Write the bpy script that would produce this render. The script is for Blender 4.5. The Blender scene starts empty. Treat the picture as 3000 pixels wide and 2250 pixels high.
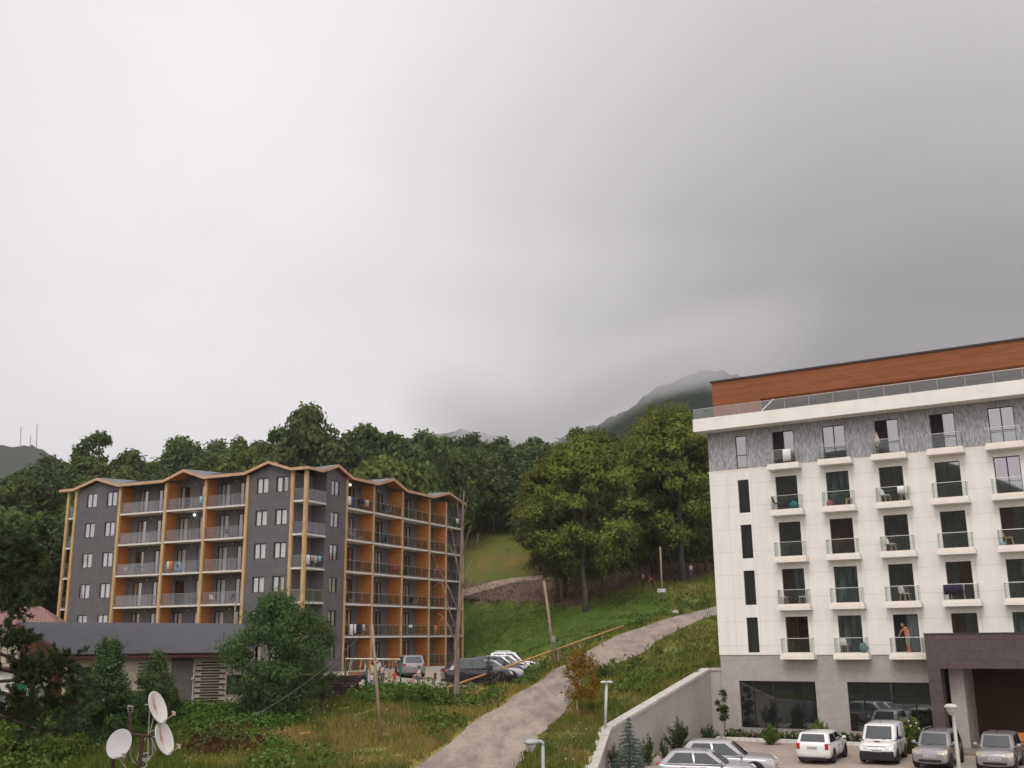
ZEN_GAIN, BACK_GAIN, SUN_E, EXPO = 1.6, .9, 1.35, 0.0
CLOUD, CLOUD_DENS, CLOUD_COL, HAZE = True, .036, (.82,.805,.82,1), .00014
import bpy, bmesh, math, random
import numpy as np
from mathutils import Vector, Matrix, noise as mnoise
S = bpy.context.scene
COL = S.collection
R = math.radians
random.seed(7)
# ------------------------------------------------------------------ camera (solved from the photograph's vanishing points)
F_, P_, RO = 3024.683, 0.240801, -0.01179
def ray(px, py):
    a, b = px-1500, py-1125
    u = a*math.cos(RO)+b*math.sin(RO); v = -a*math.sin(RO)+b*math.cos(RO)
    return np.array([u, F_*math.cos(P_)+v*math.sin(P_), F_*math.sin(P_)-v*math.cos(P_)])
def at(px, py, D):
    d = ray(px, py); return d*D/d[1]
cam = bpy.data.cameras.new('camera'); co = bpy.data.objects.new('camera', cam); COL.objects.link(co)
S.camera = co
cam.sensor_width = 36; cam.lens = F_/3000*36; cam.clip_start = 0.5; cam.clip_end = 9000
r0 = Vector((1, 0, 0)); u0 = Vector((0, -math.sin(P_), math.cos(P_))); f0 = Vector((0, math.cos(P_), math.sin(P_)))
rv = r0*math.cos(RO)+u0*math.sin(RO); uv = -r0*math.sin(RO)+u0*math.cos(RO)
co.matrix_world = Matrix(((rv.x, uv.x, -f0.x, 0), (rv.y, uv.y, -f0.y, 0), (rv.z, uv.z, -f0.z, 0), (0, 0, 0, 1)))

# ------------------------------------------------------------------ tagging
def tag(o, label=None, cat=None, group=None, kind=None):
    if label: o['label'] = label
    if cat: o['category'] = cat
    if group: o['group'] = group
    if kind: o['kind'] = kind
    return o
def empty(name, loc=(0, 0, 0), rz=0.0):
    o = bpy.data.objects.new(name, None); COL.objects.link(o)
    o.location = loc; o.rotation_euler = (0, 0, rz); o.empty_display_size = 0.2
    return o
def thing(name, label, cat, loc=(0, 0, 0), rz=0.0, group=None):
    return tag(empty(name, loc, rz), label, cat, group)
def copy_tree(o, parent=None):
    c = o.copy(); COL.objects.link(c)
    if parent is not None: c.parent = parent
    for ch in list(o.children): copy_tree(ch, c)
    return c

# ------------------------------------------------------------------ materials
def newmat(name):
    m = bpy.data.materials.new(name); m.use_nodes = True
    nt = m.node_tree; b = nt.nodes['Principled BSDF']
    return m, nt, b
def M(name, col, rough=.65, metal=0, spec=.3, var=.18, scale=3., stretch=(1, 1, 1), bump=0., col2=None, rnd=0., detail=4):
    m, nt, b = newmat(name); N, L = nt.nodes, nt.links
    b.inputs['Roughness'].default_value = rough; b.inputs['Metallic'].default_value = metal
    b.inputs['Specular IOR Level'].default_value = spec
    tc = N.new('ShaderNodeTexCoord'); mp = N.new('ShaderNodeMapping'); mp.inputs['Scale'].default_value = stretch
    L.new(tc.outputs['Object'], mp.inputs['Vector'])
    nz = N.new('ShaderNodeTexNoise'); nz.inputs['Scale'].default_value = scale; nz.inputs['Detail'].default_value = detail
    L.new(mp.outputs[0], nz.inputs['Vector'])
    rp = N.new('ShaderNodeValToRGB')
    c1 = [max(0, c*(1-var)) for c in col]; c2 = list(col2) if col2 else [min(1, c*(1+var)) for c in col]
    rp.color_ramp.elements[0].position = .32; rp.color_ramp.elements[0].color = (*c1, 1)
    rp.color_ramp.elements[1].position = .68; rp.color_ramp.elements[1].color = (*c2, 1)
    L.new(nz.outputs['Fac'], rp.inputs[0])
    out = rp.outputs[0]
    if rnd:
        oi = N.new('ShaderNodeObjectInfo'); hs = N.new('ShaderNodeHueSaturation')
        mr = N.new('ShaderNodeMapRange'); mr.inputs[3].default_value = 1-rnd; mr.inputs[4].default_value = 1+rnd
        L.new(oi.outputs['Random'], mr.inputs[0]); L.new(mr.outputs[0], hs.inputs['Value'])
        mr2 = N.new('ShaderNodeMapRange'); mr2.inputs[3].default_value = .5-rnd*.045; mr2.inputs[4].default_value = .5+rnd*.03
        ml = N.new('ShaderNodeMath'); ml.operation = 'FRACT'; mm = N.new('ShaderNodeMath'); mm.operation = 'MULTIPLY'; mm.inputs[1].default_value = 7.31
        L.new(oi.outputs['Random'], mm.inputs[0]); L.new(mm.outputs[0], ml.inputs[0]); L.new(ml.outputs[0], mr2.inputs[0])
        L.new(mr2.outputs[0], hs.inputs['Hue']); L.new(out, hs.inputs['Color']); out = hs.outputs[0]
    L.new(out, b.inputs['Base Color'])
    if bump:
        bp = N.new('ShaderNodeBump'); bp.inputs['Strength'].default_value = bump; bp.inputs['Distance'].default_value = .05
        L.new(nz.outputs['Fac'], bp.inputs['Height']); L.new(bp.outputs[0], b.inputs['Normal'])
    return m
def brickmat(name, c1, c2, mortar, bw, bh, ms, plane='xz', rough=.7, off=.5, nvar=.12, nscale=2., bump=.15, stretch=(1, 1, 1)):
    m, nt, b = newmat(name); N, L = nt.nodes, nt.links
    b.inputs['Roughness'].default_value = rough; b.inputs['Specular IOR Level'].default_value = .25
    tc = N.new('ShaderNodeTexCoord'); sp = N.new('ShaderNodeSeparateXYZ'); cb = N.new('ShaderNodeCombineXYZ')
    L.new(tc.outputs['Object'], sp.inputs[0])
    a = N.new('ShaderNodeMath'); a.operation = 'ADD'
    if plane == 'xz': L.new(sp.outputs[0], a.inputs[0]); L.new(sp.outputs[1], a.inputs[1]); L.new(sp.outputs[2], cb.inputs[1])
    else: L.new(sp.outputs[0], a.inputs[0]); a.inputs[1].default_value = 0; L.new(sp.outputs[1], cb.inputs[1])
    L.new(a.outputs[0], cb.inputs[0])
    bk = N.new('ShaderNodeTexBrick'); bk.inputs['Scale'].default_value = 1; bk.offset = off
    bk.inputs['Color1'].default_value = (*c1, 1); bk.inputs['Color2'].default_value = (*c2, 1); bk.inputs['Mortar'].default_value = (*mortar, 1)
    bk.inputs['Brick Width'].default_value = bw; bk.inputs['Row Height'].default_value = bh; bk.inputs['Mortar Size'].default_value = ms
    bk.inputs['Mortar Smooth'].default_value = .1; bk.inputs['Bias'].default_value = 0
    L.new(cb.outputs[0], bk.inputs['Vector'])
    nz = N.new('ShaderNodeTexNoise'); nz.inputs['Scale'].default_value = nscale; nz.inputs['Detail'].default_value = 5
    mp = N.new('ShaderNodeMapping'); mp.inputs['Scale'].default_value = stretch
    L.new(tc.outputs['Object'], mp.inputs[0]); L.new(mp.outputs[0], nz.inputs['Vector'])
    mr = N.new('ShaderNodeMapRange'); mr.inputs[1].default_value = .3; mr.inputs[2].default_value = .7; mr.inputs[3].default_value = 1-nvar; mr.inputs[4].default_value = 1+nvar
    L.new(nz.outputs['Fac'], mr.inputs[0])
    mx = N.new('ShaderNodeHueSaturation'); L.new(mr.outputs[0], mx.inputs['Value']); L.new(bk.outputs['Color'], mx.inputs['Color'])
    L.new(mx.outputs[0], b.inputs['Base Color'])
    if bump:
        bp = N.new('ShaderNodeBump'); bp.inputs['Strength'].default_value = bump; bp.inputs['Distance'].default_value = .02; bp.invert = True
        L.new(bk.outputs['Fac'], bp.inputs['Height']); L.new(bp.outputs[0], b.inputs['Normal'])
    return m
def mirrorglass(name, base, refl, tint=(1, 1, 1), rough=.02, curtain=None):
    m, nt, b = newmat(name); N, L = nt.nodes, nt.links
    nt.nodes.remove(b); out = N['Material Output']
    d = N.new('ShaderNodeBsdfDiffuse'); d.inputs[0].default_value = (*base, 1)
    if curtain:
        tc = N.new('ShaderNodeTexCoord'); mp = N.new('ShaderNodeMapping'); mp.inputs['Scale'].default_value = (1, 1, .12); L.new(tc.outputs['Object'], mp.inputs[0])
        nz = N.new('ShaderNodeTexNoise'); nz.inputs['Scale'].default_value = 5; L.new(mp.outputs[0], nz.inputs['Vector'])
        rp = N.new('ShaderNodeValToRGB'); rp.color_ramp.elements[0].position = .4; rp.color_ramp.elements[1].position = .65
        rp.color_ramp.elements[0].color = (*base, 1); rp.color_ramp.elements[1].color = (*curtain, 1)
        L.new(nz.outputs[0], rp.inputs[0]); L.new(rp.outputs[0], d.inputs[0])
    g = N.new('ShaderNodeBsdfGlossy'); g.inputs['Roughness'].default_value = rough; g.inputs[0].default_value = (*tint, 1)
    lw = N.new('ShaderNodeLayerWeight'); lw.inputs[0].default_value = .25
    mr = N.new('ShaderNodeMapRange'); mr.inputs[3].default_value = refl; mr.inputs[4].default_value = 1.0; L.new(lw.outputs['Fresnel'], mr.inputs[0])
    mx = N.new('ShaderNodeMixShader'); L.new(mr.outputs[0], mx.inputs[0]); L.new(d.outputs[0], mx.inputs[1]); L.new(g.outputs[0], mx.inputs[2]); L.new(mx.outputs[0], out.inputs[0])
    return m
def clearglass(name, tint, refl=.06, body=.0, bodycol=(.8, .85, .85), rmax=.9):
    m, nt, b = newmat(name); N, L = nt.nodes, nt.links
    nt.nodes.remove(b); out = N['Material Output']
    t = N.new('ShaderNodeBsdfTransparent'); t.inputs[0].default_value = (*tint, 1)
    d = N.new('ShaderNodeBsdfDiffuse'); d.inputs[0].default_value = (*bodycol, 1)
    m1 = N.new('ShaderNodeMixShader'); m1.inputs[0].default_value = body; L.new(t.outputs[0], m1.inputs[1]); L.new(d.outputs[0], m1.inputs[2])
    g = N.new('ShaderNodeBsdfGlossy'); g.inputs['Roughness'].default_value = .03
    lw = N.new('ShaderNodeLayerWeight'); lw.inputs[0].default_value = .3
    mr = N.new('ShaderNodeMapRange'); mr.inputs[3].default_value = refl; mr.inputs[4].default_value = rmax; L.new(lw.outputs['Fresnel'], mr.inputs[0])
    mx = N.new('ShaderNodeMixShader'); L.new(mr.outputs[0], mx.inputs[0]); L.new(m1.outputs[0], mx.inputs[1]); L.new(g.outputs[0], mx.inputs[2]); L.new(mx.outputs[0], out.inputs[0])
    return m
def leafmat(name, c1, c2, rnd=.25, scale=.6, trans=.25, vcol=False, c3=None):
    m, nt, b = newmat(name); N, L = nt.nodes, nt.links
    nt.nodes.remove(b); out = N['Material Output']
    tc = N.new('ShaderNodeTexCoord'); nz = N.new('ShaderNodeTexNoise'); nz.inputs['Scale'].default_value = scale; nz.inputs['Detail'].default_value = 6; nz.inputs['Roughness'].default_value = .7
    L.new(tc.outputs['Object'], nz.inputs['Vector'])
    rp = N.new('ShaderNodeValToRGB'); e = rp.color_ramp.elements
    e[0].position = .3; e[0].color = (*c1, 1); e[1].position = .7; e[1].color = (*c2, 1)
    if c3: x = e.new(.62); x.color = (*c2, 1); e[-1].color = (*c3, 1)
    L.new(nz.outputs['Fac'], rp.inputs[0]); col = rp.outputs[0]
    if vcol:
        at_ = N.new('ShaderNodeAttribute'); at_.attribute_name = 'tint'; col = at_.outputs['Color']
    hs = N.new('ShaderNodeHueSaturation'); L.new(col, hs.inputs['Color'])
    if rnd:
        oi = N.new('ShaderNodeObjectInfo')
        mr = N.new('ShaderNodeMapRange'); mr.inputs[3].default_value = 1-rnd; mr.inputs[4].default_value = 1+rnd; L.new(oi.outputs['Random'], mr.inputs[0]); L.new(mr.outputs[0], hs.inputs['Value'])
        mm = N.new('ShaderNodeMath'); mm.operation = 'MULTIPLY'; mm.inputs[1].default_value = 13.7; ml = N.new('ShaderNodeMath'); ml.operation = 'FRACT'
        mr2 = N.new('ShaderNodeMapRange'); mr2.inputs[3].default_value = .466; mr2.inputs[4].default_value = .502
        L.new(oi.outputs['Random'], mm.inputs[0]); L.new(mm.outputs[0], ml.inputs[0]); L.new(ml.outputs[0], mr2.inputs[0]); L.new(mr2.outputs[0], hs.inputs['Hue'])
    d = N.new('ShaderNodeBsdfDiffuse'); L.new(hs.outputs[0], d.inputs[0])
    t = N.new('ShaderNodeBsdfTranslucent'); L.new(hs.outputs[0], t.inputs[0])
    mx = N.new('ShaderNodeMixShader'); mx.inputs[0].default_value = trans; L.new(d.outputs[0], mx.inputs[1]); L.new(t.outputs[0], mx.inputs[2]); L.new(mx.outputs[0], out.inputs[0])
    return m

# ------------------------------------------------------------------ mesh builder
class MB:
    def __init__(s): s.v, s.f = [], []
    def add(s, v, f):
        o = len(s.v); s.v += [tuple(p) for p in v]; s.f += [tuple(i+o for i in q) for q in f]; return s
    def box(s, x0, x1, y0, y1, z0, z1):
        if x0 > x1: x0, x1 = x1, x0
        if y0 > y1: y0, y1 = y1, y0
        if z0 > z1: z0, z1 = z1, z0
        return s.add([(x0,y0,z0),(x1,y0,z0),(x1,y1,z0),(x0,y1,z0),(x0,y0,z1),(x1,y0,z1),(x1,y1,z1),(x0,y1,z1)],
                     [(0,3,2,1),(4,5,6,7),(0,1,5,4),(1,2,6,5),(2,3,7,6),(3,0,4,7)])
    def hexa(s, p):   # eight points: bottom ring of four then top ring of four
        return s.add(p, [(0,3,2,1),(4,5,6,7),(0,1,5,4),(1,2,6,5),(2,3,7,6),(3,0,4,7)])
    def quad(s, a, b, c, d): return s.add([a,b,c,d],[(0,1,2,3)])
    def prism(s, poly, vec):
        n = len(poly); vec = Vector(vec); p = [Vector(q) for q in poly]
        return s.add([*p, *[q+vec for q in p]], [tuple(range(n-1,-1,-1)), tuple(range(n,2*n))]+[(i,(i+1)%n,n+(i+1)%n,n+i) for i in range(n)])
    def tube(s, pts, rad, n=8, cap=True):
        pts = [Vector(p) for p in pts]; k = len(pts)
        if not hasattr(rad, '__len__'): rad = [rad]*k
        vs = []; up = Vector((0,0,1))
        for i, p in enumerate(pts):
            d = (pts[min(i+1,k-1)]-pts[max(i-1,0)]).normalized()
            a = d.cross(up if abs(d.z) < .95 else Vector((1,0,0))).normalized(); b = d.cross(a)
            for j in range(n):
                t = 2*math.pi*j/n; vs.append(p+(a*math.cos(t)+b*math.sin(t))*rad[i])
        fs = [(i*n+j, i*n+(j+1)%n, (i+1)*n+(j+1)%n, (i+1)*n+j) for i in range(k-1) for j in range(n)]
        if cap: fs += [tuple(range(n-1,-1,-1)), tuple((k-1)*n+j for j in range(n))]
        return s.add(vs, fs)
    def lathe(s, prof, n=16, c=(0,0,0), m=None):  # profile (r, z) about z
        vs = []; k = len(prof)
        for r_, z in prof:
            for j in range(n):
                t = 2*math.pi*j/n; q = Vector((r_*math.cos(t), r_*math.sin(t), z))
                if m is not None: q = m @ q
                vs.append(q+Vector(c))
        fs = [(i*n+j, i*n+(j+1)%n, (i+1)*n+(j+1)%n, (i+1)*n+j) for i in range(k-1) for j in range(n)]
        if prof[0][0] > 1e-4: fs.append(tuple(range(n-1,-1,-1)))
        if prof[-1][0] > 1e-4: fs.append(tuple((k-1)*n+j for j in range(n)))
        return s.add(vs, fs)
    def ball(s, c, r, n=10, sz=1.):
        return s.lathe([(max(1e-5, r*math.sin(math.pi*i/n)), -r*sz*math.cos(math.pi*i/n)) for i in range(n+1)], n+2, c)
    def build(s, name, mat=None, parent=None, smooth=False, bevel=0, loc=None, rz=None):
        me = bpy.data.meshes.new(name); me.from_pydata(s.v, [], s.f); me.update()
        o = bpy.data.objects.new(name, me); COL.objects.link(o)
        if mat: me.materials.append(mat)
        if smooth: me.polygons.foreach_set('use_smooth', [True]*len(me.polygons))
        if bevel:
            b = o.modifiers.new('bevel', 'BEVEL'); b.width = bevel; b.segments = 2; b.limit_method = 'ANGLE'; b.angle_limit = R(40)
        if parent is not None: o.parent = parent
        if loc is not None: o.location = loc
        if rz is not None: o.rotation_euler = (0, 0, rz)
        return o
def quadmesh(name, V, mat, parent=None, tint=None, nper=4):
    """V: (n*nper,3) vertices, one polygon per nper consecutive vertices."""
    n = len(V)//nper; me = bpy.data.meshes.new(name)
    me.vertices.add(n*nper); me.vertices.foreach_set('co', np.asarray(V, np.float32).ravel())
    me.loops.add(n*nper); me.loops.foreach_set('vertex_index', np.arange(n*nper, dtype=np.int32))
    me.polygons.add(n); me.polygons.foreach_set('loop_start', np.arange(0, n*nper, nper, dtype=np.int32))
    me.update(calc_edges=True)
    if tint is not None:
        a = me.color_attributes.new('tint', 'FLOAT_COLOR', 'POINT')
        c = np.ones((n*nper, 4), np.float32); c[:, :3] = np.repeat(tint, nper, 0); a.data.foreach_set('color', c.ravel())
    me.materials.append(mat)
    o = bpy.data.objects.new(name, me); COL.objects.link(o)
    if parent is not None: o.parent = parent
    return o
def inst(name, me, parent, loc=(0,0,0), rz=0., sc=(1,1,1)):
    o = bpy.data.objects.new(name, me); COL.objects.link(o); o.parent = parent; o.location = loc; o.rotation_euler = (0,0,rz); o.scale = sc
    return o

# ------------------------------------------------------------------ frames of the two big buildings
WO = np.array([16.697, 65.3995]); YW = 1.030093
UW = np.array([math.sin(YW), -math.cos(YW)]); NW = np.array([-math.cos(YW), -math.sin(YW)])
def Wp(s, off, z): q = WO+UW*s+NW*off; return Vector((q[0], q[1], z))
GO = np.array([-17.447, 86.627]); YL = 1.138798
UL = np.array([-math.sin(YL), math.cos(YL)]); UR = np.array([math.cos(YL), math.sin(YL)])
def Lp(x, y, z): q = GO-UL*x+UR*y; return Vector((q[0], q[1], z))

# ------------------------------------------------------------------ terrain height
CP = [at(*q) for q in [
 (1220,2250,47),(1513,2250,47),(1607,2131,56),(1373,2131,56),(1300,2193,50.7),(1440,2086,60.3),(1560,2188,51.2),(1655,2083,60.8),(1497,2050,64.3),(1690,2035,66.5),(1640,1955,77),(1770,1956,77.2),(1725,1907,84),
 (1867,1922,80),(1810,1863,92),(1932,1875,89),(1948,1816,101),(2014,1834,97),(2095,1778,110),(2095,1804,104),
 (960,2062,64),(1118,2180,52),(1340,2066,63),(1200,2045,63.5),(1250,2100,57),(1420,2030,65),
 (590,2075,62),(724,2070,62.5),(400,2110,57),(200,2110,57),(50,2100,58),(800,2108,59),(600,2180,52),(340,2250,47),(0,2250,47),(800,2250,47),(1000,2250,47),(1000,2150,54),
 (1420,1917,110),(1550,1905,100),(1650,1880,93),(1380,1760,131),(1560,1765,125),(1750,1745,119.5),(1950,1712,121),(2080,1690,122),(1935,1760,112),
 (1370,1735,137),(1500,1700,142),(1600,1690,144),(1400,1655,157),(1560,1640,157),(1420,1570,174),(1520,1560,177),(2018,1690,125),(1720,1787,112),
 (1787,2141,56.4),(2079,1962,68.4),(1708,2107,60),(1750,2250,47),(1900,2000,69)]]
CP += [np.array(q, float) for q in [(-3,67.5,-3),(-1,72,-2.95),(-1,80,-2.9),(0,88,-2.7),(-8,67,-2.95),(-13,71,-2.95),(-12,84,-2.75),(-5,92,-2.7),(-3,100,-2.5),(-6,112,-2.45),(-2.5,109,-2.3),(-11,116,-2.0),(-10,77,-2.9),
 (-17,86,-2.7),(-20,75,-3.2),(-30,80,-3.2),(-42,98,-2.7),(-34,112,-2.2),(-6,101,-2.6),(-18,100,-2.7),(-30,95,-2.7),
 (-70,120,2),(-45,140,6),(-25,146,9),(-80,170,12),(-50,180,19),(-20,185,20),(-100,140,4),(-110,200,13),(-50,230,27),(0,230,28),(40,200,25),(55,160,17),(45,132,9),(80,240,30),
 (-45,70,-4),(-60,90,-2),(-70,60,-5),(-30,30,-6),(0,30,-6.2),(10,20,-6.5),(-30,0,-7),(20,-20,-7),(90,60,-5),(70,100,1),(-110,0,-7),(-120,250,15),(90,250,32),(15,250,29),(-15,132,5),(-30,134,5)]]
CP = np.array(CP)
_c2 = 9.0
def _phi(A, B): return np.sqrt(((A[:, None, :2]-B[None, :, :2])**2).sum(2)+_c2)
_A = np.zeros((len(CP)+3,)*2); n_ = len(CP)
_A[:n_, :n_] = _phi(CP, CP)+np.eye(n_)*-.02
_A[:n_, n_:] = np.c_[np.ones(n_), CP[:, :2]]; _A[n_:, :n_] = _A[:n_, n_:].T
_w = np.linalg.solve(_A, np.r_[CP[:, 2], 0, 0, 0])
def base_z(xy):
    xy = np.atleast_2d(np.asarray(xy, float)).copy()
    q = np.c_[np.clip(xy[:, 0], -120, 90), np.clip(xy[:, 1], -20, 250)]
    out = np.empty(len(q))
    for i in range(0, len(q), 20000):
        b = q[i:i+20000]; out[i:i+20000] = _phi(b, CP)@_w[:n_]+_w[n_]+b@_w[n_+1:]
    return out
# retaining wall line (plan), from the hotel corner towards the camera
WALL = [np.array([12.35, 68.05]), at(1787,2141,56.4)[:2], at(1752,2250,48.2)[:2], at(1740,2250,48.2)[:2]+np.array([-1.6,-12])]
def wall_side(xy):
    """positive on the parking side of the retaining wall polyline"""
    xy = np.atleast_2d(xy); y = xy[:, 1]
    ys = np.array([w[1] for w in WALL][::-1]); xs = np.array([w[0] for w in WALL][::-1])
    return xy[:, 0]-np.interp(y, ys, xs)
def in_lot(xy):
    xy = np.atleast_2d(xy); f = (xy-WO)@NW
    return (wall_side(xy) > -.28) & (xy[:, 1] > 10) & ((f > -.45) | (((xy-WO)@UW > -4.2) & (f > -14)))
def lot_z(xy):
    xy = np.atleast_2d(xy); f = np.clip((xy-WO)@NW, 0, 25); return -6.2-.017*f
def terrain_z(xy):
    xy = np.atleast_2d(np.asarray(xy, float)); z = base_z(xy)
    m = in_lot(xy); z = np.where(m, lot_z(xy)-.12, z)
    # unseen rise behind the camera, added so the lower hotel windows mirror something dark
    d = np.hypot(xy[:, 0]+115, xy[:, 1]+75); z = z+np.where(xy[:, 1] < 25, 52*np.exp(-(d/75)**2), 0)
    return z
def tz(x, y): return float(terrain_z([[x, y]])[0])
def ground_at(px, D):
    """ground point under the viewing column px at depth D"""
    x = at(px, 1900, D)[0]; return Vector((x, D, tz(x, D)))
# ------------------------------------------------------------------ world, sun, render settings
SUN_EL, SUN_ROT = R(52), R(205)
w = bpy.data.worlds.new('World'); S.world = w; w.use_nodes = True
nt = w.node_tree; N, L = nt.nodes, nt.links
bg = N['Background']; bg.inputs['Strength'].default_value = .1
sky = N.new('ShaderNodeTexSky'); sky.sky_type = 'NISHITA'; sky.sun_disc = False
sky.sun_elevation = SUN_EL; sky.sun_rotation = SUN_ROT; sky.altitude = 1300; sky.dust_density = 3
tc = N.new('ShaderNodeTexCoord')
def vm(op, a, b=None):
    n = N.new('ShaderNodeVectorMath'); n.operation = op
    for i, x in enumerate((a, b)):
        if x is None: continue
        if hasattr(x, 'is_output'): L.new(x, n.inputs[i])
        else: n.inputs[i].default_value = x
    return n
def mt(op, a, b=0., clamp=False):
    n = N.new('ShaderNodeMath'); n.operation = op; n.use_clamp = clamp
    for i, x in enumerate((a, b)):
        if hasattr(x, 'is_output'): L.new(x, n.inputs[i])
        else: n.inputs[i].default_value = x
    return n.outputs[0]
dirv = vm('NORMALIZE', tc.outputs['Generated']).outputs[0]
sx = N.new('ShaderNodeSeparateXYZ'); L.new(dirv, sx.inputs[0])
# stratus deck: project the direction on a flat layer so the pattern foreshortens towards the horizon
zc = mt('MAXIMUM', sx.outputs[2], .0); zc = mt('ADD', zc, .16)
dv = N.new('ShaderNodeCombineXYZ'); L.new(mt('DIVIDE', sx.outputs[0], zc), dv.inputs[0]); L.new(mt('DIVIDE', sx.outputs[1], zc), dv.inputs[1])
def nz(scale, detail, rough, off):
    n = N.new('ShaderNodeTexNoise'); n.inputs['Scale'].default_value = scale; n.inputs['Detail'].default_value = detail; n.inputs['Roughness'].default_value = rough
    n.inputs['Distortion'].default_value = .6
    L.new(vm('ADD', dv.outputs[0], off).outputs[0], n.inputs['Vector']); return n.outputs['Fac']
n1 = nz(.55, 4, .5, (3.1, 1.7, 0)); n2 = nz(1.6, 5, .5, (9.3, 4.2, 0))
def blob(px, py, k, amp):
    d = ray(px, py); d = d/np.linalg.norm(d)
    dt = N.new('ShaderNodeVectorMath'); dt.operation = 'DOT_PRODUCT'; L.new(dirv, dt.inputs[0]); dt.inputs[1].default_value = d
    e = mt('EXPONENT', mt('MULTIPLY', mt('SUBTRACT', dt.outputs['Value'], 1.), k))
    return mt('MULTIPLY', e, amp)
br = mt('ADD', mt('MULTIPLY', mt('SUBTRACT', n1, .5), .22), mt('MULTIPLY', mt('SUBTRACT', n2, .5), .14))
br = mt('ADD', br, .70)
for b in ((2950, 1010, 22, -.36), (2100, 960, 45, -.13), (1250, 850, 60, -.05), (700, 150, 22, .20), (200, 450, 40, .06), (1250, 1200, 60, .10), (250, 1150, 60, .03)):
    br = mt('ADD', br, blob(*b))
# an overcast sky is brighter overhead and on the sun's side
zen = mt('POWER', mt('MAXIMUM', mt('SUBTRACT', sx.outputs[2], .57), 0.), 1.0)
br = mt('ADD', br, mt('MULTIPLY', zen, ZEN_GAIN))
back = mt('MAXIMUM', mt('MULTIPLY', sx.outputs[1], -1.), 0.)
br = mt('ADD', br, mt('MULTIPLY', back, BACK_GAIN))
below = mt('MAXIMUM', br, .12)
cl = N.new('ShaderNodeMix'); cl.data_type = 'RGBA'; cl.blend_type = 'MULTIPLY'; cl.inputs[0].default_value = 1.0
cr_ = N.new('ShaderNodeCombineColor')
for i in range(3): L.new(below, cr_.inputs[i])
L.new(cr_.outputs[0], cl.inputs[6]); cl.inputs[7].default_value = (10.15, 9.75, 9.95, 1)
mx = N.new('ShaderNodeMix'); mx.data_type = 'RGBA'; mx.inputs[0].default_value = .97
L.new(sky.outputs[0], mx.inputs[6]); L.new(cl.outputs[2], mx.inputs[7]); L.new(mx.outputs[2], bg.inputs[0])
sun = bpy.data.lights.new('sun', 'SUN'); sun.energy = SUN_E; sun.angle = R(25); sun.color = (1, .95, .87)
so = bpy.data.objects.new('sun', sun); COL.objects.link(so)
sd = Vector((math.sin(SUN_ROT)*math.cos(SUN_EL), math.cos(SUN_ROT)*math.cos(SUN_EL), math.sin(SUN_EL)))
so.rotation_euler = sd.to_track_quat('Z', 'Y').to_euler()
S.view_settings.view_transform = 'Standard'; S.view_settings.look = 'None'; S.view_settings.exposure = EXPO; S.view_settings.gamma = 1
S.render.engine = 'CYCLES'
S.cycles.use_denoising = True
S.cycles.max_bounces = 6; S.cycles.diffuse_bounces = 3; S.cycles.glossy_bounces = 3; S.cycles.transparent_max_bounces = 12; S.cycles.volume_bounces = 5; S.cycles.max_bounces = 8
S.cycles.use_adaptive_sampling = True; S.cycles.adaptive_threshold = .02
S.render.use_persistent_data = False
# ------------------------------------------------------------------ ground sheet
def pix(P):
    X, Y, Z = P[:, 0], P[:, 1], P[:, 2]
    yc = np.maximum(Y*math.cos(P_)+Z*math.sin(P_), .1); zc_ = -Y*math.sin(P_)+Z*math.cos(P_)
    u = F_*X/yc; v = -F_*zc_/yc
    return 1500+u*math.cos(RO)-v*math.sin(RO), 1125+u*math.sin(RO)+v*math.cos(RO)
def inpoly(x, y, poly):
    r = np.zeros(len(x), bool); n = len(poly)
    for i in range(n):
        x1, y1 = poly[i]; x2, y2 = poly[(i+1) % n]
        c = ((y1 > y) != (y2 > y)); r ^= c & (x < (x2-x1)*(y-y1)/((y2-y1) if y2 != y1 else 1e-9)+x1)
    return r
def axis(lo, hi, step, end_lo, end_hi, g=1.12):
    a = list(np.arange(lo, hi+1e-6, step)); s = step
    while a[-1] < end_hi: s = min(s*g, 120); a.append(a[-1]+s)
    s = step
    while a[0] > end_lo: s = min(s*g, 120); a.insert(0, a[0]-s)
    return np.array(a)
def fnoise(xy, sc, seed=0.):   # cheap value noise
    out = np.empty(len(xy))
    for i, (x, y) in enumerate(xy): out[i] = mnoise.noise((x*sc+seed, y*sc-seed*1.7, seed))
    return out
LAWN = [(1340,1765),(1560,1772),(1700,1785),(1790,1748),(1960,1738),(1950,1790),(1830,1838),(1700,1885),(1560,1925),(1340,1935)]
BANK = [(1330,1712),(1480,1702),(1600,1692),(1800,1672),(1960,1650),(2085,1650),(2085,1685),(1990,1700),(1870,1712),(1780,1740),(1690,1780),(1560,1765),(1340,1758)]
MEADOW = [(1330,1560),(1420,1545),(1560,1560),(1760,1600),(1760,1668),(1600,1690),(1330,1712)]
RUST = [(1560,1628),(1700,1640),(1700,1672),(1540,1668),(1400,1660),(1420,1640)]
LUSH = [(0,2080),(760,2080),(900,2120),(820,2150),(560,2140),(470,2110),(420,2140),(300,2130),(0,2150)]
DRY = [(760,2160),(900,2130),(1140,2075),(1240,2110),(1420,1990),(1640,1870),(1800,1830),(1700,1905),(1500,2045),(1225,2250),(520,2250),(640,2205)]
RED = [(560,2160),(720,2165),(760,2200),(620,2225),(540,2215)]
RIGHTB = [(1520,2250),(1610,2130),(1690,2040),(1780,1960),(1870,1925),(2100,1830),(2100,1960),(1790,2140),(1750,2250)]
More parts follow.
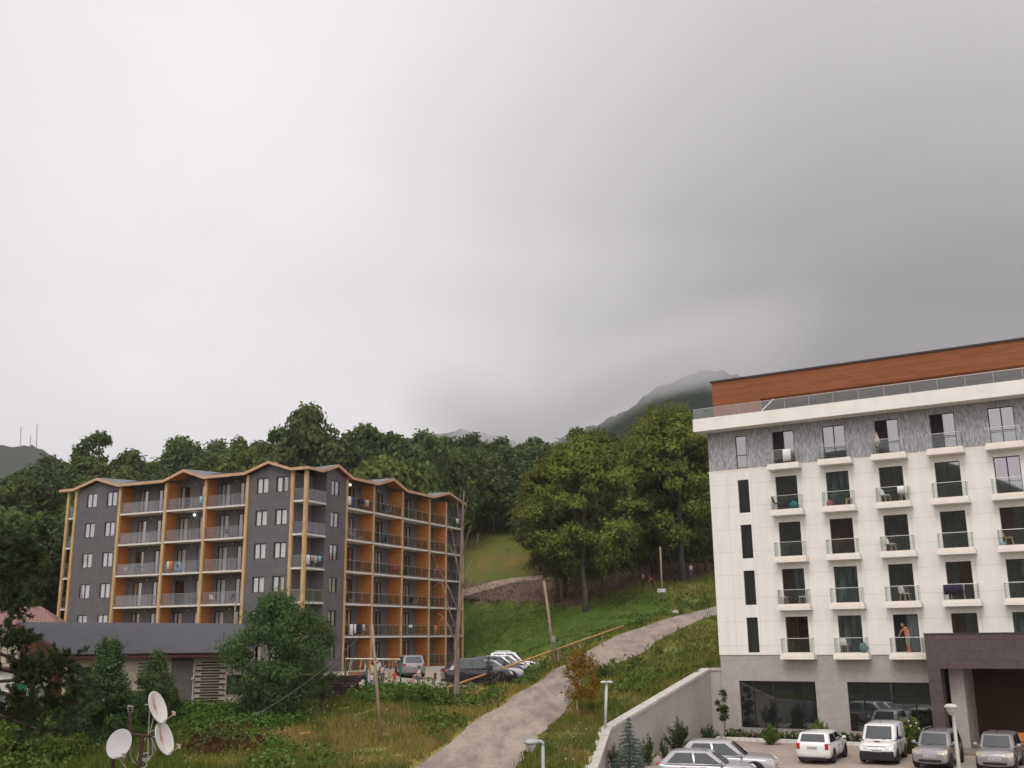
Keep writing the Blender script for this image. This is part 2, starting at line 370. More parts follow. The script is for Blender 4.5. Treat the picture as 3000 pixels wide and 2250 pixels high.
C_GREEN = (.095,.13,.026); C_LAWN = (.054,.094,.014); C_STRAW = (.30,.215,.07); C_OCH = (.175,.175,.04); C_RED = (.095,.045,.026); C_DIRT = (.155,.098,.072); C_FOR = (.026,.030,.014); C_MEAD = (.16,.135,.036); C_RUSTC = (.27,.14,.045)
def cover(xy, z):
    """ground cover colours at points: what grows there"""
    px, py = pix(np.c_[xy, z]); n = len(xy)
    a = fnoise(xy, .18, 3.)*.5+.5; b = fnoise(xy, .9, 8.)*.5+.5; c = fnoise(xy, .45, 21.)*.5+.5
    col = np.tile(np.array(C_FOR), (n, 1))
    def put(mask, c1, c2, t): 
        t = np.clip(t, 0, 1)[:, None]; col[mask] = (np.array(c1)*(1-t)+np.array(c2)*t)[mask]
    near = (xy[:, 1] < 128)
    put(near, C_GREEN, C_OCH, (a-.35)*2)
    put(inpoly(px, py, LUSH), C_GREEN, C_LAWN, (b-.3)*2)
    put(inpoly(px, py, DRY), C_OCH, C_STRAW, (b*.6+a*.6-.35)*2.0)
    put(inpoly(px, py, DRY) & (c > .62), C_GREEN, C_OCH, (b-.3)*2)
    put(inpoly(px, py, RED), C_RED, C_OCH, (b-.45)*2)
    put(inpoly(px, py, RIGHTB), C_GREEN, C_STRAW, (c*.9+b*.5-.56)*1.5)
    put(inpoly(px, py, LAWN), C_LAWN, C_GREEN, (b-.35)*2)
    put(inpoly(px, py, BANK), C_DIRT, (.095,.066,.048), (b-.3)*1.8)
    put(inpoly(px, py, MEADOW), C_MEAD, C_GREEN, (a*.5+c*.7-.35)*1.8)
    put(inpoly(px, py, RUST), C_MEAD, C_RUSTC, (b*.5+c*.6-.38)*1.6)
    far = xy[:, 1] > 300
    return col
xs = axis(-34, 22, .3, -1500, 1500); ys = axis(44, 100, .3, -500, 1900)
gx, gy = np.meshgrid(xs, ys); XY = np.c_[gx.ravel(), gy.ravel()]; Z = terrain_z(XY)
nearm = (XY[:, 1] > 40) & (XY[:, 1] < 260) & (np.abs(XY[:, 0]) < 150)
COV = np.tile(np.array(C_FOR), (len(XY), 1)); COV[nearm] = cover(XY[nearm], Z[nearm])
bump = np.zeros(len(XY)); bump[nearm] = fnoise(XY[nearm], .7, 5.)*.10+fnoise(XY[nearm], .22, 9.)*.18
ROADL = [at(*q) for q in [(1220,2250,47),(1300,2193,50.7),(1373,2131,56),(1440,2086,60.3),(1497,2050,64.3),(1640,1955,77),(1725,1907,84),(1810,1863,92),(1948,1816,101),(2095,1778,110),(2260,1745,120)]]
ROADR = [at(*q) for q in [(1513,2250,47),(1560,2188,51.2),(1607,2131,56),(1655,2083,60.8),(1690,2035,66.5),(1770,1956,77.2),(1867,1922,80),(1932,1875,89),(2014,1834,97),(2095,1804,104),(2260,1772,114)]]
e0, e1 = np.array(ROADL[1])-np.array(ROADL[0]), np.array(ROADR[1])-np.array(ROADR[0])
ROADL.insert(0, np.array(ROADL[0])-e0*1.3); ROADR.insert(0, np.array(ROADR[0])-e1*1.3)
def resample(P, n):
    P = np.array(P)[:, :2]; d = np.r_[0, np.cumsum(np.hypot(*np.diff(P, axis=0).T))]
    # smooth (Catmull-Rom on arc length)
    t = np.linspace(0, d[-1], n); out = np.zeros((n, 2))
    m = np.gradient(P, d, axis=0)
    for i, q in enumerate(t):
        k = min(np.searchsorted(d, q, 'right')-1, len(P)-2); h = d[k+1]-d[k]; s = (q-d[k])/h
        out[i] = (2*s**3-3*s**2+1)*P[k]+(s**3-2*s**2+s)*h*m[k]+(-2*s**3+3*s**2)*P[k+1]+(s**3-s**2)*h*m[k+1]
    return out
NR = 170; rl, rr = resample(ROADL, NR), resample(ROADR, NR)
road_poly = [tuple(p) for p in rl]+[tuple(p) for p in rr[::-1]]
CAR_PARK = [(-13.6,76),(-12.6,71.2),(-9.5,67.2),(-4.9,66.0),(-2.4,66.6),(-.2,74),(.6,80),(.6,86),(-.6,95),(-3,106)]+[tuple(Lp(.25, y, 0)[:2]) for y in (25,16,8,2.6)]
onroad = inpoly(XY[:, 0], XY[:, 1], road_poly); onpark = inpoly(XY[:, 0], XY[:, 1], CAR_PARK); lotm = in_lot(XY)
# keep the bumps off made ground, with a margin
def near_any(m):
    g = m.reshape(gx.shape).copy()
    for _ in range(2):
        h = g.copy(); h[1:] |= g[:-1]; h[:-1] |= g[1:]; h[:, 1:] |= g[:, :-1]; h[:, :-1] |= g[:, 1:]; g = h
    return g.ravel()
bump[near_any(onroad | onpark | lotm)] = 0
Z = Z+bump-np.where(near_any(onroad | onpark), .05, 0)
nx, ny = len(xs), len(ys)
idx = np.arange(nx*ny).reshape(ny, nx)
Q = np.stack([idx[:-1, :-1], idx[:-1, 1:], idx[1:, 1:], idx[1:, :-1]], -1).reshape(-1, 4)
me = bpy.data.meshes.new('ground'); V = np.c_[XY, Z]
me.vertices.add(len(V)); me.vertices.foreach_set('co', V.astype(np.float32).ravel())
me.loops.add(Q.size); me.loops.foreach_set('vertex_index', Q.astype(np.int32).ravel())
me.polygons.add(len(Q)); me.polygons.foreach_set('loop_start', np.arange(0, Q.size, 4, dtype=np.int32)); me.update(calc_edges=True)
me.polygons.foreach_set('use_smooth', np.ones(len(Q), bool))
ca = me.color_attributes.new('tint', 'FLOAT_COLOR', 'POINT'); ca.data.foreach_set('color', np.c_[COV, np.ones(len(COV))].astype(np.float32).ravel())
m_ground, nt, b = newmat('ground_cover'); N, L = nt.nodes, nt.links
an = N.new('ShaderNodeAttribute'); an.attribute_name = 'tint'
tc = N.new('ShaderNodeTexCoord'); nz_ = N.new('ShaderNodeTexNoise'); nz_.inputs['Scale'].default_value = 2.2; nz_.inputs['Detail'].default_value = 8; nz_.inputs['Roughness'].default_value = .75; L.new(tc.outputs['Object'], nz_.inputs['Vector'])
mr = N.new('ShaderNodeMapRange'); mr.inputs[1].default_value = .3; mr.inputs[2].default_value = .7; mr.inputs[3].default_value = .55; mr.inputs[4].default_value = 1.45; L.new(nz_.outputs['Fac'], mr.inputs[0])
hs = N.new('ShaderNodeHueSaturation'); L.new(mr.outputs[0], hs.inputs['Value']); L.new(an.outputs['Color'], hs.inputs['Color']); L.new(hs.outputs[0], b.inputs['Base Color'])
b.inputs['Roughness'].default_value = .9; b.inputs['Specular IOR Level'].default_value = .1
bp = N.new('ShaderNodeBump'); bp.inputs['Strength'].default_value = .6; bp.inputs['Distance'].default_value = .08; L.new(nz_.outputs['Fac'], bp.inputs['Height']); L.new(bp.outputs[0], b.inputs['Normal'])
me.materials.append(m_ground)
go = bpy.data.objects.new('ground', me); COL.objects.link(go); tag(go, 'grassy hillside ground with weeds and dry straw', 'ground', kind='structure')

# ------------------------------------------------------------------ road, track, parking
def strip(name, a, b_, n, lift, mat, jag=0., crown=0.):
    vs, fs = [], []
    A, B = np.array(a), np.array(b_); rows = len(A); k = n+1
    rnd_ = random.Random(3)
    ts = np.linspace(0, 1, k)
    P = A[:, None, :]*(1-ts)[None, :, None]+B[:, None, :]*ts[None, :, None]
    if jag:
        for i in range(rows):
            w_ = (B[i]-A[i]); w_ = w_/np.linalg.norm(w_)
            P[i, 0] += w_*(mnoise.noise((i*.35, 1, 0))*jag); P[i, -1] += w_*(mnoise.noise((i*.35, 9, 0))*jag)
    zz = base_z(P.reshape(-1, 2))+lift+np.tile(crown*(1-(2*ts-1)**2), rows)
    vs = np.c_[P.reshape(-1, 2), zz]; o = 0
    for i in range(rows-1):
        for j in range(n): fs.append((i*k+j, i*k+j+1, (i+1)*k+j+1, (i+1)*k+j))
    # skirt down both edges so the slab has a thickness
    base = len(vs); low = vs.copy(); low[:, 2] -= .22
    vs = np.r_[vs, low]
    for i in range(rows-1):
        fs.append((i*k, (i+1)*k, base+(i+1)*k, base+i*k)); fs.append((i*k+n, base+i*k+n, base+(i+1)*k+n, (i+1)*k+n))
    mb = MB(); mb.v = [tuple(q) for q in vs]; mb.f = fs
    return mb.build(name, mat, smooth=False)
def roadmat():
    m, nt, b = newmat('worn_concrete'); N, L = nt.nodes, nt.links
    tc = N.new('ShaderNodeTexCoord')
    def nse(sc, det, st=(1,1,1), rot=0):
        mp = N.new('ShaderNodeMapping'); mp.inputs['Scale'].default_value = st; mp.inputs['Rotation'].default_value = (0,0,rot); L.new(tc.outputs['Object'], mp.inputs[0])
        n = N.new('ShaderNodeTexNoise'); n.inputs['Scale'].default_value = sc; n.inputs['Detail'].default_value = det; n.inputs['Roughness'].default_value = .65; L.new(mp.outputs[0], n.inputs['Vector']); return n.outputs['Fac']
    rp = N.new('ShaderNodeValToRGB'); e = rp.color_ramp.elements; e[0].position = .38; e[0].color = (.20,.168,.145,1); e[1].position = .62; e[1].color = (.34,.272,.218,1)
    L.new(nse(.55, 8, (1.6,.45,1), .22), rp.inputs[0])
    mr = N.new('ShaderNodeMapRange'); mr.inputs[1].default_value = .3; mr.inputs[2].default_value = .7; mr.inputs[3].default_value = .78; mr.inputs[4].default_value = 1.2; L.new(nse(4, 8), mr.inputs[0])
    hs = N.new('ShaderNodeHueSaturation'); L.new(mr.outputs[0], hs.inputs['Value']); L.new(rp.outputs[0], hs.inputs['Color'])
    L.new(hs.outputs[0], b.inputs['Base Color']); b.inputs['Roughness'].default_value = .9; b.inputs['Specular IOR Level'].default_value = .15
    bp = N.new('ShaderNodeBump'); bp.inputs['Strength'].default_value = .3; bp.inputs['Distance'].default_value = .03; L.new(nse(14, 4), bp.inputs['Height']); L.new(bp.outputs[0], b.inputs['Normal'])
    return m
m_road = roadmat()
tag(strip('road', rl, rr, 8, .05, m_road, .12, .03), 'pale worn concrete road climbing the hillside', 'road', kind='structure')
m_gravel = M('gravel', (.30,.255,.215), .9, var=.16, scale=1.6, bump=.3, detail=8)
m_track = M('dirt_track', (.30,.22,.165), .95, var=.25, scale=1.2, bump=.3, detail=8)
tl = [at(*q) for q in [(1300,1762,133),(1400,1738,138),(1480,1712,141),(1560,1694,143),(1640,1684,145),(1720,1672,147)]]
tl = resample(tl, 50); dn = np.gradient(tl, axis=0); dn = np.c_[-dn[:, 1], dn[:, 0]]/np.linalg.norm(dn, axis=1)[:, None]
tag(strip('dirt_track', tl+dn*1.5, tl-dn*1.5, 4, .10, m_track, .5), 'pale dirt track winding along the earth bank', 'path', kind='structure')
def sheet(name, poly, lift, mat, step=1.0, zf=base_z):
    bm = bmesh.new(); vs = [bm.verts.new((x, y, 0)) for x, y in poly]; bm.faces.new(vs)
    x0, x1 = min(p[0] for p in poly), max(p[0] for p in poly); y0, y1 = min(p[1] for p in poly), max(p[1] for p in poly)
    for a_, b_, no in ((x0, x1, (1,0,0)), (y0, y1, (0,1,0))):
        q = a_+step
        while q < b_:
            bmesh.ops.bisect_plane(bm, geom=bm.verts[:]+bm.edges[:]+bm.faces[:], plane_co=(q,q,0), plane_no=no); q += step
    zz = zf(np.array([v.co[:2] for v in bm.verts]))
    for v, z in zip(bm.verts, zz): v.co.z = z+lift
    me = bpy.data.meshes.new(name); bm.to_mesh(me); bm.free(); me.materials.append(mat)
    o = bpy.data.objects.new(name, me); COL.objects.link(o)
    if sum(p.normal.z for p in me.polygons) < 0: me.flip_normals()
    return o
tag(sheet('car_park', CAR_PARK, .06, m_gravel), 'pale gravel car park beside the wooden balcony hotel', 'car park', kind='structure')
PLAY = [tuple(at(px, 1990, D)[:2]) for px, D in ((1085,66.3),(1262,65.9),(1255,69.5),(1080,70.5))]
tag(sheet('playground_mat', PLAY, .085, M('green_matting', (.12,.22,.10), .9, var=.2, scale=3)), 'green playground surface below the swings', 'playground', kind='structure')
m_lot = M('parking_paving', (.33,.27,.225), .85, var=.12, scale=.8, bump=.15, detail=8)
lp = [np.array(WALL[0])+np.array([0.15, .1])]+[np.array(q)+np.array([.1,0]) for q in WALL[1:]]
LOT = [tuple(p) for p in lp]+[(60, 30), tuple(Wp(32, .05, 0)[:2]), tuple(Wp(-4.3, .05, 0)[:2])]
tag(sheet('parking_lot', LOT, 0, m_lot, 3.0, lot_z), 'sandy beige parking lot before the white hotel', 'parking lot', kind='structure')

# ------------------------------------------------------------------ grass, weeds and flowers (uncountable)
rng = np.random.default_rng(5)
def scatter(n, y0, y1, test):
    y = np.sqrt(rng.uniform(y0**2, y1**2, n)); x = rng.uniform(-.56, .3, n)*y
    xy = np.c_[x, y]; k = test(xy); return xy[k]
FOOT_LOW = None
road_wide = [tuple(p) for p in rl+(rl-rr)*.09]+[tuple(p) for p in (rr+(rr-rl)*.07)[::-1]]
def free(xy):
    m = inpoly(xy[:, 0], xy[:, 1], road_wide) | inpoly(xy[:, 0], xy[:, 1], CAR_PARK) | in_lot(xy) | (wall_side(xy) > -.55) & (xy[:, 1] < 68.5)
    lx = (xy-GO)@(-UL); ly = (xy-GO)@UR
    m |= (lx > -28) & (lx < .3) & (ly > -.2) & (ly < 29)
    m |= (xy[:, 0] > 12) & (xy[:, 1] < 75) & ((xy-WO)@NW < .5) & ((xy-WO)@UW > -5)
    return ~m
def blades(xy, hmin, hmax, wd, per, spread, lean=.35):
    n = len(xy)*per; c = np.repeat(xy, per, 0)+rng.normal(0, spread, (n, 2)); z = terrain_z(c)-.02
    h = rng.uniform(hmin, hmax, n)*np.repeat(.6+.8*rng.random(len(xy)), per); a = rng.uniform(0, 2*np.pi, n); l = rng.uniform(0, lean, n)*h; b_ = rng.uniform(0, 2*np.pi, n)
    w_ = wd*(.6+.8*rng.random(n))
    base = np.c_[c, z]; t = np.c_[np.cos(a)*w_, np.sin(a)*w_, np.zeros(n)]
    top = base+np.c_[np.cos(b_)*l, np.sin(b_)*l, h]
    V = np.stack([base-t, base+t, top], 1).reshape(-1, 3)
    return V, c, z
m_grass = leafmat('grass_blades', (0,0,0), (0,0,0), rnd=0, trans=.3, vcol=True)
parts, tints = [], []
for n, y0, y1, hm, hx, wd, per, sp in ((34000, 44, 60, .10, .40, .03, 6, .16), (24000, 60, 78, .10, .40, .04, 5, .2), (30000, 78, 140, .12, .4, .07, 5, .3)):
    xy = scatter(n, y0, y1, free); 
    if y0 >= 78: xy = xy[(xy[:, 0] > -12) & (xy[:, 0] < 30)]
    V, c, z = blades(xy, hm, hx, wd, per, sp)
    col = np.repeat(cover(xy, terrain_z(xy)), per, 0)*(.7+.75*rng.random((len(c), 1)))
    straw = rng.random(len(c)) < .10; col[straw] = np.array(C_STRAW)*(.7+.5*rng.random((straw.sum(), 1)))
    lawn = inpoly(*pix(np.c_[c, z]), LAWN); V3 = V.reshape(-1, 3, 3); V3[lawn, 2, 2] = V3[lawn, 0, 2]+(V3[lawn, 2, 2]-V3[lawn, 0, 2])*.35
    bank = inpoly(*pix(np.c_[c, z]), BANK) & (rng.random(len(c)) < .8)
    parts.append(V3[~bank].reshape(-1, 3)); tints.append(col[~bank])
o = quadmesh('grass', np.concatenate(parts), m_grass, tint=np.concatenate(tints), nper=3); tag(o, 'long green and straw coloured grass on the slopes', 'grass', kind='stuff')
# broad leafed weeds
def weeds(n, y0, y1, test, size, hh, per, cols):
    xy = scatter(n, y0, y1, lambda q: free(q) & test(q)); k = len(xy)*per
    c = np.repeat(xy, per, 0)+rng.normal(0, .22, (k, 2)); z = terrain_z(c)+rng.uniform(.05, hh, k)*np.repeat(.5+rng.random(len(xy)), per)
    nrm = rng.normal(0, .6, (k, 3))+np.array([0, -.5, 1.]); nrm /= np.linalg.norm(nrm, axis=1)[:, None]
    t = np.cross(nrm, rng.normal(0, 1, (k, 3))); t /= np.linalg.norm(t, axis=1)[:, None]; b_ = np.cross(nrm, t)
    s = (size*(.6+.8*rng.random(k)))[:, None]; p = np.c_[c, z]
    V = np.stack([p-t*s, p-b_*s*.6, p+t*s, p+b_*s*.6], 1).reshape(-1, 3)
    cc = np.array(cols)[rng.integers(0, len(cols), len(xy))]; col = np.repeat(cc, per, 0)*(.6+.8*rng.random((k, 1)))
    return V, col
def patch(th, sc, seed): return lambda q: fnoise(q, sc, seed) > th
def reg(poly): return lambda q: inpoly(*pix(np.c_[q, terrain_z(q)]), poly)
G1 = [(.075,.125,.026),(.062,.105,.024),(.10,.145,.036)]
WV = [weeds(5200, 45, 66, patch(.18, .16, 31.), .11, .55, 10, G1), weeds(14000, 45, 64, reg(LUSH), .11, .5, 8, [(.075,.135,.028),(.055,.105,.02)]),
      weeds(2500, 62, 80, patch(.1, .2, 12.), .13, .6, 10, G1), weeds(2600, 45, 60, reg(RED), .10, .8, 9, [(.085,.035,.022),(.06,.03,.02),(.05,.07,.02)]),
      weeds(5200, 64, 115, reg([(1560,1925),(1700,1885),(1830,1838),(1950,1790),(2000,1740),(2080,1720),(2080,1790),(1800,1850),(1650,1945),(1490,2045)]), .14, .5, 8, [(.045,.095,.025),(.06,.11,.03)])]
o = quadmesh('weeds', np.concatenate([a for a, b_ in WV]), m_grass, tint=np.concatenate([b_ for a, b_ in WV])); tag(o, 'broad leaved weeds and nettles in patches', 'weeds', kind='stuff')
FV = [weeds(1300, 45, 66, patch(.26, .12, 77.), .03, .7, 4, [(.62,.62,.55),(.55,.56,.45)]), weeds(420, 45, 60, reg(LUSH), .032, .65, 4, [(.6,.62,.55)]), weeds(1200, 46, 72, reg(DRY), .03, .7, 4, [(.5,.48,.36),(.45,.4,.2)])]
o = quadmesh('wildflowers', np.concatenate([a for a, b_ in FV]), m_grass, tint=np.concatenate([b_ for a, b_ in FV])); tag(o, 'small white wildflowers scattered in the long grass', 'wildflowers', kind='stuff')
# ------------------------------------------------------------------ shared helpers for walls
def wall_holes(mb, P, a0, a1, z0, z1, holes, depth=.15):
    """flat wall in the (a,z) plane; P(a, d, z) gives a point d metres behind the face; every hole gets its reveals"""
    As = sorted({a0, a1, *[h[0] for h in holes], *[h[1] for h in holes]}); As = [a for a in As if a0 <= a <= a1]
    Zs = sorted({z0, z1, *[h[2] for h in holes], *[h[3] for h in holes]}); Zs = [z for z in Zs if z0 <= z <= z1]
    for i in range(len(As)-1):
        for j in range(len(Zs)-1):
            ca, cz = (As[i]+As[i+1])/2, (Zs[j]+Zs[j+1])/2
            if any(h[0] < ca < h[1] and h[2] < cz < h[3] for h in holes): continue
            mb.quad(P(As[i],0,Zs[j]), P(As[i+1],0,Zs[j]), P(As[i+1],0,Zs[j+1]), P(As[i],0,Zs[j+1]))
    for h in holes:
        b0, b1, c0, c1 = h[:4]
        mb.quad(P(b0,0,c0), P(b0,0,c1), P(b0,depth,c1), P(b0,depth,c0)); mb.quad(P(b1,0,c0), P(b1,depth,c0), P(b1,depth,c1), P(b1,0,c1))
        mb.quad(P(b0,0,c0), P(b0,depth,c0), P(b1,depth,c0), P(b1,0,c0)); mb.quad(P(b0,0,c1), P(b1,0,c1), P(b1,depth,c1), P(b0,depth,c1))
    return mb
# ------------------------------------------------------------------ the white hotel
m_panel = brickmat('white_facade_panels', (.755,.735,.685), (.775,.75,.70), (.56,.52,.47), 1.595, 1.45, .012, off=0, nvar=.055, nscale=1.3, bump=.1, stretch=(1.6,1.6,.3))
m_plaster = M('white_render', (.80,.765,.71), .75, var=.05, scale=1.2, detail=7)
m_cream = M('cream_balcony_stone', (.76,.70,.62), .75, var=.07, scale=2.5, detail=7)
m_streak = M('streaky_grey_plaster', (.23,.225,.235), .8, scale=5, stretch=(4,4,.7), col2=(.47,.465,.48), bump=.35, detail=9)
m_greystone = brickmat('grey_stone_cladding', (.36,.325,.305), (.385,.345,.325), (.30,.27,.255), 1.2, .62, .006, nvar=.08, nscale=3., bump=.1)
m_woodclad = brickmat('red_brown_wood_cladding', (.225,.072,.027), (.285,.097,.039), (.13,.042,.018), 2.6, .13, .008, nvar=.2, nscale=3, stretch=(.4,.4,8), bump=.3)
m_darkwood = brickmat('dark_wood_cladding', (.05,.017,.010), (.064,.022,.013), (.02,.009,.006), 3.0, .16, .01, nvar=.2, nscale=3, stretch=(.4,.4,8), bump=.3)
m_portal = brickmat('dark_porphyry_slabs', (.085,.062,.062), (.098,.072,.070), (.045,.034,.034), 1.15, .55, .010, nvar=.1, nscale=3, bump=.3, rough=.6)
m_dframe = M('dark_window_frame', (.018,.014,.015), .45, var=.1)
m_steel = M('brushed_steel', (.42,.40,.38), .35, metal=.8, var=.1)
m_wglass = mirrorglass('tinted_window_glass', (.007,.007,.009), .30, (.95,.89,.92), curtain=(.016,.024,.028))
m_wglass2 = mirrorglass('tinted_window_glass_curtained', (.010,.014,.016), .24, (.95,.92,.93), curtain=(.055,.085,.088)); m_wglass3 = mirrorglass('tinted_window_glass_brown', (.014,.006,.006), .18, (.95,.9,.9), curtain=(.03,.014,.012))
m_void = M('room_shade_black', (.016,.014,.016), .9, var=.3)  # near-black colour stands in for the shade inside unlit rooms
m_store = mirrorglass('shopfront_glass', (.012,.013,.014), .17, (.9,.95,.95))
m_bglass = clearglass('balcony_glass', (.955,.97,.965), .03, .012, (.55,.65,.62), .28)
m_rglass = clearglass('parapet_glass', (.90,.93,.925), .05, .04, (.6,.66,.66), .35)
m_roofcap = M('dark_roof_capping', (.05,.045,.045), .6)
m_pavgrey = M('grey_paving', (.20,.17,.155), .8, var=.15, scale=2)
m_kerbw = M('white_kerb_paint', (.62,.60,.54), .8, var=.15, scale=3, detail=7)
m_soil = M('flower_bed_soil', (.045,.06,.022), .95, var=.5, scale=3)
ZB = -6.45; RW = YW-math.pi/2
hotel = thing('white_hotel', 'white panelled hotel with glass balconies, grey top band and wood clad roof storey', 'hotel', (WO[0], WO[1], ZB), RW)
def zl(z): return z-ZB
def PW(a, d, z): return (a, d, zl(z))
SMAX = 27.0; DEP = 15.0
COLS = [3.19*k for k in range(7)]; ROWS = [1, 2, 3, 4, 5]
def wz(n): t = -1.846+2.9*n; return t-2.13, t
holes_w, holes_g = [], []
for n in ROWS:
    a, t = wz(n); tgt = holes_g if n == 5 else holes_w
    for s in COLS: tgt.append((s, s+1.38, a, t))
    tgt.append((-2.48, -1.75, a, t))
Z0, Z1, Z2 = -1.22, 10.42, 13.05
mb = MB(); wall_holes(mb, PW, -4.38, SMAX, Z0, Z1, holes_w, .16)
mb.quad(PW(-4.38,0,Z0), PW(-4.38,0,Z1), PW(-4.38,DEP,Z1), PW(-4.38,DEP,Z0)); mb.quad(PW(SMAX,0,Z0), PW(SMAX,DEP,Z0), PW(SMAX,DEP,Z1), PW(SMAX,0,Z1)); mb.quad(PW(-4.38,DEP,Z0), PW(-4.38,DEP,Z1), PW(SMAX,DEP,Z1), PW(SMAX,DEP,Z0))
mb.build('wall', m_panel, hotel)
mb = MB(); wall_holes(mb, lambda a, d, z: PW(a, d+.03, z), -4.35, SMAX, Z1, Z2, holes_g, .14)
mb.quad(PW(-4.35,.03,Z1), PW(-4.35,.03,Z2), PW(-4.35,DEP,Z2), PW(-4.35,DEP,Z1)); mb.quad(PW(SMAX,.03,Z1), PW(SMAX,DEP,Z1), PW(SMAX,DEP,Z2), PW(SMAX,.03,Z2)); mb.quad(PW(-4.35,DEP,Z1), PW(-4.35,DEP,Z2), PW(SMAX,DEP,Z2), PW(SMAX,DEP,Z1))
mb.build('upper_wall', m_streak, hotel)
mb = MB().box(-4.42, SMAX, -.012, .0, zl(Z1)-.05, zl(Z1)+.05); mb.build('string_course', m_cream, hotel)
SF = [(-3.22, 1.52, -5.55, -2.78), (3.40, 8.25, -5.55, -2.78)]
mb = MB(); wall_holes(mb, lambda a, d, z: PW(a, d+.05, z), -4.35, 8.9, ZB, Z0, SF, .22)
mb.quad(PW(-4.35,.05,ZB), PW(-4.35,.05,Z0), PW(-4.35,DEP,Z0), PW(-4.35,DEP,ZB)); mb.quad(PW(-4.38,0,Z0), PW(-4.38,.05,Z0), PW(SMAX,.05,Z0), PW(SMAX,0,Z0))
mb.build('base_wall', m_greystone, hotel)
# roof slab, parapet glass, roof storey
OV = 1.05
mb = MB().box(-4.38-.55, SMAX, -OV, DEP+.5, zl(13.05), zl(13.88)); mb.build('roof_slab', m_plaster, hotel)
mb = MB().box(-3.85, SMAX, 0, DEP-1, zl(14.96), zl(16.45)); mb.build('roof_storey', m_woodclad, hotel)
mb = MB().box(-3.845, -.62, .005, DEP-1.2, zl(13.88), zl(14.96)); mb.box(-.62, SMAX, 3.2, 3.4, zl(13.88), zl(14.96)); mb.build('roof_wall', m_woodclad, hotel)
mb = MB().box(-3.95, SMAX, -.08, DEP-.9, zl(16.45), zl(16.56)); mb.build('roof_capping', m_roofcap, hotel)
mb = MB().box(-.6, SMAX, 3.0, 3.15, zl(13.9), zl(14.94)); mb.build('roof_window', m_rglass, hotel)
rp = empty('parapet_railing'); rp.parent = hotel
mb = MB()
for k in range(21):
    x0 = -4.85+k*1.52; mb.box(x0+.02, x0+1.48, -OV+.08, -OV+.095, zl(13.9), zl(14.52))
mb.box(-4.86, -4.845, -OV+.12, 10, zl(13.9), zl(14.52)); mb.build('glass_panel', m_rglass, rp)
mb = MB().tube([(-4.86,10,zl(14.54)),(-4.86,-OV+.09,zl(14.54)),(SMAX,-OV+.09,zl(14.54))], .028, 6)
for k in range(21): mb.box(-4.85+k*1.52-.02, -4.85+k*1.52+.015, -OV+.1, -OV+.13, zl(13.88), zl(14.53))
mb.build('handrail', m_steel, rp)
mb = MB().tube([(-.55,-.5,zl(13.9)),(.35,-.3,zl(14.75))], .04, 6); mb.build('roof_brace', m_plaster, hotel)
# windows
def frame_mb(w_, h, mull, bar=None, t=.05, d=.06):
    m = MB(); m.box(0,t,0,d,0,h); m.box(w_-t,w_,0,d,0,h); m.box(t,w_-t,0,d,0,t); m.box(t,w_-t,0,d,h-t,h)
    for q in mull: m.box(q-t*.6,q+t*.6,0,d,t,h-t)
    if bar:
        e = [0]+list(mull)+[w_]
        for i in range(len(e)-1): m.box(e[i]+t, e[i+1]-t, .01, d-.01, bar-.025, bar+.025)
    return m
fr_d = frame_mb(1.38, 2.13, [.69], None).build('window', m_dframe); fr_db = frame_mb(1.38, 2.13, [.69], .78).build('window', m_dframe); fr_n = frame_mb(.73, 2.13, [], .85).build('window', m_dframe)
pn_h = MB().box(.05,.655,.022,.03,.05,2.08).build('pane', m_wglass); pn_r = MB().box(.725,1.33,.022,.03,.05,2.08).build('pane', m_wglass); pn_n = MB().box(.05,.68,.022,.03,.05,2.08).build('pane', m_wglass)
cu_l = MB(); 
for k in range(9): cu_l.box(.1+k*.14, .19+k*.14, .35+.03*(k%2), .37+.03*(k%2), .05, 2.05)
m_curt = M('grey_teal_curtain', (.10,.115,.115), .9, var=.3, scale=4, stretch=(3,3,.3))
m_curtw = M('pale_curtain', (.60,.57,.55), .9, var=.12, scale=5, stretch=(4,4,.3))
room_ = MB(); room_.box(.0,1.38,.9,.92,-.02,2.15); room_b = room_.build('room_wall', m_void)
vr_ = random.Random(9); PV = []
for m_ in (m_wglass, m_wglass2, m_wglass3): PV.append((MB().box(.05,.655,.022,.03,.05,2.08).build('pane', m_), MB().box(.725,1.33,.022,.03,.05,2.08).build('pane', m_)))
for a_, b_ in PV: COL.objects.unlink(a_); COL.objects.unlink(b_)
protos = [fr_d, fr_db, fr_n, pn_h, pn_r, pn_n, room_b]
for o in protos: COL.objects.unlink(o)
OPEN = {(5,0):'l',(5,2):'l',(5,3):'l',(1,2):'l',(4,4):'',(2,4):''}
for n in ROWS:
    a, t = wz(n)
    for c, s in enumerate(COLS):
        wo = inst('window', (fr_db if n == 5 else fr_d).data, hotel, (s, .10, zl(a)))
        op = OPEN.get((n, c), ''); pv_ = PV[0 if n == 5 else vr_.choice((0,1,1,2,0))]; pv2_ = pv_ if vr_.random() < .7 or n == 5 else PV[vr_.choice((0,1,2))]
        if op == 'l':
            MB().box(.05,.655,.05,.06,.05,2.08).build('shade_panel', m_void, wo)  # solid dark slab painted as the shaded room past an open leaf
        else: inst('pane', pv_[0].data, wo)
        if (n, c) == (1, 2): MB().box(.725,1.33,.03,.045,.05,2.08).build('curtain', m_curt, wo)
        else: inst('pane', pv2_[1].data, wo)
    wo = inst('window', fr_n.data, hotel, (-2.48, .10, zl(a))); inst('pane', pn_n.data, wo)
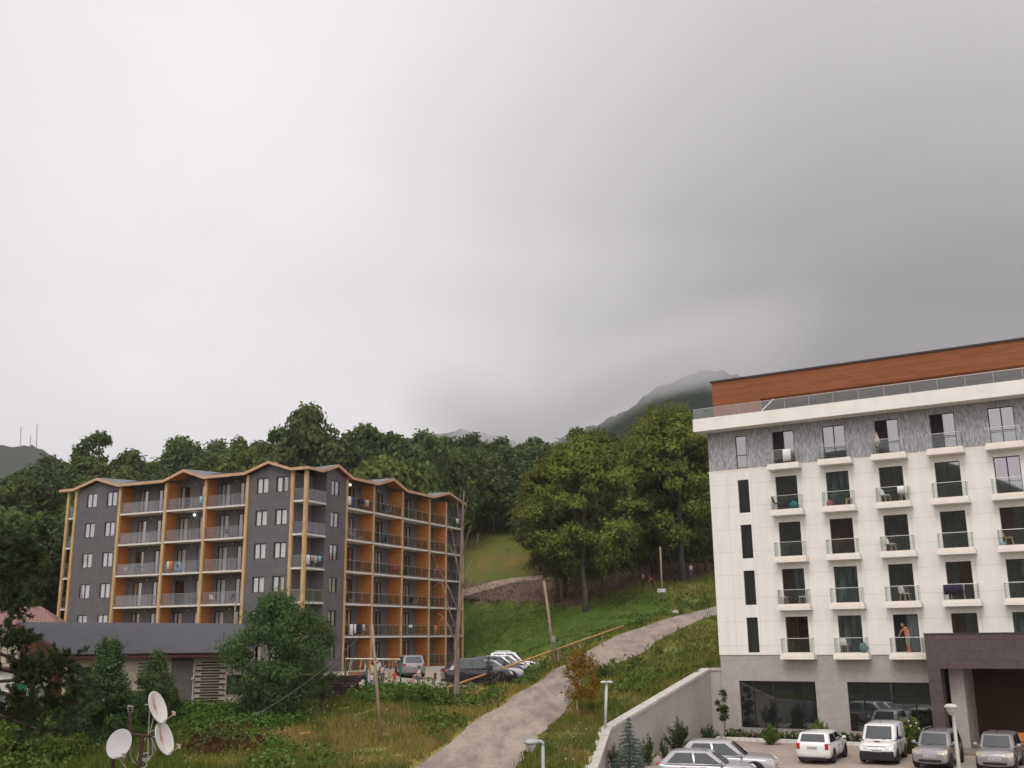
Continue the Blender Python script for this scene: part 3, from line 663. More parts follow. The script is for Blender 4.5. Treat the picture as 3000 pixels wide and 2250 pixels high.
for i, h in enumerate(SF):
    w_, hh = h[1]-h[0], h[3]-h[2]; mu = [.9, 2.19, 3.96] if i == 0 else [.91, 3.77]
    f = frame_mb(w_, hh, mu, hh-.70, .06, .08).build('shop_window', m_dframe, hotel, loc=(h[0], .16, zl(h[2])))
    MB().box(.06, w_-.06, .03, .04, .06, hh-.06).build('pane', m_store, f)
    MB().box(-.05, w_+.05, -.14, .0, -.06, 0).build('sill', m_greystone, f)
# balconies
bs = MB(); bs.box(0,2.05,-.74,0,0,.24); bs.box(.05,2.0,-.69,0,.24,.37); bs_o = bs.build('balcony', m_cream)
bg_ = MB(); bg_.box(.10,1.95,-.645,-.63,.39,1.20); bg_.box(.10,.115,-.625,-.02,.39,1.20); bg_.box(1.935,1.95,-.625,-.02,.39,1.20); bg_o = bg_.build('glass_panel', m_bglass)
br_ = MB().tube([(.11,-.02,1.225),(.11,-.64,1.225),(1.94,-.64,1.225),(1.94,-.02,1.225)], .022, 6)
for x in (.13, 1.92): br_.box(x-.012,x+.012,-.625,-.605,.37,1.21)
br_o = br_.build('handrail', m_steel)
for o in (bs_o, bg_o, br_o): COL.objects.unlink(o)
for n in ROWS:
    for c, s in enumerate(COLS):
        if n == 1 and c >= 3: continue
        b_ = inst('balcony', bs_o.data, hotel, (s-.27, 0, zl(wz(n)[0]-.40))); inst('glass_panel', bg_o.data, b_); inst('handrail', br_o.data, b_)
# entrance portal
PO = 2.0; p0 = 8.35
por = MB().box(p0, SMAX, -PO, -.02, zl(-1.93), zl(-.10)); por.build('entrance_canopy', m_portal, hotel)
MB().box(p0-.03, SMAX, -PO-.04, -.02, zl(-.10), zl(-.03)).build('canopy_capping', m_roofcap, hotel)
MB().box(p0+.003, 9.0, -PO+.003, -.45, 0, zl(-1.93)).build('entrance_pillar', m_portal, hotel)
MB().box(9.25, 10.0, -.9, 2.8, 0, zl(-1.93)).build('entrance_pier', m_greystone, hotel)
MB().box(10.0, SMAX, 2.6, 2.8, 0, zl(-1.93)).build('entrance_wall', m_darkwood, hotel)
MB().box(8.9, SMAX, .05, 2.8, zl(-1.93), zl(-1.25)).build('entrance_lintel', m_darkwood, hotel)
MB().box(9.05, SMAX, -3.6, 2.6, 0, .30).build('entrance_step', m_pavgrey, hotel)
# flower bed and kerb along the facade
fb = tag(MB().box(-4.2, 8.25, -1.12, -.0, 0, .32).build('flower_bed', m_soil, None, loc=(WO[0], WO[1], ZB), rz=RW), 'narrow green flower bed along the grey hotel base', 'flower bed')
tag(MB().box(-4.6, 9.0, -1.40, -1.13, 0, .42).build('kerb', m_kerbw, None, bevel=.02, loc=(WO[0], WO[1], ZB), rz=RW), 'whitewashed kerb edging the flower bed by the parking lot', 'kerb')

# ------------------------------------------------------------------ the grey hotel with wooden balconies
ZL = -2.95; RL = YL-math.pi/2; FL0 = -2.67
m_lgrey = M('anthracite_render', (.122,.110,.117), .85, var=.10, scale=1.1, detail=8, bump=.05)
m_lgrey2 = M('anthracite_recess_render', (.15,.14,.143), .85, var=.08, scale=1.4, detail=8)
m_orange = brickmat('orange_larch_boards', (.47,.165,.04), (.55,.205,.055), (.26,.085,.02), 2.2, .14, .010, nvar=.18, nscale=3, stretch=(.5,.5,9), bump=.25)
m_post = M('pale_larch_post', (.50,.32,.155), .7, var=.22, scale=2.4, stretch=(4,4,.5), detail=7)
m_fascia = M('larch_fascia', (.48,.30,.185), .7, var=.15, scale=3)
m_roofg = brickmat('grey_metal_roof', (.13,.125,.13), (.145,.14,.145), (.08,.078,.08), .5, 40, .02, plane='xy', off=0, nvar=.1, bump=.3, rough=.5)
m_slabw = M('pale_balcony_slab', (.62,.58,.54), .8, var=.08, scale=3)
m_lglass = clearglass('frosted_balcony_glass', (.86,.86,.87), .03, .045, (.42,.42,.44), .2)
m_lglass2 = clearglass('smoked_balcony_glass', (.84,.855,.85), .025, .02, (.2,.22,.21), .14)
m_pane = clearglass('clear_window_pane', (.95,.95,.96), .04, 0, (.8,.8,.8), .5)
m_cur = M('white_curtain', (.84,.81,.78), .9, var=.14, scale=5, stretch=(5,5,.3))
m_cur2 = M('beige_curtain', (.60,.54,.46), .9, var=.18, scale=5, stretch=(5,5,.3))
m_rail = M('grey_rail_metal', (.30,.29,.28), .45, metal=.5)
m_lampoff = M('lamp_globe', (.42,.42,.42), .4)
m_lampon, _nt, _b = newmat('lit_lamp_globe'); _b.inputs['Emission Color'].default_value = (1,.95,.85,1); _b.inputs['Emission Strength'].default_value = 3
lod = thing('balcony_hotel', 'dark grey gabled hotel with tiers of orange timber balconies', 'hotel', (GO[0], GO[1], ZL), RL)
def zg(z): return z-ZL
TOP = 13.93
def PA(x, y, z): return (x, y, zg(z))
def left_plane(a, d, z): return (-a, d, zg(z))      # a = distance left of the corner, d inward
def right_plane(a, d, z): return (-d, a, zg(z))
wins_L = [(25.09,23.84),(22.58,21.33)]; wins_E = [(5.22,3.96),(3.16,1.88)]
def fz(k): return FL0+2.8*k     # underside of slab k
# gable wall sections
for secs, (s0, s1), pk in ((wins_L, (26.35, 20.91), 23.6), (wins_E, (6.15, 1.39), 3.75)):
    m = MB(); hs_ = [(min(a,b_), max(a,b_), fz(k)+.97, fz(k)+2.31) for k in range(6) for a, b_ in secs]
    wall_holes(m, left_plane, s1, s0, ZL, TOP, hs_, .12)
    m.add([left_plane(s0,0,TOP), left_plane(pk,0,TOP+.78), left_plane(s1,0,TOP)], [(0,1,2)])
    m.quad(left_plane(s0,0,ZL), left_plane(s0,0,TOP), left_plane(s0,1.4,TOP), left_plane(s0,1.4,ZL)); m.quad(left_plane(s1,0,ZL), left_plane(s1,1.4,ZL), left_plane(s1,1.4,TOP), left_plane(s1,0,TOP))
    m.build('gable_wall', m_lgrey, lod)
m = MB(); hs_ = [(3.66, 4.93, fz(k)+.97, fz(k)+2.31) for k in range(6)]
wall_holes(m, right_plane, 2.9, 5.94, ZL, TOP, hs_, .12)
m.add([right_plane(2.9,0,TOP), right_plane(2.9,0,TOP+.42), right_plane(4.04,0,TOP+.78), right_plane(5.94,0,TOP)], [(0,1,2,3)])
m.quad(right_plane(2.9,0,ZL), right_plane(2.9,0,TOP+.4), right_plane(2.9,1.39,TOP+.4), right_plane(2.9,1.39,ZL)); m.quad(right_plane(5.94,0,ZL), right_plane(5.94,1.4,ZL), right_plane(5.94,1.4,TOP), right_plane(5.94,0,TOP))
m.build('gable_wall', m_lgrey, lod)
# recessed balcony walls (one strip per face) and hidden back
BAYL = [(15.34,20.84),(10.77,15.34),(6.17,10.77)]; BAYR = [(6.0,10.49),(10.49,15.7),(15.7,21.05),(21.05,24.6),(24.6,28.36)]
dL = {0:[19.91,17.6],1:[14.95,12.6],2:[10.3,8.2]}; DW = 1.05
dR = [8.35,13.3,18.6,22.6,26.0]
m = MB(); hs_ = [(a-DW, a, fz(k)+.2, fz(k)+2.38) for k in range(6) for i in range(3) for a in dL[i]]
wall_holes(m, lambda a, d, z: left_plane(a, d+1.4, z), 6.18, 20.9, ZL, TOP+.7, hs_, .1); m.build('recess_wall', m_lgrey2, lod)
m = MB(); hs_ = [(a, a+DW, fz(k)+.2, fz(k)+2.38) for k in range(6) for a in dR]
wall_holes(m, lambda a, d, z: right_plane(a, d+1.4, z), 5.96, 28.3, ZL, TOP+.7, hs_, .1); m.build('recess_wall', m_lgrey2, lod)
m = MB().box(-1.393, -1.39-.01, 0.02, 2.88, 0, zg(TOP)); m.build('corner_wall', m_lgrey2, lod); MB().box(-27.3, -26.36, 1.5, 1.52, 0, zg(TOP)).build('corner_wall', m_lgrey2, lod); MB().box(-27.4,-27.38,1.5,28,0,zg(TOP)).build('side_wall', m_lgrey2, lod); MB().box(-27.3,0,28.3,28.36,0,zg(TOP)).build('rear_wall', m_lgrey2, lod)
MB().box(-27.2, -1.62, 2.0, 28.2, 0, zg(TOP)).build('building_core', m_void, lod)
# roof: folded eaves line rising to a flat ridge plateau
PRL = [(28.3,14.1),(26.45,14.12),(23.6,14.92),(20.85,14.12),(15.45,14.12),(13.1,14.92),(10.85,14.12),(6.3,14.12),(3.75,14.92),(1.35,14.14),(-.45,14.14)]
PRR = [(-.45,14.14),(1.75,14.14),(4.0,14.92),(6.3,14.12),(10.55,14.12),(13.3,14.92),(15.9,14.12),(21.2,14.12),(24.6,14.92),(28.5,14.12)]
top, bot, fas = MB(), MB(), MB(); TH = .10
for PR, fn in ((PRL, lambda a, d, z: left_plane(a, d, z)), (PRR, lambda a, d, z: right_plane(a, d, z))):
    for (a0, z0), (a1, z1) in zip(PR[:-1], PR[1:]):
        k0, k1 = max(a0, 5.), max(a1, 5.); F0, F1 = fn(a0,-.45,z0), fn(a1,-.45,z1); B0, B1 = fn(k0,5.,14.97), fn(k1,5.,14.97)
        sw = (lambda q: q) if PR is PRR else (lambda q: q[::-1])
        up = [tuple(np.add(q,(0,0,TH))) for q in (F0,F1,B1,B0)]
        if k0 == k1: top.add(up[:3], [(0,1,2)]); bot.add([F0,F1,B1],[(0,2,1)])
        else: top.add(up, [(0,1,2,3)]); bot.add([F0,F1,B1,B0], [(0,3,2,1)])
        o0, o1 = fn(a0,-.49,z0), fn(a1,-.49,z1); lo = -.16
        fas.hexa([tuple(np.add(o0,(0,0,lo))), tuple(np.add(o1,(0,0,lo))), tuple(np.add(F1,(0,0,lo))), tuple(np.add(F0,(0,0,lo))),
                  tuple(np.add(o0,(0,0,TH-.01))), tuple(np.add(o1,(0,0,TH-.01))), tuple(np.add(F1,(0,0,TH-.01))), tuple(np.add(F0,(0,0,TH-.01)))])
top.quad(PA(-5,5,14.97+TH), PA(-28.3,5,14.97+TH), PA(-28.3,28.5,14.97+TH), PA(-5,28.5,14.97+TH))
roof = top.build('roof', m_roofg, lod); bot.build('soffit', m_orange, lod); fas.build('fascia', m_fascia, roof)
for a0, a1 in ((16,20.4),(6.8,10.4)): MB().tube([left_plane(a1,.1,14.42), left_plane(a0,.1,14.42)], .03, 5).build('snow_guard', m_dframe, roof)
for a0, a1 in ((8.9,10.3),(19.6,21.0)): MB().tube([right_plane(a0,.1,14.42), right_plane(a1,.1,14.42)], .03, 5).build('snow_guard', m_dframe, roof)
# posts and partitions
for a in (27.41, 26.42, 20.86, 15.34, 10.77, 6.14, 1.39): 
    m = MB().box(-a-.14, -a+.14, -.14, .10, 0, zg(14.0)); m.build('post', m_post, lod, bevel=.02)
m = MB().box(-.16,.14,-.14,.16,0,zg(14.02)); m.build('post', m_post, lod, bevel=.02)
for a in (6.02, 10.49, 15.7, 21.05, 24.6, 28.36):
    MB().box(-.02,.13,a-.085,a+.085,0,zg(14.0)).build('post', m_post, lod, bevel=.02)
for a in (20.86, 15.34, 10.77, 6.24): MB().box(-a-.06, -a+.05, .10, 1.395, 0, zg(TOP+.1)).build('partition', m_orange, lod)
for a in (6.02, 10.49, 15.7, 21.05, 24.6): MB().box(-1.395, -.02, a-.07, a+.07, 0, zg(TOP+.1)).build('partition', m_orange, lod)
# slabs and railings
def slab(x0, x1, y0, y1, k): return MB().box(x0, x1, y0, y1, zg(fz(k)), zg(fz(k))+.15).build('balcony_slab', m_slabw, lod)
def railing(pts, k, glass):
    r_ = MB(); h = .17
    r_.tube([PA(p[0], p[1], fz(k)+1.13) for p in pts], .025, 5); r_.tube([PA(p[0], p[1], fz(k)+.22) for p in pts], .022, 4)
    for (xa, ya), (xb, yb) in zip(pts[:-1], pts[1:]):
        ln = math.hypot(xb-xa, yb-ya); nn = max(1, round(ln/1.25))
        for i in range(nn+1):
            x, y = xa+(xb-xa)*i/nn, ya+(yb-ya)*i/nn; r_.box(x-.02, x+.02, y-.02, y+.02, zg(fz(k))+.15, zg(fz(k))+1.12)
    ro = r_.build('railing', m_rail, lod); g_ = MB()
    for (xa, ya), (xb, yb) in zip(pts[:-1], pts[1:]):
        dx, dy = (.012, 0) if abs(yb-ya) > abs(xb-xa) else (0, .012)
        g_.hexa([PA(xa-dx,ya-dy,fz(k)+.27), PA(xb-dx,yb-dy,fz(k)+.27), PA(xb+dx,yb+dy,fz(k)+.27), PA(xa+dx,ya+dy,fz(k)+.27), PA(xa-dx,ya-dy,fz(k)+1.09), PA(xb-dx,yb-dy,fz(k)+1.09), PA(xb+dx,yb+dy,fz(k)+1.09), PA(xa+dx,ya+dy,fz(k)+1.09)])
    g_.build('glass_panel', glass, ro)
for k in range(1, 6):
    for a0, a1 in BAYL:
        slab(-a1+.15, -a0-.15, -.10, 1.39, k); railing([(-a1+.16, .02), (-a0-.16, .02)], k, m_lglass)
    for a0, a1 in BAYR:
        slab(-1.39, .10, a0+.15, a1-.15, k); railing([(-.02, a0+.16), (-.02, a1-.16)], k, m_lglass2)
    slab(-1.38, .08, -.08, 2.88, k); railing([(-1.24, .0), (-.18, .0)], k, m_lglass); railing([(-.02, .18), (-.02, 2.86)], k, m_lglass2)
    slab(-27.3, -26.5, -.05, 1.49, k); railing([(-27.26,.0),(-26.58,.0)], k, m_lglass)
for a0, a1 in BAYR[2:]: railing([(-.02, a0+.16), (-.02, a1-.16)], 0, m_lglass2)
# windows and doors
rg = random.Random(11)
def wavy(w0, w1, h0, h1, y, slant=0.):
    n = 9; m = MB(); vs = []
    for i in range(n+1):
        x = w0+(w1-w0)*i/n; d = y+.012*(i % 2)
        vs += [(x+slant*(1-i/n), d, h0), (x, d, h1)]
    m.add(vs, [(2*i, 2*i+2, 2*i+3, 2*i+1) for i in range(n)]); return m
lw_f = frame_mb(1.25, 1.34, [.625], None, .06, .06).build('window', m_dframe); lw_p = MB().box(.06,1.19,.025,.03,.06,1.28).build('pane', m_pane)
cA = wavy(.10,.58,.06,1.26,.10).build('curtain', m_cur); cB = wavy(.67,1.15,.06,1.26,.10).build('curtain', m_cur); cC = wavy(.22,.58,.06,1.26,.10,.12).build('curtain', m_cur); cD = wavy(.80,1.17,.06,1.26,.10).build('curtain', m_cur2); cE = wavy(.30,.5,.06,1.26,.10).build('curtain', m_cur2)
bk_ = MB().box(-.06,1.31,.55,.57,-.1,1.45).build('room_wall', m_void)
dr_f = frame_mb(DW, 2.18, [.5], None, .06, .06).build('balcony_door', m_dframe); dr_p = MB().box(.06,DW-.06,.025,.03,.06,2.12).build('pane', m_pane)
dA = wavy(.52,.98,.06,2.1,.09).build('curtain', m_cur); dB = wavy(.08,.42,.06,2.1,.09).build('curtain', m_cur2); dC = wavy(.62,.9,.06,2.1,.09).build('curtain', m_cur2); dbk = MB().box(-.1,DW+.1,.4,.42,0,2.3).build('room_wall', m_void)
for o in (lw_f, lw_p, cA, cB, cC, cD, cE, bk_, dr_f, dr_p, dA, dB, dC, dbk): COL.objects.unlink(o)
def put_window(loc, rz, kind):
    f = inst('window', lw_f.data, lod, loc, rz); inst('pane', lw_p.data, f); inst('room_wall', bk_.data, f)
    for c in {'f': (cA, cB), 'o': (cC, cB), 'h': (cA, cD), 'e': (cE, cD)}[kind]: inst('curtain', c.data, f)
def put_door(loc, rz, kind):
    f = inst('balcony_door', dr_f.data, lod, loc, rz); inst('pane', dr_p.data, f); inst('room_wall', dbk.data, f)
    for c in {'f': (dA, dB), 'o': (dA,), 'h': (dB,), 'e': (dC,), 'n': ()}[kind]: inst('curtain', c.data, f)
for k in range(6):
    for s in (25.09, 22.58): put_window((-s, .05, zg(fz(k)+.97)), 0, rg.choice('fofffh'))
    for s in (5.22, 3.14): put_window((-s, .05, zg(fz(k)+.97)), 0, rg.choice('fffh'))
    put_window((-.05, 3.66, zg(fz(k)+.97)), math.pi/2, rg.choice('eoh'))
    for i in range(3):
        for s in dL[i]: put_door((-s, 1.42, zg(fz(k)+.2)), 0, rg.choice('ffoffhn'))
    for s in dR: put_door((-1.42, s, zg(fz(k)+.2)), math.pi/2, rg.choice('fohee'))
    put_door((-1.40, 1.1, zg(fz(k)+.2)), math.pi/2, rg.choice('oe'))
lm = MB().ball((0,0,0), .09, 8); lm.box(-.03,.03,.05,.12,-.03,.03); lmo = lm.build('wall_lamp', m_lampoff, smooth=True); lm2 = MB().ball((0,0,0), .11, 8).build('wall_lamp', m_lampon, smooth=True)
for o in (lmo, lm2): COL.objects.unlink(o)
for k in range(6):
    for i, (a0, a1) in enumerate(BAYL): inst('wall_lamp', (lm2 if (k, i) == (4, 1) else lmo).data, lod, (-(a0+a1)/2-.05, 1.27, zg(fz(k)+2.55)))
    for i, (a0, a1) in enumerate(BAYR): inst('wall_lamp', (lm2 if (k, i) == (5, 0) else lmo).data, lod, (-1.27, (a0+a1)/2+.2, zg(fz(k)+2.55)), math.pi/2)
# ------------------------------------------------------------------ low house with the grey metal roof
m_croof = M('grey_blue_roof_sheet', (.078,.076,.088), .6, spec=.2, var=.06, scale=1.5)
m_redtrim = M('dark_red_trim', (.06,.014,.018), .6)
m_beige = M('beige_wall_board', (.43,.365,.275), .8, var=.08, scale=1.5)
m_brownslat = M('dark_brown_slat', (.03,.016,.014), .7)
m_greyw = M('rough_grey_render', (.115,.10,.095), .9, var=.12, scale=2.5, detail=8)
m_plinth = M('stone_plinth', (.10,.085,.08), .9, var=.25, scale=1.6, detail=6)
m_brownwood = M('red_brown_boards', (.10,.035,.02), .75, var=.25, scale=3, stretch=(5,5,.6))
def P3(px, py, D): return Vector(at(px, py, D))
E1, E2 = P3(196,1918,59.0), P3(745,1911,61.5); R1, R2 = P3(52,1823,64.0), P3(760,1828,66.5)
base0 = Vector(((E1.x+E2.x)/2, (E1.y+E2.y)/2, -4.3))
house = thing('low_house', 'low beige house with grey corrugated metal roof and dark red eaves', 'house', base0)
def hl(p): return tuple(Vector(p)-base0)
ue = (E2-E1).normalized(); un = Vector((ue.y, -ue.x, 0)).normalized()   # un points to the camera
# roof: ribbed sheet from eave to ridge, plus back slope and rake boards
rb = MB(); n = 240; up_ = Vector((0,0,1)); KINK = P3(112,1841,62.6)
for i in range(n):
    for e_, r_, flip in ((0, 0, 0),):
        f0_, f1_ = i/n, (i+1)/n
        h0, h1 = (.03 if i % 2 else 0), (.03 if i % 2 else 0)
        a = E1.lerp(E2, f0_)+up_*h0; b_ = E1.lerp(E2, f1_)+up_*h1; c = R1.lerp(R2, f1_)+up_*h1; d = R1.lerp(R2, f0_)+up_*h0
        rb.quad(hl(a), hl(b_), hl(c), hl(d))
        if i: 
            hh0 = 0 if i % 2 else .03
            rb.quad(hl(E1.lerp(E2, f0_)+up_*hh0), hl(a), hl(d), hl(R1.lerp(R2, f0_)+up_*hh0))
B1, B2 = R1+Vector((-1.5,5,-2.2)), R2+Vector((-1.5,5,-2.2)); rb.quad(hl(R1), hl(R2), hl(B2), hl(B1))
rb.build('roof', m_croof, house)
tr = MB()
def plank(mb, p, q, w_, t_, off=Vector((0,0,0))):
    p, q = Vector(p)+off, Vector(q)+off; d = (q-p).normalized(); s_ = Vector((0,0,1)); n_ = d.cross(s_).normalized()*t_/2; u_ = s_*w_/2
    mb.hexa([hl(p-u_-n_), hl(q-u_-n_), hl(q-u_+n_), hl(p-u_+n_), hl(p+u_-n_), hl(q+u_-n_), hl(q+u_+n_), hl(p+u_+n_)])
plank(tr, E1, E2, .15, .10, Vector((0,.06,-.17))); plank(tr, R1, E1, .20, .10, Vector((-.05,0,-.12))); 
tr.build('eave_trim', m_redtrim, house)
sf_ = MB(); sf_.add([hl(E1+Vector((0,0,-.03))), hl(E2+Vector((0,0,-.03))), hl(R2+Vector((0,0,-.05))), hl(R1+Vector((0,0,-.05)))], [(0,3,2,1)]); sf_.build('soffit', m_brownwood, house)
# front wall set back under the eave
wz0 = -4.25; W1, W2 = E1-un*.7+ue*.25, E2-un*.7+ue*.1
def wpt(px, z, out=0.):   # point on the front wall line at picture column px
    d = ray(px, 1990); A = np.array([[d[0], -ue.x], [d[1], -ue.y]]); t, s_ = np.linalg.solve(A, np.array([W1.x, W1.y])); q = Vector((W1.x, W1.y, 0))+Vector((ue.x, ue.y, 0))*s_+Vector((un.x, un.y, 0))*out
    return Vector((q.x, q.y, z))
def wbox(name, mat, pa, pb, z0, z1, o0, o1, par):
    a, b_ = wpt(pa, 0), wpt(pb, 0); nn = Vector((un.x, un.y, 0)); m = MB()
    q = [a+nn*o0, b_+nn*o0, b_+nn*o1, a+nn*o1]
    m.hexa([hl(Vector((p.x,p.y,z0))) for p in q]+[hl(Vector((p.x,p.y,z1))) for p in q]); return m.build(name, mat, par)
wbox('wall', m_beige, 206, 500, -4.6, -.85, -3.5, 0, house)
wbox('grey_wall', m_greyw, 500, 566, -4.9, -.85, -3.5, .12, house)
pn = wbox('slatted_wall', m_beige, 566, 724, -3.62, -.85, -3.5, .10, house)
wbox('plinth', m_plinth, 566, 726, -4.9, -3.62, -3.5, .16, house)
for i in range(15):
    z = -1.22-i*.152; a, b_ = ((572, 642) if i % 2 else (588, 659)); sl = MB()
    p, q = wpt(a, z, .10), wpt(b_, z, .10); nn = Vector((un.x, un.y, 0)); r_ = [p, q, q+nn*.04, p+nn*.04]
    sl.hexa([hl(v) for v in r_]+[hl(v+Vector((0,0,.07))) for v in r_]); sl.build('dark_slat', m_brownslat, house)
for i in range(13):
    z = -1.22-i*.19; sl = MB(); p, q = wpt(402, z, .0), wpt(486, z, .0); nn = Vector((un.x, un.y, 0)); r_ = [p, q, q+nn*.04, p+nn*.04]
    sl.hexa([hl(v) for v in r_]+[hl(v+Vector((0,0,.06))) for v in r_]); sl.build('dark_slat', m_brownslat, house)
wn = wbox('window', m_dframe, 664, 709, -2.95, -1.9, .10, .14, house); wbox('pane', m_store, 667, 706, -2.88, -1.97, .14, .15, wn)
wn = wbox('window', M('green_window_frame', (.02,.05,.025), .6), 224, 262, -3.1, -1.35, 0, .05, house); wbox('pane', m_store, 227, 259, -3.0, -1.45, .05, .06, wn)
wbox('porch_post', m_beige, 188, 197, -4.6, -.95, .2, .45, house)
wbox('porch_post', m_brownwood, 150, 155, -4.6, -.6, -1.2, -1.05, house)
m = MB(); g0, g1, g2 = R1-ue*-.3+Vector((0,0,-.4)), E1+Vector((.2,.5,-.2)), E1+Vector((.2,.5,-3.6)); g3 = R1+Vector((.3,0,-5.6))
m.add([hl(g0), hl(g1), hl(g2), hl(g3)], [(0,1,2,3)]); m.build('gable_wall', m_brownwood, house)
wl = MB(); wl.box(-.04,.04,-.1,0,-.02,.25); wl.lathe([(.02,.0),(.07,.04),(.08,.18),(.03,.24)], 8, (0,-.14,-.05)); wlo = wl.build('wall_lantern', m_dframe, house); wlo.location = hl(wpt(212, -1.45))
dp = MB().tube([hl(wpt(567,-.9,.16)), hl(wpt(567,-4.7,.16))], .03, 6); dp.build('downpipe', M('pale_downpipe', (.55,.52,.5), .5), house)
cam_o = MB(); cam_o.box(-.06,.06,-.2,0,-.05,.05); cam_o.tube([(0,0,0),(0,.1,.12)], .02, 5); c_ = cam_o.build('security_camera', m_lampoff, house); c_.location = hl(wpt(567,-2.05,.2))

# red tiled house behind it
m_tile = brickmat('dusty_red_roof_tiles', (.21,.105,.09), (.26,.14,.12), (.12,.06,.055), .30, .34, .03, plane='xy', nvar=.12, nscale=3)
hb = ground_at(20, 78)
th = thing('tiled_house', 'house with dusty red tiled roof behind the grey metal roof', 'house', (hb.x, hb.y, hb.z))
def tl_(p): return tuple(Vector(p)-hb)
T = [P3(-200,1776,80), P3(122,1777,80), P3(172,1828,75), P3(-250,1832,75)]
m = MB(); m.add([tl_(p) for p in T], [(3,2,1,0)]); k0 = P3(-200,1776,80)+Vector((0,6,-2.5)); k1 = P3(122,1777,80)+Vector((2,6,-2.5)); m.add([tl_(T[0]), tl_(T[1]), tl_(k1), tl_(k0)], [(0,1,2,3)]); m.add([tl_(T[1]), tl_(T[2]), tl_(k1)], [(0,1,2)])
m.build('roof', m_tile, th)
m = MB(); q0, q1 = T[3]+Vector((1,.6,-.15)), T[2]+Vector((-.5,.6,-.15)); m.hexa([tl_(Vector((p.x,p.y,hb.z-.5))) for p in (q0,q1,q1+Vector((0,6,0)),q0+Vector((0,6,0)))]+[tl_(p) for p in (q0,q1,q1+Vector((0,6,0)),q0+Vector((0,6,0)))]); m.build('wall', m_beige, th)
# green and white shed
sb = ground_at(45, 57.5)
sh = thing('garden_shed', 'small white shed with a green corrugated door under the pine', 'shed', (sb.x, sb.y, sb.z-.1))
def sp(px, z): return at(px, 1990, 57.5)[0]-sb.x
MB().box(sp(-60,0), sp(84,0), .1, 2.4, 0, 2.6).build('wall', M('white_shed_board', (.62,.58,.55), .8), sh)
MB().box(sp(-70,0), sp(92,0), -.2, 2.6, 2.6, 2.72).build('roof', m_brownwood, sh)
m = MB(); x0, x1 = sp(43,0), sp(80,0)
for i in range(7): m.box(x0+(x1-x0)*i/7, x0+(x1-x0)*(i+.8)/7, .0+.02*(i%2), .1, .15, 1.95)
m.build('door', M('green_corrugated_door', (.02,.13,.05), .6), sh)
tb = ground_at(112, 55.0)
t_ = thing('garden_table', 'grey tall backed garden seat on the terrace beside the shed', 'bench', (tb.x, tb.y, tb.z))
mg = M('weathered_grey_wood', (.20,.19,.185), .85, var=.15, scale=4)
MB().box(-.5,.5,-.25,.25,.42,.48).build('seat', mg, t_); MB().box(-.5,.5,.22,.27,.48,1.25).build('backrest', mg, t_)
for x in (-.45,.45):
    for y in (-.2,.2): MB().box(x-.03,x+.03,y-.03,y+.03,0,.42).build('leg', mg, t_)

# ------------------------------------------------------------------ retaining wall
m_rw = M('grey_concrete_wall', (.36,.33,.315), .85, var=.08, scale=.7, stretch=(1,1,.5), detail=8, bump=.08)
m_cop = M('pale_coping_stone', (.46,.425,.385), .85, var=.14, scale=2.5, detail=7)
tops = [-2.18, at(1787,2141,56.4)[2], at(1752,2245,48.2)[2], at(1752,2245,48.2)[2]-.6]
b0 = Vector((*WALL[1], -6.6)); rw_ = thing('retaining_wall', 'sloping grey concrete retaining wall between the grass bank and parking lot', 'wall', b0)
m, cp = MB(), MB(); pts = [np.array([13.2, 67.75])]+WALL; tp = [-2.18]+tops
for i in range(len(pts)-1):
    a, b_ = Vector((*pts[i], 0)), Vector((*pts[i+1], 0)); d = (b_-a).normalized(); nn = Vector((d.y, -d.x, 0))
    if nn.x > 0: nn = -nn
    if i == 0: nn = Vector((UW[0]*0-NW[0], -NW[1], 0))
    r0_, r1_ = a-nn*.0, b_-nn*.0
    q = [r0_, r1_, r1_+nn*.5, r0_+nn*.5]
    m.hexa([tuple(Vector((p.x,p.y,-7.4))-b0) for p in q]+[tuple(Vector((p.x,p.y,t))-b0) for p, t in zip(q, (tp[i],tp[i+1],tp[i+1],tp[i]))])
    q = [r0_-nn*.07, r1_-nn*.07, r1_+nn*.55, r0_+nn*.55]
    cp.hexa([tuple(Vector((p.x,p.y,t+.004))-b0) for p, t in zip(q, (tp[i],tp[i+1],tp[i+1],tp[i]))]+[tuple(Vector((p.x,p.y,t+.16))-b0) for p, t in zip(q, (tp[i],tp[i+1],tp[i+1],tp[i]))])
m.build('wall', m_rw, rw_); cp.build('coping', m_cop, rw_)

# ------------------------------------------------------------------ stone wall below the playground
m_rubble = brickmat('dark_rubble_stone', (.035,.024,.024), (.10,.065,.06), (.018,.014,.013), .42, .17, .03, nvar=.45, nscale=4, bump=.6)
ws = thing('rubble_wall', 'dark reddish dry stone wall below the playground', 'wall', ground_at(970, 65.3)); wo_ = ws.location.copy()
m = MB(); rr_ = random.Random(2)
for i in range(26):
    for j in range(7):
        p = at(862+i*8.0+(j%2)*4, 1985+j*8.4, 65.6-j*.10); 
        if 862+i*8 > 1062-j*14: continue
        s_ = .09+.05*rr_.random(); x, y, z = p[0]-wo_.x, p[1]-wo_.y, p[2]-wo_.z
        m.box(x-s_*1.1, x+s_*1.1, y-.05-.1*rr_.random(), y+.5, z-s_*.92, z+s_*.92)
m.build('stone_courses', m_rubble, ws)

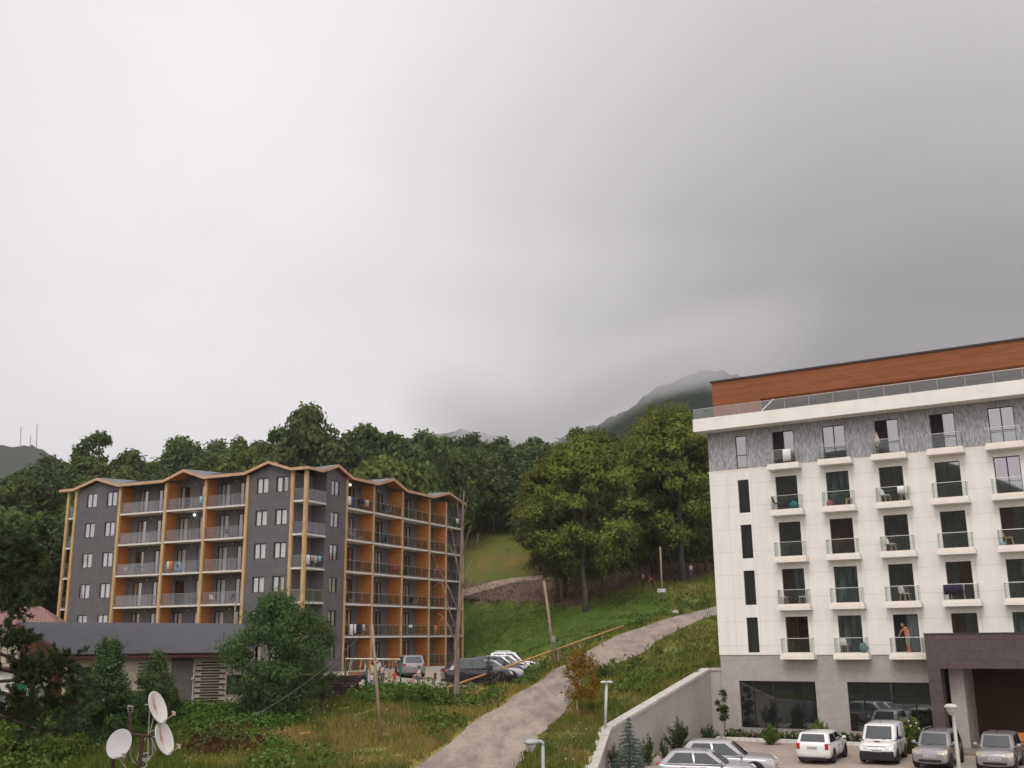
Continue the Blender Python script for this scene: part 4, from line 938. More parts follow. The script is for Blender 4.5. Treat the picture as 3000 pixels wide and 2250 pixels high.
# ------------------------------------------------------------------ timber guard rail, poles, wires, planks
m_rail_w = M('yellow_pine_pole', (.42,.235,.075), .75, var=.2, scale=3)
m_pole = M('weathered_grey_pole', (.27,.205,.15), .85, var=.25, scale=3, stretch=(4,4,.4))
RA, RB = at(1312,2014,62.8), at(1827,1833,88)
gr = thing('guard_rail', 'long yellow timber rail on low posts beside the road', 'guard rail', tuple((RA+RB)/2*np.array([1,1,0])+np.array([0,0,tz(*((RA+RB)/2)[:2])])))
go_ = gr.location.copy(); RP = []
for i in range(9):
    px, py = 1312+(1827-1312)*i/8, 2014+(1833-2014)*i/8; best = None
    for D in np.arange(58, 104, .1):
        p = at(px, py, D); g_ = tz(p[0], p[1])
        if p[2]-g_ < .32 or D > 63.4+25*i/8: best = p; break
    RP.append(Vector(best if best is not None else at(px, py, 62.8+25.2*i/8)))
RP = [RP[0]]+[RP[i-1]*.25+RP[i]*.5+RP[i+1]*.25 for i in range(1, 8)]+[RP[8]]
MB().tube([tuple(p-go_) for p in RP], .062, 8).build('rail', m_rail_w, gr, smooth=True)
for p in RP[:-1]:
    g_ = tz(p.x, p.y); MB().box(p.x-go_.x-.06, p.x-go_.x+.06, p.y-go_.y-.06, p.y-go_.y+.06, g_-.2-go_.z, p.z-go_.z-.06).build('post', m_pole, gr)
POLES = {}
def pole(name, label, px, pyb, pyt, D, pxt=None, r0=.09, r1=.065, mat=None, cat='pole', Dt=None):
    b_ = Vector(at(px, pyb, D)); g_ = tz(b_.x, b_.y); t = Vector(at(pxt or px, pyt, Dt or D)); o = thing(name, label, cat, (b_.x, b_.y, min(g_, b_.z)))
    MB().tube([(0,0,-.2), tuple((t-o.location)*.5), tuple(t-o.location)], [r0,(r0+r1)/2,r1], 8).build('shaft', mat or m_pole, o, smooth=True); POLES[label] = t; return o, t-o.location
po1, t1 = pole('utility_pole', 'leaning weathered wooden pole before the stone wall and playground', 1118, 2185, 1828, 52, 1090)
po2, t2 = pole('utility_pole', 'leaning grey wooden pole between the timber rail and the green lawn', 1628, 1950, 1703, 78, 1594, .12, .10)
MB().lathe([(.15,0),(.17,.06),(.17,.4),(.15,.46)], 8, (-.12,0,1.7)).build('metal_band', m_rail, po2)
po3, t3 = pole('utility_pole', 'straight pale wooden pole carrying a small white sign by the forest', 1941, 1762, 1602, 112, 1934, .11, .10)
q = Vector(at(1938.5, 1730, 111.8))-po3.location; sg_ = MB().box(q.x-.45, q.x+.45, q.y-.06, q.y-.02, q.z-.18, q.z+.18).build('sign_board', M('white_sign_paint', (.62,.62,.64), .6), po3)
sm_ = MB(); 
for x in (-.36,-.24,-.02,.30): sm_.box(q.x+x-.05+(.02 if x<-.1 else 0), q.x+x+.06, q.y-.068, q.y-.061, q.z-.08, q.z+.08)
sm_.build('sign_marking', M('blue_grey_sign_marking', (.10,.11,.16), .6), sg_)
po4, t4 = pole('utility_pole', 'thin brown pole rising behind the low house and big willow', 686, 1850, 1762, 70, 690, .06, .05)
pole('washing_post', 'thin bare post standing among trees behind the tiled house', 26, 1700, 1632, 66, 28, .05, .04)
wires = [(t1+po1.location, Vector(at(1320,1830,64)), 'sagging black cable from the leaning pole to the dead tree'), (t1+po1.location, Vector(at(700,2115,55)), 'pale cable running down from the leaning pole past the big willow'),
         (Vector(at(990,1940,62)), Vector(at(745,2090,57)), 'lower pale cable slanting down across the big willow'), (t3+po3.location, Vector(at(1830,1695,118)), 'slanting stay cable behind the pole with the white sign')]
m_wire = M('cable', (.10,.095,.09), .6); m_wirep = M('pale_cable', (.26,.24,.23), .6)
for i, (a, b_, lb) in enumerate(wires):
    pts = [a.lerp(b_, k/12)-Vector((0,0,.5*4*(k/12)*(1-k/12))) for k in range(13)]; tag(MB().tube([tuple(p-a) for p in pts], .011, 5).build('cable', m_wirep if i in (1,2) else m_wire, None, loc=a), lb, 'cable')
for (pa, pb, lb) in (((1036,2113,57),(1108,2089,59), 'longer yellow plank lying in the weeds beside the leaning pole'), ((992,2108,60),(1022,2097,60.5), 'short pale plank lying below the stone wall'), ((880,2163,53.5),(908,2154,53.8), 'short yellow offcut plank lying in the lower weeds')):
    a, b_ = Vector(at(*pa)), Vector(at(*pb)); a.z = max(a.z, tz(a.x,a.y)+.15); b_.z = max(b_.z, tz(b_.x,b_.y)+.15)
    tag(MB().tube([(0,0,0), tuple(b_-a)], .075, 4).build('plank', m_rail_w, None, loc=a), lb, 'plank')
r_ = Vector(at(1978,1787,105)); tag(MB().ball((0,0,0),.35,7,.7).build('boulder', M('pale_boulder', (.42,.37,.31), .9, var=.2), None, smooth=False, loc=(r_.x,r_.y,tz(r_.x,r_.y)+.15)), 'pale boulder on the grass verge above the road', 'boulder')

# ------------------------------------------------------------------ lamps
m_lampw = M('white_lamp_paint', (.50,.50,.46), .5, var=.08); m_lampg = M('grey_lamp_paint', (.36,.38,.38), .5, var=.08)
m_diff = M('milky_diffuser', (.46,.44,.39), .35, spec=.5, var=.05)
def cone_lamp(label, px, py_top, D, rz, mat, zbase):
    t = Vector(at(px, py_top, D)); o = thing('street_lamp', label, 'street lamp', (t.x, t.y, zbase), rz, ); h = t.z-zbase
    MB().tube([(0,0,0),(0,0,h*.5),(0,0,h-.12)], [.095,.075,.06], 10).build('pole', mat, o, smooth=True)
    MB().tube([(0,0,h-.14),(0,0,h-.03),(-.06,0,h+.02),(-.5,0,h+.03)], [.06,.07,.07,.05], 8).build('arm', mat, o, smooth=True)
    MB().lathe([(.02,.11),(.17,.09),(.25,.03),(.26,-.03),(.20,-.06)], 18, (-.44,0,h)).build('cap', mat, o, smooth=True)
    MB().lathe([(.195,-.06),(.18,-.13),(.09,-.31),(.03,-.35)], 18, (-.44,0,h)).build('diffuser', m_diff, o, smooth=True); return o
cone_lamp('grey street lamp at the lower roadside bank, hooked arm facing the road', 1590, 2174, 40, R(5), m_lampg, -6.9)
cone_lamp('white street lamp with milky cone standing before the parked silver cars', 2790, 2068, 44, R(60), m_lampw, -6.6)
tb = at(1787,2141,56.2); tl0 = Vector((tb[0]-.25, tb[1], tz(tb[0]-.8, tb[1])))
o = thing('park_lamp', 'white T shaped lamp post behind the retaining wall bend', 'lamp', tl0); zt = at(1776,2000,56.2)[2]-tl0.z; dx = at(1777,2000,56.2)[0]-tl0.x
MB().tube([(0,0,0),(dx,0,zt-.03)], [.075,.07], 8).build('pole', m_lampw, o, smooth=True); MB().lathe([(.03,.10),(.18,.06),(.2,.0),(.05,-.03)], 10, (dx-.14,0,zt)).lathe([(.03,.10),(.18,.06),(.2,.0),(.05,-.03)], 10, (dx+.16,0,zt)).build('lamp_head', m_lampw, o, smooth=True)
g_ = ground_at(1686, 61); gl = thing('globe_lamp', 'small white globe lamp behind the yellowing sapling', 'lamp', g_); gz_ = at(1686,2000,61)[2]-g_.z
MB().tube([(0,0,0),(0,0,gz_)], .04, 6).build('pole', m_lampw, gl); MB().ball((0,0,gz_+.1), .16, 10).build('globe', m_diff, gl, smooth=True)
# antenna masts on the far hill
m_mast = M('pale_mast_steel', (.42,.38,.40), .6)

# ------------------------------------------------------------------ satellite dishes
m_rust = M('rusty_steel', (.10,.05,.04), .8, var=.35, scale=6, detail=7); m_white = M('white_dish_paint', (.66,.63,.62), .55, var=.05, scale=3)
m_dishr, nt, b = newmat('white_dish_paint_with_rust_run'); N, L = nt.nodes, nt.links
tc = N.new('ShaderNodeTexCoord'); mp = N.new('ShaderNodeMapping'); mp.inputs['Scale'].default_value = (7,2.2,1); mp.inputs['Location'].default_value = (.5,-.25,0); L.new(tc.outputs['Object'], mp.inputs[0])
gd = N.new('ShaderNodeTexGradient'); gd.gradient_type = 'SPHERICAL'; L.new(mp.outputs[0], gd.inputs[0]); nz_ = N.new('ShaderNodeTexNoise'); nz_.inputs['Scale'].default_value = 6; L.new(tc.outputs['Object'], nz_.inputs['Vector'])
mu_ = N.new('ShaderNodeMath'); mu_.operation = 'MULTIPLY'; L.new(gd.outputs[1], mu_.inputs[0]); L.new(nz_.outputs[0], mu_.inputs[1])
mxx = N.new('ShaderNodeMix'); mxx.data_type = 'RGBA'; mu2_ = N.new('ShaderNodeMath'); mu2_.operation = 'MULTIPLY'; mu2_.use_clamp = True; mu2_.inputs[1].default_value = 2.4; L.new(mu_.outputs[0], mu2_.inputs[0]); L.new(mu2_.outputs[0], mxx.inputs[0]); mxx.inputs[6].default_value = (.66,.62,.58,1); mxx.inputs[7].default_value = (.45,.20,.05,1); L.new(mxx.outputs[2], b.inputs['Base Color']); b.inputs['Roughness'].default_value = .55
DD = 38.0; dz = -6.9; mb_ = at(434,2150,DD); mast = thing('antenna_mast', 'rusty steel mast frame carrying three white satellite dishes', 'mast', (mb_[0], mb_[1], dz)); mo = mast.location.copy()
def mp_(px, py, D=DD): return tuple(Vector(at(px, py, D))-mo)
MB().tube([mp_(408,2330), mp_(408,2250), mp_(418,2160), mp_(419,2153)], [.075,.075,.07,.07], 8).build('mast_post', m_rust, mast, smooth=True)
MB().tube([mp_(382,2070), mp_(380,2150)], .06, 6).build('side_post', m_rust, mast); MB().tube([mp_(376,2150), mp_(448,2157)], .045, 6).build('cross_arm', m_rust, mast)
MB().tube([mp_(434,2230), mp_(434,2160), mp_(441,2040)], .02, 6).tube([mp_(438,2150), mp_(452,2095)], .02, 6).tube([mp_(434,2148), mp_(462,2134)], .02, 6).tube([mp_(445,2160),mp_(475,2155)], .025, 6).build('brace', m_lampoff, mast)
MB().tube([mp_(330,2330), mp_(331,2240), mp_(333,2212)], .055, 6).build('side_post', m_rust, mast)
an_ = MB()
for j, (py, hw) in enumerate(((2069,9),(2074,8),(2078,9),(2085,8))): an_.tube([mp_(382-hw,py), mp_(382+hw,py)], .016, 5)
an_.tube([mp_(424,2065), mp_(452,2065)], .016, 5); an_.build('aerial', m_lampoff, mast)
cb_ = MB(); cr2 = random.Random(8)
def cable(p): cb_.tube([mp_(*q) for q in p], .02, 5)
cable([(428,2158),(415,2185),(405,2210),(402,2225),(405,2235),(415,2228),(430,2222),(445,2215),(456,2200),(452,2185),(446,2170),(443,2160)]); cable([(340,2220),(350,2226),(360,2227),(366,2220),(366,2210)])
cable([(381,2190),(383,2215),(390,2232),(396,2236)]); cable([(355,2230),(365,2245),(378,2260)]); cable([(434,2225),(420,2222),(408,2226),(402,2240),(408,2250),(420,2250),(430,2244),(428,2233),(418,2226),(412,2218),(420,2210),(432,2205)]); cable([(448,2170),(447,2205),(440,2222),(425,2232)])
cable([(405,2245),(403,2300)]); cable([(425,2250),(415,2300)]); cable([(437,2205),(410,2208),(402,2220)])
cb_.build('loose_cable', M('cream_cable', (.45,.43,.40), .6), mast)
def dish(label, px, py, diam, yaw, tilt, mat, arm):
    c = Vector(at(px, py, DD-.25)); o = thing('satellite_dish', label, 'satellite dish', c); r_ = diam/2
    Mx = Matrix.Rotation(yaw, 3, 'Z') @ Matrix.Rotation(R(90)-tilt, 3, 'X')   # dish axis (+z local) turned to face the viewer side
    prof = [(r_*k/9, .16*r_*((k/9)**2-1)) for k in range(10)]
    prof2 = prof+[(r_*1.025,.0),(r_*1.025,-.03)]+[(r_*k/9, .16*r_*((k/9)**2-1)-.035) for k in range(9,-1,-1)]
    prof2[0] = (1e-5, prof2[0][1]); prof2[-1] = (1e-5, prof2[-1][1])
    d_ = MB().lathe(prof2, 36).build('reflector', mat, o, smooth=True); d_.rotation_euler = Mx.to_euler(); d_.scale = (.9, 1.0, 1.0)
    br2 = MB().box(-.06,.06,-.06,.06,-.32,-.16*r_-.045).build('bracket', m_rust, o); br2.rotation_euler = Mx.to_euler()
    if arm:
        ar = MB(); e_ = Vector(at(*arm, DD-.75))-c; low = Mx @ Vector((0,-r_*.95,0)); ar.tube([tuple(low), tuple(e_)], .018, 6); ar.build('feed_arm', m_lampoff, o)
        l_ = MB().lathe([(.02,-.06),(.06,-.05),(.06,.06),(.03,.08)], 8, tuple(e_)).box(e_.x-.09,e_.x+.02,e_.y-.02,e_.y+.02,e_.z+.05,e_.z+.1); l_.build('feed_horn', M('feed_horn', (.40,.30,.25), .6), o)
    return o
dish('rust streaked white satellite dish at the top of the rusty mast', 464, 2072, 1.14, R(78), R(22), m_dishr, (510,2092))
dish('rust streaked white satellite dish below the topmost one on the right', 483, 2163, 1.14, R(77), R(20), m_dishr, (525,2188))
dish('clean white satellite dish facing forward, lowest on the left of the mast', 348, 2179, 1.00, R(-10), R(20), m_white, (364,2216))

# ------------------------------------------------------------------ bench, bin on the hotel forecourt
pb_ = Wp(12.55, 1.6, ZB+.30); bn = thing('bench', 'orange wooden bench under the dark entrance canopy', 'bench', pb_, RW); m_bw = M('orange_bench_wood', (.45,.17,.045), .6, var=.15, scale=5)
MB().box(-.8,.8,-.45,0,.40,.46).build('seat', m_bw, bn); MB().box(-.8,.8,.0,.05,.52,.95).build('backrest', m_bw, bn)
for x in (-.7,.7): MB().box(x-.03,x+.03,-.42,.05,0,.40).build('leg', m_dframe, bn)
pb_ = Wp(10.75, .9, ZB+.30); bn = thing('litter_bin', 'dark green cylindrical bin with pale knob in the entrance', 'bin', pb_, RW)
MB().lathe([(.13,0),(.15,.05),(.15,.62),(.12,.70)], 12).build('body', M('dark_green_enamel', (.02,.07,.055), .4), bn, smooth=True); MB().lathe([(.12,.70),(.06,.76),(.05,.86),(.01,.90)], 10).build('knob', m_lampoff, bn, smooth=True)
# ------------------------------------------------------------------ cars
m_tyre = M('tyre_rubber', (.016,.015,.015), .9); m_rim = M('alloy_rim', (.32,.31,.32), .35, metal=.8); m_cglass = mirrorglass('car_glass', (.014,.016,.017), .075, (.9,.95,.95)); m_hl = M('headlight_glass', (.62,.60,.58), .15, spec=.8); m_hly = M('aged_headlight_glass', (.48,.42,.32), .2, spec=.8)
m_tl = M('tail_light_red', (.42,.018,.02), .2, spec=.6); m_blk = M('black_car_plastic', (.018,.014,.018), .5); m_plate = M('number_plate_white', (.58,.57,.57), .5, var=.05); m_ptxt = M('number_plate_marks', (.09,.08,.085), .6)
def paint(name, col, metal=0., rough=.28):
    m = M(name, col, rough, metal=metal, spec=.5, var=.03, scale=1); b = m.node_tree.nodes['Principled BSDF']; b.inputs['Coat Weight'].default_value = .6; b.inputs['Coat Roughness'].default_value = .08; return m
p_white = paint('white_car_paint', (.74,.73,.72)); p_silver = paint('silver_car_paint', (.29,.275,.285), .35); p_silver2 = paint('bright_silver_car_paint', (.40,.39,.41), .3); p_dark = paint('aubergine_black_car_paint', (.014,.009,.014)); p_blue = paint('dark_blue_car_paint', (.02,.025,.075)); p_grey = paint('grey_car_paint', (.25,.24,.245), .4)
def car(label, loc, rz, L_=4.3, W_=1.78, H=1.6, pm=None, belt=.98, hood=.92, xw=.9, xt=.25, xr=-1.55, xb=-1.95, nose=.62, clear=.20, tail=.95, wb=2.6, wr=.33, lower=None, hlm=None, grille='bar', tlh=.17, rack=False, van=False, rim=None, group=None, cat='car', name='parked_car'):
    o = thing(name, label, cat, loc, rz, group); hw = W_/2; hl = L_/2; F = hl; B = -hl
    # lower body: sections (x, bottom, top, half width)
    ax = [wb/2+.05, -wb/2+.05]
    secs = [(B,.44,tail-.16,hw*.90),(B+.05,clear+.08,tail-.03,hw*.955),(B+.22,clear,tail+.0,hw*.985),(xb+.05 if xb > B+.25 else B+.3,clear,belt,hw),(ax[1],clear,belt,hw),(0,clear,belt,hw),(xw-.1,clear,belt-.02,hw),(xw+.12,clear,(belt+hood)/2-.01,hw*.995),(F-.62,clear,hood-.03,hw*.985),(F-.26,clear,(hood+nose)/2+.09,hw*.965),(F-.07,clear+.03,nose+.10,hw*.92),(F,.33,nose-.04,hw*.86)]
    secs = sorted(secs); m = MB(); ring = []
    def cs(x, zb, zt, h): return [(x,-h*.86,zb),(x,-h*.985,zb+(zt-zb)*.18),(x,-h,zb+(zt-zb)*.55),(x,-h*.97,zt-.10),(x,-h*.90,zt-.02),(x,-h*.45,zt+.025),(x,h*.45,zt+.025),(x,h*.90,zt-.02),(x,h*.97,zt-.10),(x,h,zb+(zt-zb)*.55),(x,h*.985,zb+(zt-zb)*.18),(x,h*.86,zb)]
    k = 12; vs = []; fs = []
    for s_ in secs: vs += cs(*s_)
    for i in range(len(secs)-1):
        for j in range(k): fs.append((i*k+j, i*k+(j+1)%k, (i+1)*k+(j+1)%k, (i+1)*k+j))
    fs += [tuple(range(k-1,-1,-1)), tuple((len(secs)-1)*k+j for j in range(k))]
    m.add(vs, fs); body = m.build('body', pm, o, smooth=True); md = body.modifiers.new('s', 'SUBSURF'); md.levels = md.render_levels = 1
    # cabin
    wb_, wt_ = hw*.935, hw*(.84 if van else .775); zr = H
    cab = MB(); sec = [(xb, xw, wb_, belt-.03), (xb+(xr-xb)*.9, xw+(xt-xw)*.9, wb_+(wt_-wb_)*.9, belt+(zr-belt)*.88), (xr+.10, xt-.10, wt_-.06, zr-.045), (xr+.4, xt-.4, wt_*.6, zr)]
    vv = []
    for (a, b_, w_, z) in sec: vv += [(a,-w_*.93,z),(a+.10,-w_,z),((a+b_)/2,-w_*1.01,z),(b_-.16,-w_*.98,z),(b_,-w_*.82,z),(b_+.05,0,z),(b_,w_*.82,z),(b_-.16,w_*.98,z),((a+b_)/2,w_*1.01,z),(a+.10,w_,z),(a,w_*.93,z),(a-.02,0,z)]
    ff = [(i*12+j, i*12+(j+1)%12, (i+1)*12+(j+1)%12, (i+1)*12+j) for i in range(3) for j in range(12)]+[tuple(36+j for j in range(12))]
    cab.add(vv, [q[::-1] if False else q for q in ff]); cab.build('cabin', pm, o, smooth=True)
    def cpt(u, t, side):   # side glass point: u along 0 rear..1 front, t up 0..1
        a0, b0, w0, z0 = sec[0]; a1, b1, w1, z1 = sec[1]; a = a0+(a1-a0)*t; b_ = b0+(b1-b0)*t; w_ = w0+(w1-w0)*t
        return (a+(b_-a)*u, side*(w_*1.012+.012), z0+(z1-z0)*t)
    for sd_ in (-1, 1):
        for (u0, u1, v0, v1) in ([(.72,.93,.70,.86)] if van else [(.545,.94,.56,.87),(.10,.525,.15,.525)]):
            g = MB(); q = [cpt(u0,.12,sd_), cpt(u1,.12,sd_), cpt(v1 if u1 > .9 else u1,.92,sd_), cpt(v0+.02 if u0 > .5 else u0+.04,.92,sd_)]
            g.add(q, [(0,1,2,3) if sd_ < 0 else (3,2,1,0)]); g.build('side_window', m_cglass, o)
    def fpt(v, t, fr):
        a0, b0, w0, z0 = sec[0]; a1, b1, w1, z1 = sec[1]; w_ = w0+(w1-w0)*t; z = z0+(z1-z0)*t
        x = (b0+(b1-b0)*t) if fr else (a0+(a1-a0)*t); bow = .05*(1-abs(v)**2) if fr else -.02*(1-v*v)
        return (x+bow+(.014 if fr else -.014), v*w_*.84, z+.004)
    for fr, nm, t0, t1 in ((True,'windscreen',.08,.95),(False,'rear_window',.22 if not van else .3,.92)):
        g = MB(); n_ = 8; pts = [fpt(-.93+1.86*i/n_, t, fr) for t in (t0,t1) for i in range(n_+1)]
        g.add(pts, [((i, i+1, n_+2+i, n_+1+i) if fr else (n_+1+i, n_+2+i, i+1, i)) for i in range(n_)]); g.build(nm, m_cglass, o, smooth=True)
    # wheels and arches
    for x in ax:
        for sd_ in (-1, 1):
            ar = MB(); n_ = 14; rr = wr+.075; c_ = [(x+rr*math.cos(math.pi*i/n_), sd_*(hw+.004), wr+rr*math.sin(math.pi*i/n_)) for i in range(n_+1)]+[(x-rr,sd_*(hw+.004),clear-.02),(x+rr,sd_*(hw+.004),clear-.02)]
            ar.prism(c_, (0,-sd_*.22,0)); ar.build('wheel_arch', m_blk, o)
            Mw = Matrix.Rotation(R(90)*-sd_, 3, 'X'); w_ = empty('wheel'); w_.parent = o; w_.location = (x, sd_*(hw-.09), wr)
            MB().lathe([(wr*.6,-.10),(wr*.93,-.10),(wr,-.06),(wr,.06),(wr*.93,.105),(wr*.62,.108)], 20, m=Mw).build('tyre', m_tyre, w_, smooth=True)
            rm = MB(); rm.lathe([(.01,.085),(.05,.10),(.07,.085)], 10, m=Mw); rm.lathe([(wr*.55,.07),(wr*.62,.111),(wr*.66,.10)], 20, m=Mw)
            for q in range(5):
                t = q*2*math.pi/5; p = [(.05*math.cos(t-.5),.05*math.sin(t-.5),.09),(wr*.6*math.cos(t-.14),wr*.6*math.sin(t-.14),.10),(wr*.6*math.cos(t+.14),wr*.6*math.sin(t+.14),.10),(.05*math.cos(t+.5),.05*math.sin(t+.5),.09)]
                rm.add([tuple(Mw @ Vector(z)) for z in p], [(0,1,2,3)])
            rm.build('rim', rim or m_rim, w_)
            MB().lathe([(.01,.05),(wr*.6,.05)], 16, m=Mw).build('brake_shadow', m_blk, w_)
    # lights, grille, plates, mirrors
    for sd_ in (-1, 1):
        y0, y1 = sd_*hw*.50, sd_*hw*.86; zt = nose+.21; m = MB(); y0, y1 = sd_*hw*.50, sd_*hw*.93; m.hexa([(F+.02,y0,nose-.05),(F-.085,y1,nose-.02),(F-.4,y1,nose-.02),(F-.3,y0,nose-.05),(F-.02,y0,nose+.12),(F-.17,y1,nose+.18),(F-.5,y1,nose+.16),(F-.4,y0,nose+.10)]); m.build('headlight', hlm or m_hl, o, smooth=False, bevel=.02)
        m = MB(); m.box(B-.004, B+.22, sd_*hw*.70, sd_*hw*.91, tail-.06-tlh, tail-.04); m.build('tail_light', m_tl, o, bevel=.03)
        mr_ = MB(); mr_.hexa([(xw-.26,sd_*(hw+.01),belt+.03),(xw-.13,sd_*(hw+.01),belt+.03),(xw-.15,sd_*(hw+.19),belt+.05),(xw-.24,sd_*(hw+.19),belt+.05),(xw-.27,sd_*(hw+.01),belt+.19),(xw-.16,sd_*(hw+.01),belt+.17),(xw-.17,sd_*(hw+.18),belt+.17),(xw-.25,sd_*(hw+.18),belt+.19)]); mr_.tube([(xw-.16,sd_*(hw-.08),belt+.03),(xw-.17,sd_*(hw+.04),belt+.08)], .03, 5); mr_.build('wing_mirror', m_blk if van else pm, o, smooth=True)
        for hx in (xw-.95, xw-1.85): MB().box(hx-.09,hx+.09,sd_*(hw-.005),sd_*(hw+.018),belt-.15,belt-.11).build('door_handle', pm, o)
        dl = MB()
        for sx_ in (xw-.20, xw-1.10): dl.box(sx_-.006, sx_+.006, sd_*(hw-.02), sd_*(hw+.002), clear+.12, belt-.08)
        dl.build('door_seam', m_blk, o)
    if grille == 'bar': MB().box(F-.14,F-.05,-hw*.42,hw*.42,nose+.03,nose+.075).build('grille', m_blk, o)
    else: MB().box(F-.14,F-.045,-hw*.47,hw*.47,nose-.10,nose+.09).build('grille', m_blk, o)
    MB().box(F-.1,F+.006,-hw*.60,hw*.60,.32,.43).build('lower_grille', m_blk, o)
    wp_ = MB()
    for y in (-.35,.25): wp_.tube([fpt(y/hw*1.0, .06, True), fpt(y/hw+.5, .16, True)], .012, 4)
    wp_.build('wiper', m_blk, o)
    hs_ = MB()
    for sd_ in (-1,1): hs_.tube([(xw+.05,sd_*hw*.80,(belt+hood)/2+.035),(F-.3,sd_*hw*.70,(hood+nose)/2+.115)], .006, 4)
    hs_.build('bonnet_seam', m_blk, o); 
    if rack is not None: MB().box(F-.09,F+.004,-hw*.42,hw*.42,.26,.28).build('bumper_strip', pm, o)
    for fr in (1, 0):
        x = F+.012 if fr else B-.022; pl = MB().box(x-.01,x+.006,-.26,.26,nose-.17 if fr else tail-.30,nose-.06 if fr else tail-.19).build('number_plate', m_plate, o); zc_ = nose-.115 if fr else tail-.245
        mk = MB(); xx = x+.008 if fr else x-.013
        for y in (-.19,-.13,-.05,.01,.07,.14,.20): mk.box(xx-.002,xx+.002,y-.018,y+.018,zc_-.03,zc_+.03)
        mk.build('plate_marks', m_ptxt, pl)
    if lower:
        m = MB(); m.box(F-.34,F+.014,-hw*.90,hw*.90,clear-.02,nose-.13); m.build('front_bumper', lower, o, bevel=.06); 
    else: MB().box(B+.05,B-.01,-hw*.75,hw*.75,clear-.03,clear+.10).build('rear_skirt', m_blk, o)
    MB().box(B+.3,F-.3,-hw*.8,hw*.8,.16,clear+.05).build('underbody', m_blk, o)
    if rack:
        r_ = MB()
        for sd_ in (-1,1): r_.tube([(xr+.15,sd_*(wt_-.08),zr-.03),(xr+.25,sd_*(wt_-.08),zr+.06),(xt-.35,sd_*(wt_-.08),zr+.06),(xt-.2,sd_*(wt_-.08),zr-.03)], .02, 6)
        r_.build('roof_rail', p_silver2, o)
    MB().tube([(xt-.28,0,zr-.01),(xt-.36,0,zr+.17)], .012, 4).build('aerial', m_blk, o)
    return o
def lotp(px, D): x = at(px, 2230, D)[0]; return (x, D, float(lot_z([[x, D]])[0]))
def hd(vx, vy): return math.atan2(vy, vx)
inw = hd(-NW[0], -NW[1]); outw = hd(NW[0], NW[1])
car('white five door hatchback seen from behind with large red tail lights', lotp(2413, 56.8), R(61), 4.4, 1.76, 1.50, p_white, belt=.97, hood=.94, xw=.95, xt=.3, xr=-1.75, xb=-2.1, tail=1.02, nose=.66, tlh=.28)
van = car('white panel van with dark front bumper and small orange emblem on its bonnet', lotp(2592, 56.2), outw+R(3), 4.4, 1.80, 1.82, p_white, belt=1.10, hood=1.02, xw=1.30, xt=.62, xr=-2.05, xb=-2.15, tail=1.0, nose=.76, lower=m_blk, van=True, grille='full', name='parked_van', cat='van')
em = MB(); hx, hz = 1.72, 1.035
for (a, b_) in ((.0,.10),(.12,.15)): em.lathe([(a+.0001,.012),(b_,.012)], 16, (hx,0,hz), Matrix.Rotation(R(5),3,'Y'))
em.add([(hx,.13,hz+.012),(hx-.05,.13,hz+.02),(hx,.45,hz+.012)],[(0,1,2)]).add([(hx,-.13,hz+.012),(hx,-.45,hz+.012),(hx-.05,-.13,hz+.02)],[(0,1,2)])
em.build('bonnet_emblem', M('faded_orange_print', (.55,.26,.18), .6), van)
em = MB(); Mv = Matrix.Rotation(R(90),3,'Y'); em.lathe([(.075,.0),(.092,.012),(.098,0)], 18, (2.158,0,.77), Mv)
def bar(p, q): em.tube([(2.165,p[0],.77+p[1]),(2.165,q[0],.77+q[1])], .008, 4)
for p, q in (((-.035,.07),(0,.01)),((.035,.07),(0,.01)),((-.07,.03),(-.03,-.06)),((-.03,-.06),(0,-.005)),((0,-.005),(.03,-.06)),((.03,-.06),(.07,.03))): bar(p, q)
em.build('grille_badge', p_silver2, van)
car('boxy silver off roader with roof rails parked left of the lamp pole, facing out', lotp(2752, 54.0), outw+R(-2), 4.1, 1.72, 1.62, p_silver, belt=1.0, hood=.98, xw=.95, xt=.45, xr=-1.8, xb=-1.95, nose=.70, hlm=m_hly, rack=True, tail=1.0)
car('boxy silver off roader without roof rails before the wooden entrance, facing out', lotp(2932, 52.6), outw+R(0), 4.1, 1.72, 1.60, p_silver, belt=1.0, hood=.98, xw=.95, xt=.45, xr=-1.8, xb=-1.95, nose=.70, hlm=m_hly, tail=1.0)
car('bright silver small crossover nearest the bottom edge, with black wheel arches', lotp(2070, 48.9), hd(.95,-.30), 4.25, 1.78, 1.56, p_silver2, tlh=.10, belt=1.0, hood=.96, xw=.95, xt=.2, xr=-1.4, xb=-2.0, nose=.72, grille='full', wr=.36, tail=1.08, clear=.24)
car('larger silver crossover parked just behind the small one by the shrubs', lotp(2130, 51.4), hd(.95,-.30), 4.6, 1.84, 1.68, p_silver2, tlh=.10, belt=1.03, hood=1.0, xw=.95, xt=.15, xr=-1.6, xb=-2.15, nose=.74, grille='full', wr=.38, tail=1.1, clear=.26)
def parkp(px, D, dz=0): x = at(px, 1990, D)[0]; return (x, D, float(base_z([[x, D]])[0])+.07+dz)
car('aubergine black off roader parked behind the dead tree trunk', parkp(1398, 70.2), hd(.97,.24), 4.6, 1.86, 1.66, p_dark, belt=1.0, hood=.98, xw=.95, xt=.2, xr=-1.55, xb=-2.1, wr=.38, clear=.26, tail=1.05)
G_ = 'cars in the upper gravel car park'
car('pale silver saloon squeezed behind the black off roader in the upper car park', parkp(1438, 72.6), hd(.94,.05), 4.4, 1.74, 1.45, p_silver2, group=G_)
car('dark blue saloon in the middle of the upper car park row', parkp(1452, 76.0), hd(.94,-.05), 4.4, 1.74, 1.46, p_blue, belt=.95, group=G_)
car('white saloon next to the dark blue car in the upper car park', parkp(1465, 79.4), hd(.94,-.05), 4.4, 1.76, 1.50, p_white, group=G_)
